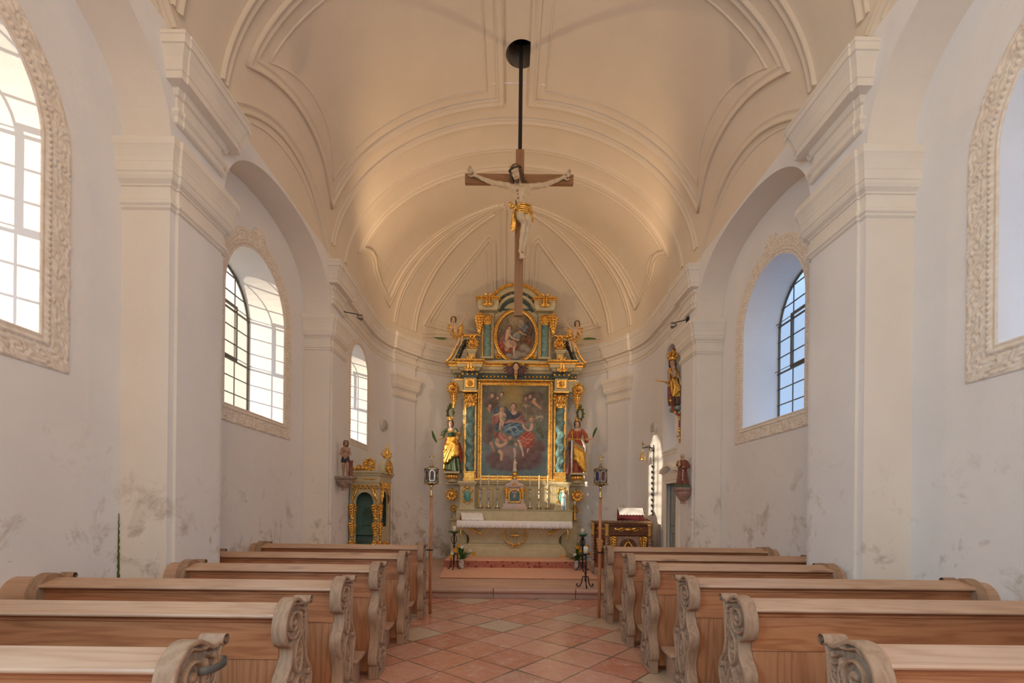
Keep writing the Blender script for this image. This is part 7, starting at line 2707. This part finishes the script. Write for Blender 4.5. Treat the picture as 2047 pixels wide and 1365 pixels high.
bouquet((x4 + .01, 9.93, .163), .50, 'white', 'bouquet of white lilies and green leaves left of the altar table', 'small pale vase beside the left iron candle stand')
x5, _ = A(1158, 1130, 9.95)
bouquet((x5 - .05, 9.95, .163), .50, 'orange', 'bouquet of orange and yellow flowers right of the altar table', 'small dark vase beside the right iron candle stand')

# ---------------------------------------------------------------- processional lanterns on poles
def lantern(x, y, label, zt_):
    r = root('procession_lantern', (x, y, .002), label, 'lantern', 'lantern poles at the foremost pews')
    MB().lathe([(.001, .0), (.019, .0), (.021, .6), (.021, 1.2), (.018, 1.60), (.001, 1.60)], (x, y, .002), 14).build('pole', 'pole_wood', r)
    MB().lathe([(.022, 1.575), (.022, 1.60), (.014, 1.62), (.014, 1.70), (.026, 1.72), (.012, 1.735), (.001, 1.74)], (x, y, 0), 14).build('ferrule', 'brass', r)
    z0 = zt_
    hexa = lambda rad, z: [(x + rad * cos(PI / 3 * k + .26), y + rad * sin(PI / 3 * k + .26), z) for k in range(6)]
    b = MB().loft([hexa(.02, z0 - .03), hexa(.085, z0), hexa(.098, z0 + .004), hexa(.098, z0 + .018), hexa(.088, z0 + .022)])
    base = b.build('lantern_base', 'aged_brass', r, smooth=False)
    b = MB().loft([hexa(.088, z0 + .178), hexa(.102, z0 + .182), hexa(.102, z0 + .20), hexa(.085, z0 + .208), hexa(.045, z0 + .218), hexa(.022, z0 + .24), hexa(.014, z0 + .27)])
    top = b.build('lantern_roof', 'aged_brass', r, smooth=False)
    h0, h1 = hexa(.088, z0 + .018), hexa(.088, z0 + .182)
    for k in range(6):
        MB().tube([h0[k], h1[k]], .009, 6).build('corner_post', 'aged_brass', r)
        a0, a1 = Vector(h0[k]), Vector(h0[(k + 1) % 6])
        n_ = Vector(((a0.x + a1.x) / 2 - x, (a0.y + a1.y) / 2 - y, 0)).normalized()
        fr = MB()
        pts = []
        W_ = (a1 - a0)
        for q, zz in [(.14, .02), (.14, .10)] + [(.5 - .36 * cos(t), .115 + .042 * sin(t)) for t in np.linspace(0, PI, 9)] + [(.86, .10), (.86, .02)]:
            pts.append(a0 + W_ * q + Vector((0, 0, zz)) - n_ * .003)
        fr.surf_sweep(pts, [n_] * len(pts), [(-.006, -.004), (-.006, .005), (.006, .005), (.006, -.004)], True)
        fr.build('pane_frame', 'silver', r, smooth=False)
        g = MB().add([p_ - n_ * .001 for p_ in pts], [tuple(range(len(pts)))])
        g.build('coloured_pane', 'blue_glass' if k % 2 else 'red_glass', r, smooth=False)
    for k in range(12):
        a = 2 * PI * k / 12
        MB().ball((x + .098 * cos(a), y + .098 * sin(a), z0 - .004), .010, 6).build('bead', 'brass', base)
    MB().tube([(x, y, z0 + .26), (x, y, z0 + .40)], .006, 8).tube([(x - .032, y, z0 + .36), (x + .032, y, z0 + .36)], .006, 8).ball((x, y, z0 + .285), .014, 8).ball((x, y, z0 + .40), .009, 6).ball((x - .034, y, z0 + .36), .009, 6).ball((x + .034, y, z0 + .36), .009, 6).build('cross', 'brass', top)
    MB().lathe([(.024, 0), (.024, .02), (.019, .02), (.019, 0), (.024, 0)], (x, y, z0 + .03), 12).build('candle_socket', 'wax', r)
xl, zl = A(847, 966, 6.46)
lantern(-1.09, 6.46, 'lantern with coloured panes on a wooden pole strapped to the foremost left pew', zl)
xr, zr = A(1203, 968, 6.36)
lantern(1.165, 6.36, 'lantern with coloured panes on a wooden pole strapped to the foremost right pew', zr)
for sx, x, y in ((-1, -1.09, 6.46), (1, 1.165, 6.36)):
    b = MB()
    pts = [(x + .026 * cos(t), y + .026 * sin(t), .86) for t in np.linspace(0, 2 * PI, 17)]
    b.surf_sweep(pts[:-1], [(cos(t), sin(t), 0) for t in np.linspace(0, 2 * PI, 17)[:-1]], [(-.009, 0), (-.009, .003), (.009, .003), (.009, 0)], True)
    b.box(min(x, x + sx * .09), max(x, x + sx * .09), y - .026, y - .020, .851, .869)
    o = b.build('pole_strap', 'iron', smooth=False)
    tag(o, 'black strap holding the lantern pole to the foremost pew on the %s' % ('left' if sx < 0 else 'right'), 'strap', 'straps on the lantern poles')

# ---------------------------------------------------------------- reading desk (ambo), book stand, chair
am = root('ambo', (2.2, 9.35, .15), 'carved dark walnut reading desk with gilded ornaments and twisted corner columns', 'lectern')
P0, P1, P2, P3 = (1.66, 9.52), (1.86, 9.15), (2.62, 9.15), (2.70, 9.6)
poly = [P0, P1, P2, P3]
b = MB()
b.prism(poly, .30, 1.15, 'xy')
body = b.build('desk_body', 'walnut', am, smooth=False)
b = MB()
b.plan(poly, [(0, .28), (.04, .29), (.05, .33), (.05, .36), (.02, .38), (0, .39)], flip=True)
b.plan(poly, [(0, .92), (.02, .93), (.03, .95), (.03, .97), (0, .98)], flip=True)
b.plan(poly, [(0, 1.10), (.02, 1.11), (.04, 1.14), (.04, 1.16), (0, 1.165)], flip=True)
b.build('desk_moulding', 'walnut', body, smooth=False)
b = MB().prism([(1.60, 9.56), (1.83, 9.08), (2.68, 9.08), (2.76, 9.62)], 1.165, 1.20, 'xy')
b.build('desk_top', 'oak_brown', am, smooth=False, bev=.006)
def twist_post(c, z0, z1, r_, turns=9):
    rings = []
    for i in range(60):
        t = i / 59
        ph = 2 * PI * turns * t
        rings.append([(c[0] + .006 * cos(ph) + r_ * (1 + .18 * cos(2 * (2 * PI * k / 14) - ph)) * cos(2 * PI * k / 14), c[1] + .006 * sin(ph) + r_ * (1 + .18 * cos(2 * (2 * PI * k / 14) - ph)) * sin(2 * PI * k / 14), z0 + (z1 - z0) * t) for k in range(14)])
    return MB().loft(rings)
for c in (P0, P1, P2):
    cc = (c[0] - (.03 if c is not P2 else -.02), c[1] - .04)
    o = twist_post(cc, .42, .90, .032).build('corner_column', mat('worn_walnut', (.38, .25, .19), .5, col2=(.24, .14, .10), scale=16), am)
    MB().lathe([(.001, .16), (.02, .165), (.03, .20), (.018, .23), (.035, .27), (.05, .30), (.05, .39), (.035, .42), (.001, .42)], (cc[0], cc[1], 0), 12).build('column_foot', 'worn_walnut', o)
    MB().lathe([(.001, .90), (.04, .90), (.05, .94), (.035, .96), (.045, 1.10), (.055, 1.15), (.001, 1.15)], (cc[0], cc[1], 0), 12).build('column_head', 'gold_dull', o)
def put_w(src, name, par, m, c, s=1.0, mirror=False, rz=0.0):
    V, F = src
    V = V.copy() * s
    if mirror:
        V[:, 0] *= -1
        F = F[:, ::-1]
    x = V[:, 0] * cos(rz) - V[:, 1] * sin(rz)
    y = V[:, 0] * sin(rz) + V[:, 1] * cos(rz)
    return make(name, np.stack([c[0] + x, c[1] + y, c[2] + V[:, 2]], 1), F, m, par)
def f_hor(vx):
    vx.ell((0, -.01, 0), (.07, .03, .035), .01)
    for q in (-1, 1):
        vx.path([(q * .05, 0, 0), (q * .12, -.015, .02), (q * .19, -.01, .0), (q * .25, 0, .005)], .026, .014, .008)
        vx.path(sp3(q * .24, .012, .028, .006, 180 if q > 0 else 0, (180 if q > 0 else 0) + q * 360, 12), .012, .008, .004)
        vx.path([(q * .10, 0, -.02), (q * .16, -.01, -.03), (q * .2, 0, -.02)], .014, .008, .004)
HOR = shape((-.3, -.05, -.06), (.3, .03, .06), .006, f_hor)
put_w(HOR, 'gilt_scrollwork', am, 'gold', (2.24, 9.14, 1.045), 1.0)
mx, my = (P0[0] + P1[0]) / 2, (P0[1] + P1[1]) / 2
put_w(HOR, 'gilt_scrollwork', am, 'gold', (mx - .01, my, 1.045), .55, False, math.atan2(P1[1] - P0[1], P1[0] - P0[0]))
for q in (-1, 1):
    put_w(DROP, 'gilt_drop', am, 'gold', (2.24 + q * .29, 9.14, .90), .80, q < 0)
put_w(DROP, 'gilt_drop', am, 'gold', (mx - .01, my - .005, .86), .9, False, math.atan2(P1[1] - P0[1], P1[0] - P0[0]))
b = MB()
for (a0, b0) in ((1, 0),):
    ring_o = [(2.24 + x_, 9.148, .60 + z_) for x_, z_ in [(-.22, 0), (-.22, .31), (.22, .31), (.22, 0)]]
    ap = arc(0, .10, .17, .17, 0, 180, 16)
    pts = [(.22, .31), (-.22, .31), (-.22, .10)] + [(x_, z_) for x_, z_ in ap[::-1]] + [(.22, .10)]
    b.prism([(2.24 + x_, .60 + z_) for x_, z_ in pts], 9.13, 9.15)
b.build('arch_spandrel', 'worn_walnut', am, smooth=False)
vx = Vox((2.24 - .16, 9.08, .52), (2.24 + .16, 9.16, .86), .006)
for q in (-1, 1):
    vx.path([(2.24 + q * .02, 9.13, .80), (2.24 + q * .06, 9.12, .74), (2.24 + q * .11, 9.12, .66), (2.24 + q * .13, 9.13, .62)], .018, .016, .006)
    vx.path([(2.24 + q * .02, 9.12, .66), (2.24 + q * .07, 9.12, .72)], .014, .012, .006)
vx.ell((2.24, 9.12, .65), (.05, .03, .06), .01)
vx.path([(2.24, 9.13, .80), (2.24, 9.13, .86)], .008, .006, .004)
vx.build('gilt_emblem', 'gold', am)
# slanted book stand with crimson and lace cloth
bs = root('book_stand', (2.28, 9.30, 1.20), 'slanted book rest draped in crimson standing on the reading desk', 'book stand')
b = MB()
for x_ in (2.12, 2.44):
    b.box(x_, x_ + .015, 9.14, 9.155, 1.20, 1.27).box(x_, x_ + .015, 9.44, 9.455, 1.20, 1.40)
b.build('metal_feet', 'iron', bs, smooth=False)
def slab(x0, x1, x2_, x3_, zl0, zh, th):
    lo, hi = (9.13, zl0), (9.46, zh)
    return MB().add([(x0, lo[0], lo[1]), (x1, lo[0], lo[1]), (x3_, hi[0], hi[1]), (x2_, hi[0], hi[1]), (x0, lo[0] + .01, lo[1] - th), (x1, lo[0] + .01, lo[1] - th), (x3_, hi[0] + .01, hi[1] - th), (x2_, hi[0] + .01, hi[1] - th)],
                    [(0, 1, 2, 3), (7, 6, 5, 4), (0, 4, 5, 1), (1, 5, 6, 2), (2, 6, 7, 3), (3, 7, 4, 0)])
slab(2.02, 2.52, 2.10, 2.62, 1.245, 1.45, .03).build('crimson_board', 'crimson_cloth', bs, smooth=False)
V, F = [], []
for i in range(49):
    for j in range(10):
        t = j / 9
        u = i / 48
        lo_t = .30 + .05 * abs(sin(i * PI / 6))
        tt_ = lo_t + (1.0 - lo_t) * t
        V.append((2.02 + .08 * tt_ + .05 * (1 - t) + u * (.50 - .03 * (1 - t)), 9.122 + .33 * tt_, 1.257 + .205 * tt_))
for i in range(48):
    for j in range(9):
        F.append((i * 10 + j, (i + 1) * 10 + j, (i + 1) * 10 + j + 1, i * 10 + j + 1))
o = make('scalloped_cloth', V, F, 'linen')
o.modifiers.new('thick', 'SOLIDIFY').thickness = .004
tag(o, 'white scalloped cloth on the crimson book rest of the reading desk', 'cloth')
# high-backed wooden chair
ch = root('highback_chair', (2.78, 9.82, .15), 'plain brown chair with a tall scalloped back behind the reading desk', 'chair')
b = MB()
out = [(-.16, .0), (.16, .0), (.16, 1.0)] + [(.16 - .32 * k / 20, 1.02 + .07 * sin(PI * k / 20) + .012 * abs(sin(k * PI / 4))) for k in range(21)] + [(-.16, 1.0)]
b.prism([(2.765 + x_, .15 + z_) for x_, z_ in out], 9.94, 9.98)
b.build('backrest', 'oak_brown', ch, smooth=False, bev=.004)
b2 = MB().prism([(9.66, .15), (9.95, .15), (9.95, 1.1), (9.88, 1.12), (9.78, 1.02), (9.68, .80), (9.66, .78)], 2.60, 2.62, 'yz')
b2.build('side_panel', 'oak_brown', ch, smooth=False)
MB().box(2.62, 2.91, 9.66, 9.94, .55, .58).build('seat', 'oak_brown', ch, smooth=False)
for xx in (2.63, 2.88):
    MB().box(xx, xx + .03, 9.67, 9.70, .15, .55).build('leg', 'oak_brown', ch, smooth=False)

# ---------------------------------------------------------------- wall bell on a bracket with iron leaf chain
yb_, xb_ = 9.86, 2.93
bb = root('sacristy_bell', (xb_, yb_, 1.25), 'small brass bell with a cross on a black leafy iron bracket on the right wall', 'bell')
zb0 = A(1310, 900, 9.8)[1]
b = MB().tube([(xb_ - .01, yb_, 1.30), (xb_ - .01, yb_, zb0 + .12)], .010, 8)
b.build('wall_bar', 'iron', bb)
b = MB()
for k in range(9):
    z = 1.36 + .115 * k
    for q in (-1, 1):
        b.tube([(xb_ - .01, yb_, z), (xb_ - .03, yb_ + q * .03, z + .03), (xb_ - .03, yb_ + q * .05, z + .07)], [.006, .018, .003], 6)
b.build('iron_leaves', 'iron', bb)
b = MB().tube([(xb_ - .01, yb_, zb0 - .02), (xb_ - .10, yb_, zb0 + .10), (xb_ - .22, yb_, zb0 + .05)], .010, 8).tube([(xb_ - .01, yb_, zb0 + .06), (xb_ - .24, yb_, zb0 + .06)], .008, 8)
b.tube([(xb_ - .06 + .035 * cos(t), yb_, zb0 + .03 + .035 * sin(t)) for t in np.linspace(0, 5.5, 14)], .007, 6)
b.build('scroll_arm', 'iron', bb)
c = (xb_ - .23, yb_, zb0 - .20)
bl_ = MB().lathe([(.068, 0), (.072, .008), (.055, .04), (.042, .10), (.036, .13), (.018, .15), (.001, .152)], c, 20).build('bell', 'brass', bb)
MB().tube([(c[0], c[1], c[2] + .15), (c[0], c[1], zb0 + .05)], .006, 6).build('hanger', 'brass', bl_)
MB().box(c[0] - .008, c[0] + .008, yb_ - .005, yb_ + .005, zb0 + .06, zb0 + .19).box(c[0] - .04, c[0] + .04, yb_ - .005, yb_ + .005, zb0 + .12, zb0 + .14).build('cross', 'brass', bb, smooth=False)

# ---------------------------------------------------------------- round loudspeakers, floodlights
def speaker(c, nrm, label):
    r = root('wall_speaker', c, label, 'speaker', 'round speakers on the choir walls')
    n_ = Vector(nrm).normalized()
    t_ = Vector((0, 0, 1)).cross(n_).normalized()
    def disk(prof):
        return MB().loft([[Vector(c) + n_ * h + (t_ * cos(2 * PI * k / 28) + Vector((0, 0, 1)) * sin(2 * PI * k / 28)) * r_ for k in range(28)] for r_, h in prof])
    disk([(.125, 0), (.13, .01), (.125, .045), (.105, .06), (.10, .058)]).build('housing', 'white_plastic', r)
    disk([(.10, .056), (.096, .066), (.05, .078), (.001, .08)]).build('grille', mat('grille_grey', (.55, .53, .50), .6, bmp=.4, bscale=300), r)
pxy = apse_xy(16)
speaker((pxy[0] + .005, pxy[1], 3.22), (1, -.32, 0), 'round white speaker on the left choir wall beyond the window')
speaker((W - .004, 9.84, 3.10), (-1, -.05, 0), 'round white speaker on the right choir wall above the bell')
def flood(c, aim, wall_x, label):
    r = root('floodlight', c, label, 'floodlight', 'floodlights under the choir cornice')
    a = (Vector(aim) - Vector(c)).normalized()
    MB().tube([(wall_x, c[1] - .10, c[2] + .06), (c[0], c[1] - .04, c[2] + .03), c], .008, 8).build('bracket', 'iron', r)
    up_ = a.cross(Vector((0, 0, 1))).normalized()
    v_ = up_.cross(a)
    rings = [[Vector(c) + a * t + (up_ * cos(2 * PI * k / 16) + v_ * sin(2 * PI * k / 16)) * q for k in range(16)] for q, t in ((.012, -.05), (.03, -.03), (.055, .03), (.058, .035), (.050, .03), (.02, -.015))]
    MB().loft(rings).build('reflector', mat('lamp_housing', (.30, .27, .22), .3, .8), r)
    MB().box(wall_x - .012, wall_x + .012, c[1] - .14, c[1] - .06, c[2] + .02, c[2] + .10).build('wall_plate', 'iron', r, smooth=False)
xf, zf = A(706, 634, 8.25)
flood((-2.66, 8.30, A(706, 634, 8.3)[1]), (0, 12, 5.6), -2.93, 'small black floodlight bracket under the left choir cornice')
flood((2.74, 8.18, A(1352, 650, 8.18)[1]), (0, 12, 5.6), 2.93, 'small black floodlight bracket under the right choir cornice')

# ---------------------------------------------------------------- door on the right of the choir
b = MB()
for y in (DOOR['y0'], DOOR['y1']):
    b.quad((W, y, .15), (W + .16, y, .15), (W + .16, y, DOOR['zt']), (W, y, DOOR['zt']))
b.quad((W, DOOR['y0'], DOOR['zt']), (W + .16, DOOR['y0'], DOOR['zt']), (W + .16, DOOR['y1'], DOOR['zt']), (W, DOOR['y1'], DOOR['zt']))
trim(b, 'stucco', smooth=False)
b = MB()
pts = [(W - .002, DOOR['y0'], .15), (W - .002, DOOR['y0'], DOOR['zt']), (W - .002, DOOR['y1'], DOOR['zt']), (W - .002, DOOR['y1'], .15)]
b.surf_sweep([pts[0], pts[1], pts[2], pts[3]], [(-1, 0, 0)] * 4, [(.0, 0), (.0, .03), (.03, .035), (.06, .02), (.10, .03), (.11, 0)] if True else [], False)
b.surf_sweep([pts[0], pts[1], pts[2], pts[3]], [(-1, 0, 0)] * 4, [(-.11, 0), (-.10, .03), (-.06, .02), (-.03, .035), (.0, .03), (.0, 0)], False)
# bent hood moulding over the lintel
hood = [(W - .004, 8.36 + .92 * k / 16, 2.16 + .10 * sin(PI * min(1, max(0, (k - 2) / 12))) ** 1) for k in range(17)]
b.surf_sweep(hood, [(-1, 0, 0)] * 17, [(-.06, 0), (-.06, .05), (-.02, .10), (.03, .11), (.05, .05), (.05, 0)], False)
trim(b, 'stucco', smooth=False)
d = MB().box(W + .10, W + .14, DOOR['y0'] + .005, DOOR['y1'] - .005, .155, DOOR['zt'] - .005)
d = d.build('door_1', 'grey_door', smooth=False, bev=.004)
d['kind'] = 'structure'
MB().box(W + .075, W + .10, DOOR['y0'] + .06, DOOR['y0'] + .09, 1.05, 1.20).build('door_handle', 'iron', d, smooth=False)
for z0, z1 in ((.35, 1.0), (1.15, 1.85)):
    p4 = [(W + .099, DOOR['y0'] + .12, z0), (W + .099, DOOR['y1'] - .12, z0), (W + .099, DOOR['y1'] - .12, z1), (W + .099, DOOR['y0'] + .12, z1)]
    MB().surf_sweep(p4, [(-1, 0, 0)] * 4, [(-.02, 0), (0, .012), (.02, 0)], True).build('door_panel', 'grey_door', d, smooth=False)
# brown hood lining at the top of the niche
b = MB()
rings = []
for k in range(13):
    t = PI * (k / 12) * .75
    rings.append([(W + .04 + .15 * q, 8.98 - .30 * cos(t), NICHE['zs'] + .30 * sin(t) - .01) for q in (0, 1)])
b.loft(rings, cap=False, close=False)
o = b.build('niche_canopy', mat('russet', (.30, .10, .045), .6))
o.modifiers.new('thick', 'SOLIDIFY').thickness = .02
tag(o, 'russet brown curved canopy board at the top of the right wall niche', 'canopy')

# ---------------------------------------------------------------- confessional at the left choir wall
cf = root('confessional', (-2.66, 9.12, .15), 'olive confessional booth with gilded carving, arched openings and dark green interior', 'confessional')
X0, X1, Y0_, Y1_ = -2.93, -2.40, 8.72, 9.58
def arch_board(mb, horiz, fixed, t_, a0, a1, o0, o1, ozb, ozs, orise, z0, z1, nn=12):
    """board in a vertical plane with an arched hole; horiz 'x' or 'y'"""
    def quad(p_, q_, z00, z01, z10, z11):
        for f_, sgn in ((fixed, 1), (fixed + t_, -1)):
            P_ = (lambda h_, z_: (h_, f_, z_)) if horiz == 'x' else (lambda h_, z_: (f_, h_, z_))
            vs = [P_(p_, z00), P_(q_, z10), P_(q_, z11), P_(p_, z01)]
            mb.quad(*(vs if sgn > 0 else vs[::-1]))
    quad(a0, o0, z0, z1, z0, z1)
    quad(o1, a1, z0, z1, z0, z1)
    if ozb > z0:
        quad(o0, o1, z0, ozb, z0, ozb)
    c_, hw_ = (o0 + o1) / 2, (o1 - o0) / 2
    top_ = lambda h_: ozs + orise * math.sqrt(max(0, 1 - ((h_ - c_) / hw_) ** 2))
    xs = [c_ - hw_ * cos(PI * k / nn) for k in range(nn + 1)]
    for p_, q_ in zip(xs[:-1], xs[1:]):
        quad(p_, q_, top_(p_), z1, top_(q_), z1)
    edge = [(o0, ozb), (o0, ozs)] + [(x_, top_(x_)) for x_ in xs[1:-1]] + [(o1, ozs), (o1, ozb)]
    for (h0, e0), (h1, e1) in zip(edge[:-1], edge[1:]):
        if horiz == 'x':
            mb.quad((h0, fixed, e0), (h1, fixed, e1), (h1, fixed + t_, e1), (h0, fixed + t_, e0))
        else:
            mb.quad((fixed, h0, e0), (fixed, h1, e1), (fixed + t_, h1, e1), (fixed + t_, h0, e0))
b = MB()
arch_board(b, 'x', Y0_, .03, X0, X1, X0 + .11, X1 - .10, .15, 1.50, .19, .15, 1.88)
arch_board(b, 'y', X1, -.03, Y0_, Y1_, Y0_ + .16, Y1_ - .22, 1.05, 1.52, .20, .15, 1.88)
b.box(X0, X1, Y1_ - .03, Y1_, .15, 1.88)
b.box(X0, X0 + .02, Y0_ + .03, Y1_, .15, 1.88)
bdy = b.build('booth', 'altar_olive', cf, smooth=False)
g = MB()
g.box(X0 + .02, X1 - .03, Y0_ + .34, Y0_ + .36, .15, 1.86)
inn = g.build('inner_partition', 'confessional_green', cf, smooth=False)
b = MB().box(X0 + .021, X0 + .03, Y0_ + .031, Y1_ - .03, .15, 1.86).box(X1 - .04, X1 - .031, Y0_ + .36, Y1_ - .03, .15, 1.04).box(X0 + .02, X1 - .03, Y1_ - .04, Y1_ - .031, .15, 1.86).box(X0 + .02, X1 - .03, Y0_ + .03, Y1_ - .03, 1.86, 1.875)
b.build('green_lining', 'confessional_green', cf, smooth=False)
MB().box(X0 + .03, X1 - .04, Y0_ + .22, Y0_ + .34, .90, .93).build('arm_shelf', 'confessional_green', cf, smooth=False)
b = MB()
yy = Y0_ + .335
pts = [(X0 + .14, yy, 1.08), (X0 + .36, yy, 1.08), (X0 + .36, yy, 1.33), (X0 + .33, yy, 1.39), (X0 + .25, yy, 1.42), (X0 + .17, yy, 1.39), (X0 + .14, yy, 1.33)]
b.surf_sweep(pts, [(0, -1, 0)] * 7, [(-.012, 0), (-.008, .015), (.008, .015), (.012, 0)], True)
for k in range(7):
    z = 1.10 + .04 * k
    b.tube([(X0 + .15, yy - .004, z), (X0 + .35, yy - .004, min(1.38, z + .14))], .004, 5).tube([(X0 + .35, yy - .004, z), (X0 + .15, yy - .004, min(1.38, z + .14))], .004, 5)
b.build('lattice', mat('lattice_green', (.10, .17, .14), .5), inn)
b = MB()
b.plan([(X0, Y0_), (X1, Y0_), (X1, Y1_)], [(0, 1.86), (.015, 1.87), (.015, 1.98), (.03, 1.99), (.05, 2.03), (.075, 2.04), (.075, 2.075), (0, 2.08)], flip=True)
b.quad((X0, Y0_ - .075, 2.077), (X1 + .075, Y0_ - .075, 2.077), (X1 + .075, Y1_, 2.077), (X0, Y1_, 2.077))
b.build('booth_cornice', 'altar_olive', cf, smooth=False)
def f_span(vx):
    for k in range(26):
        x_ = -.27 + .54 * (k % 13) / 12
        base_z = .07 + .05 * (k // 13)
        vx.path([(x_, 0, base_z), (x_ + .02 * (-1) ** k, -.02, base_z + .025), (x_ + .03 * (-1) ** k, -.005, base_z + .04)], .016, .009, .005)
    for q in (-1, 1):
        vx.path(sp3(q * .21, .0, .05, .012, 90, 90 + q * 500, 20), .015, .010, .005)
        vx.path([(q * .16, 0, .05), (q * .20, -.02, -.07), (q * .22, 0, -.16)], .022, .012, .006)
        vx.path([(q * .22, 0, -.05), (q * .25, -.015, -.14), (q * .235, 0, -.22)], .018, .012, .006)
SPAN = shape((-.31, -.05, -.25), (.31, .03, .17), .006, f_span)
put_w(SPAN, 'gilt_spandrel', cf, 'gold', ((X0 + X1) / 2 + .005, Y0_ - .008, 1.69), .88)
put_w(SPAN, 'gilt_spandrel', cf, 'gold', (X1 + .008, (Y0_ + Y1_) / 2 - .03, 1.69), 1.15, False, PI / 2)
for x_ in (X0 + .055, X1 - .05):
    for k in range(4):
        put_w(DROP, 'gilt_strip', cf, 'gold', (x_, Y0_ - .006, 1.46 - .33 * k), .72 if k else .8)
for k in range(4):
    put_w(DROP, 'gilt_strip', cf, 'gold', (X1 + .006, Y0_ + .08, 1.46 - .33 * k), .72, False, PI / 2)
put_w(ROS, 'gilt_panel_ornament', cf, 'gold', (X1 + .01, (Y0_ + Y1_) / 2, .62), 1.0, False, PI / 2)
put_w(ROS, 'frieze_ornament', cf, 'gold', (X0 + .10, Y0_ - .015, 1.925), .30)
put_w(HOR, 'frieze_ornament', cf, 'gold', (X1 - .16, Y0_ - .015, 1.925), .42)
TOPA = shape((-.28, -.08, -.05), (.36, .05, .12), .008, f_top)
put_w(TOPA, 'gilt_crest', cf, 'gold', (X0 + .22, Y0_ - .03, 2.085), .75)
put_w(ROS, 'gilt_crest', cf, 'gold', (X1 - .16, Y0_ - .03, 2.18), .85)
put_w(ROS, 'gilt_crest', cf, 'gold', (X0 + .18, Y0_ - .03, 2.12), .42, True)
b = MB()
rings = []
for k in range(17):
    t = PI * k / 16
    yc_ = (Y0_ + Y1_) / 2
    rings.append([(X1 + .07 - q, yc_ + r_ * cos(t), 2.075 + r_ * .75 * sin(t)) for r_, q in ((.25, 0), (.36, 0), (.36, .12), (.25, .12))])
b.loft(rings)
b.build('arched_gable', 'altar_olive', cf, smooth=False)
put_w(ROS, 'gable_ornament', cf, 'gold', (X1 + .05, (Y0_ + Y1_) / 2, 2.16), .95, False, PI / 2)
def f_flame(vx):
    for k in range(5):
        a = math.radians(90 + (k - 2) * 28)
        vx.path([(0, 0, 0), (.07 * cos(a), -.02, .09 * sin(a)), (.10 * cos(a + .2), 0, .17 * sin(a + .1))], .030, .010, .008)
    vx.path([(0, 0, 0), (0, -.02, .12), (.01, 0, .24)], .035, .010, .01)
put_w(shape((-.15, -.08, -.05), (.15, .05, .27), .007, f_flame), 'gilt_flame', cf, 'gold', (X1 + .02, (Y0_ + Y1_) / 2, 2.33), 1.25, False, .8)
MB().box(X0 + .12, X1 - .12, Y0_ + .10, Y0_ + .12, .80, .815).box(X0 + .12, X0 + .13, Y0_ + .10, Y0_ + .12, .15, .80).box(X1 - .13, X1 - .12, Y0_ + .10, Y0_ + .12, .15, .80).build('kneeler_rail', 'lead', cf, smooth=False)
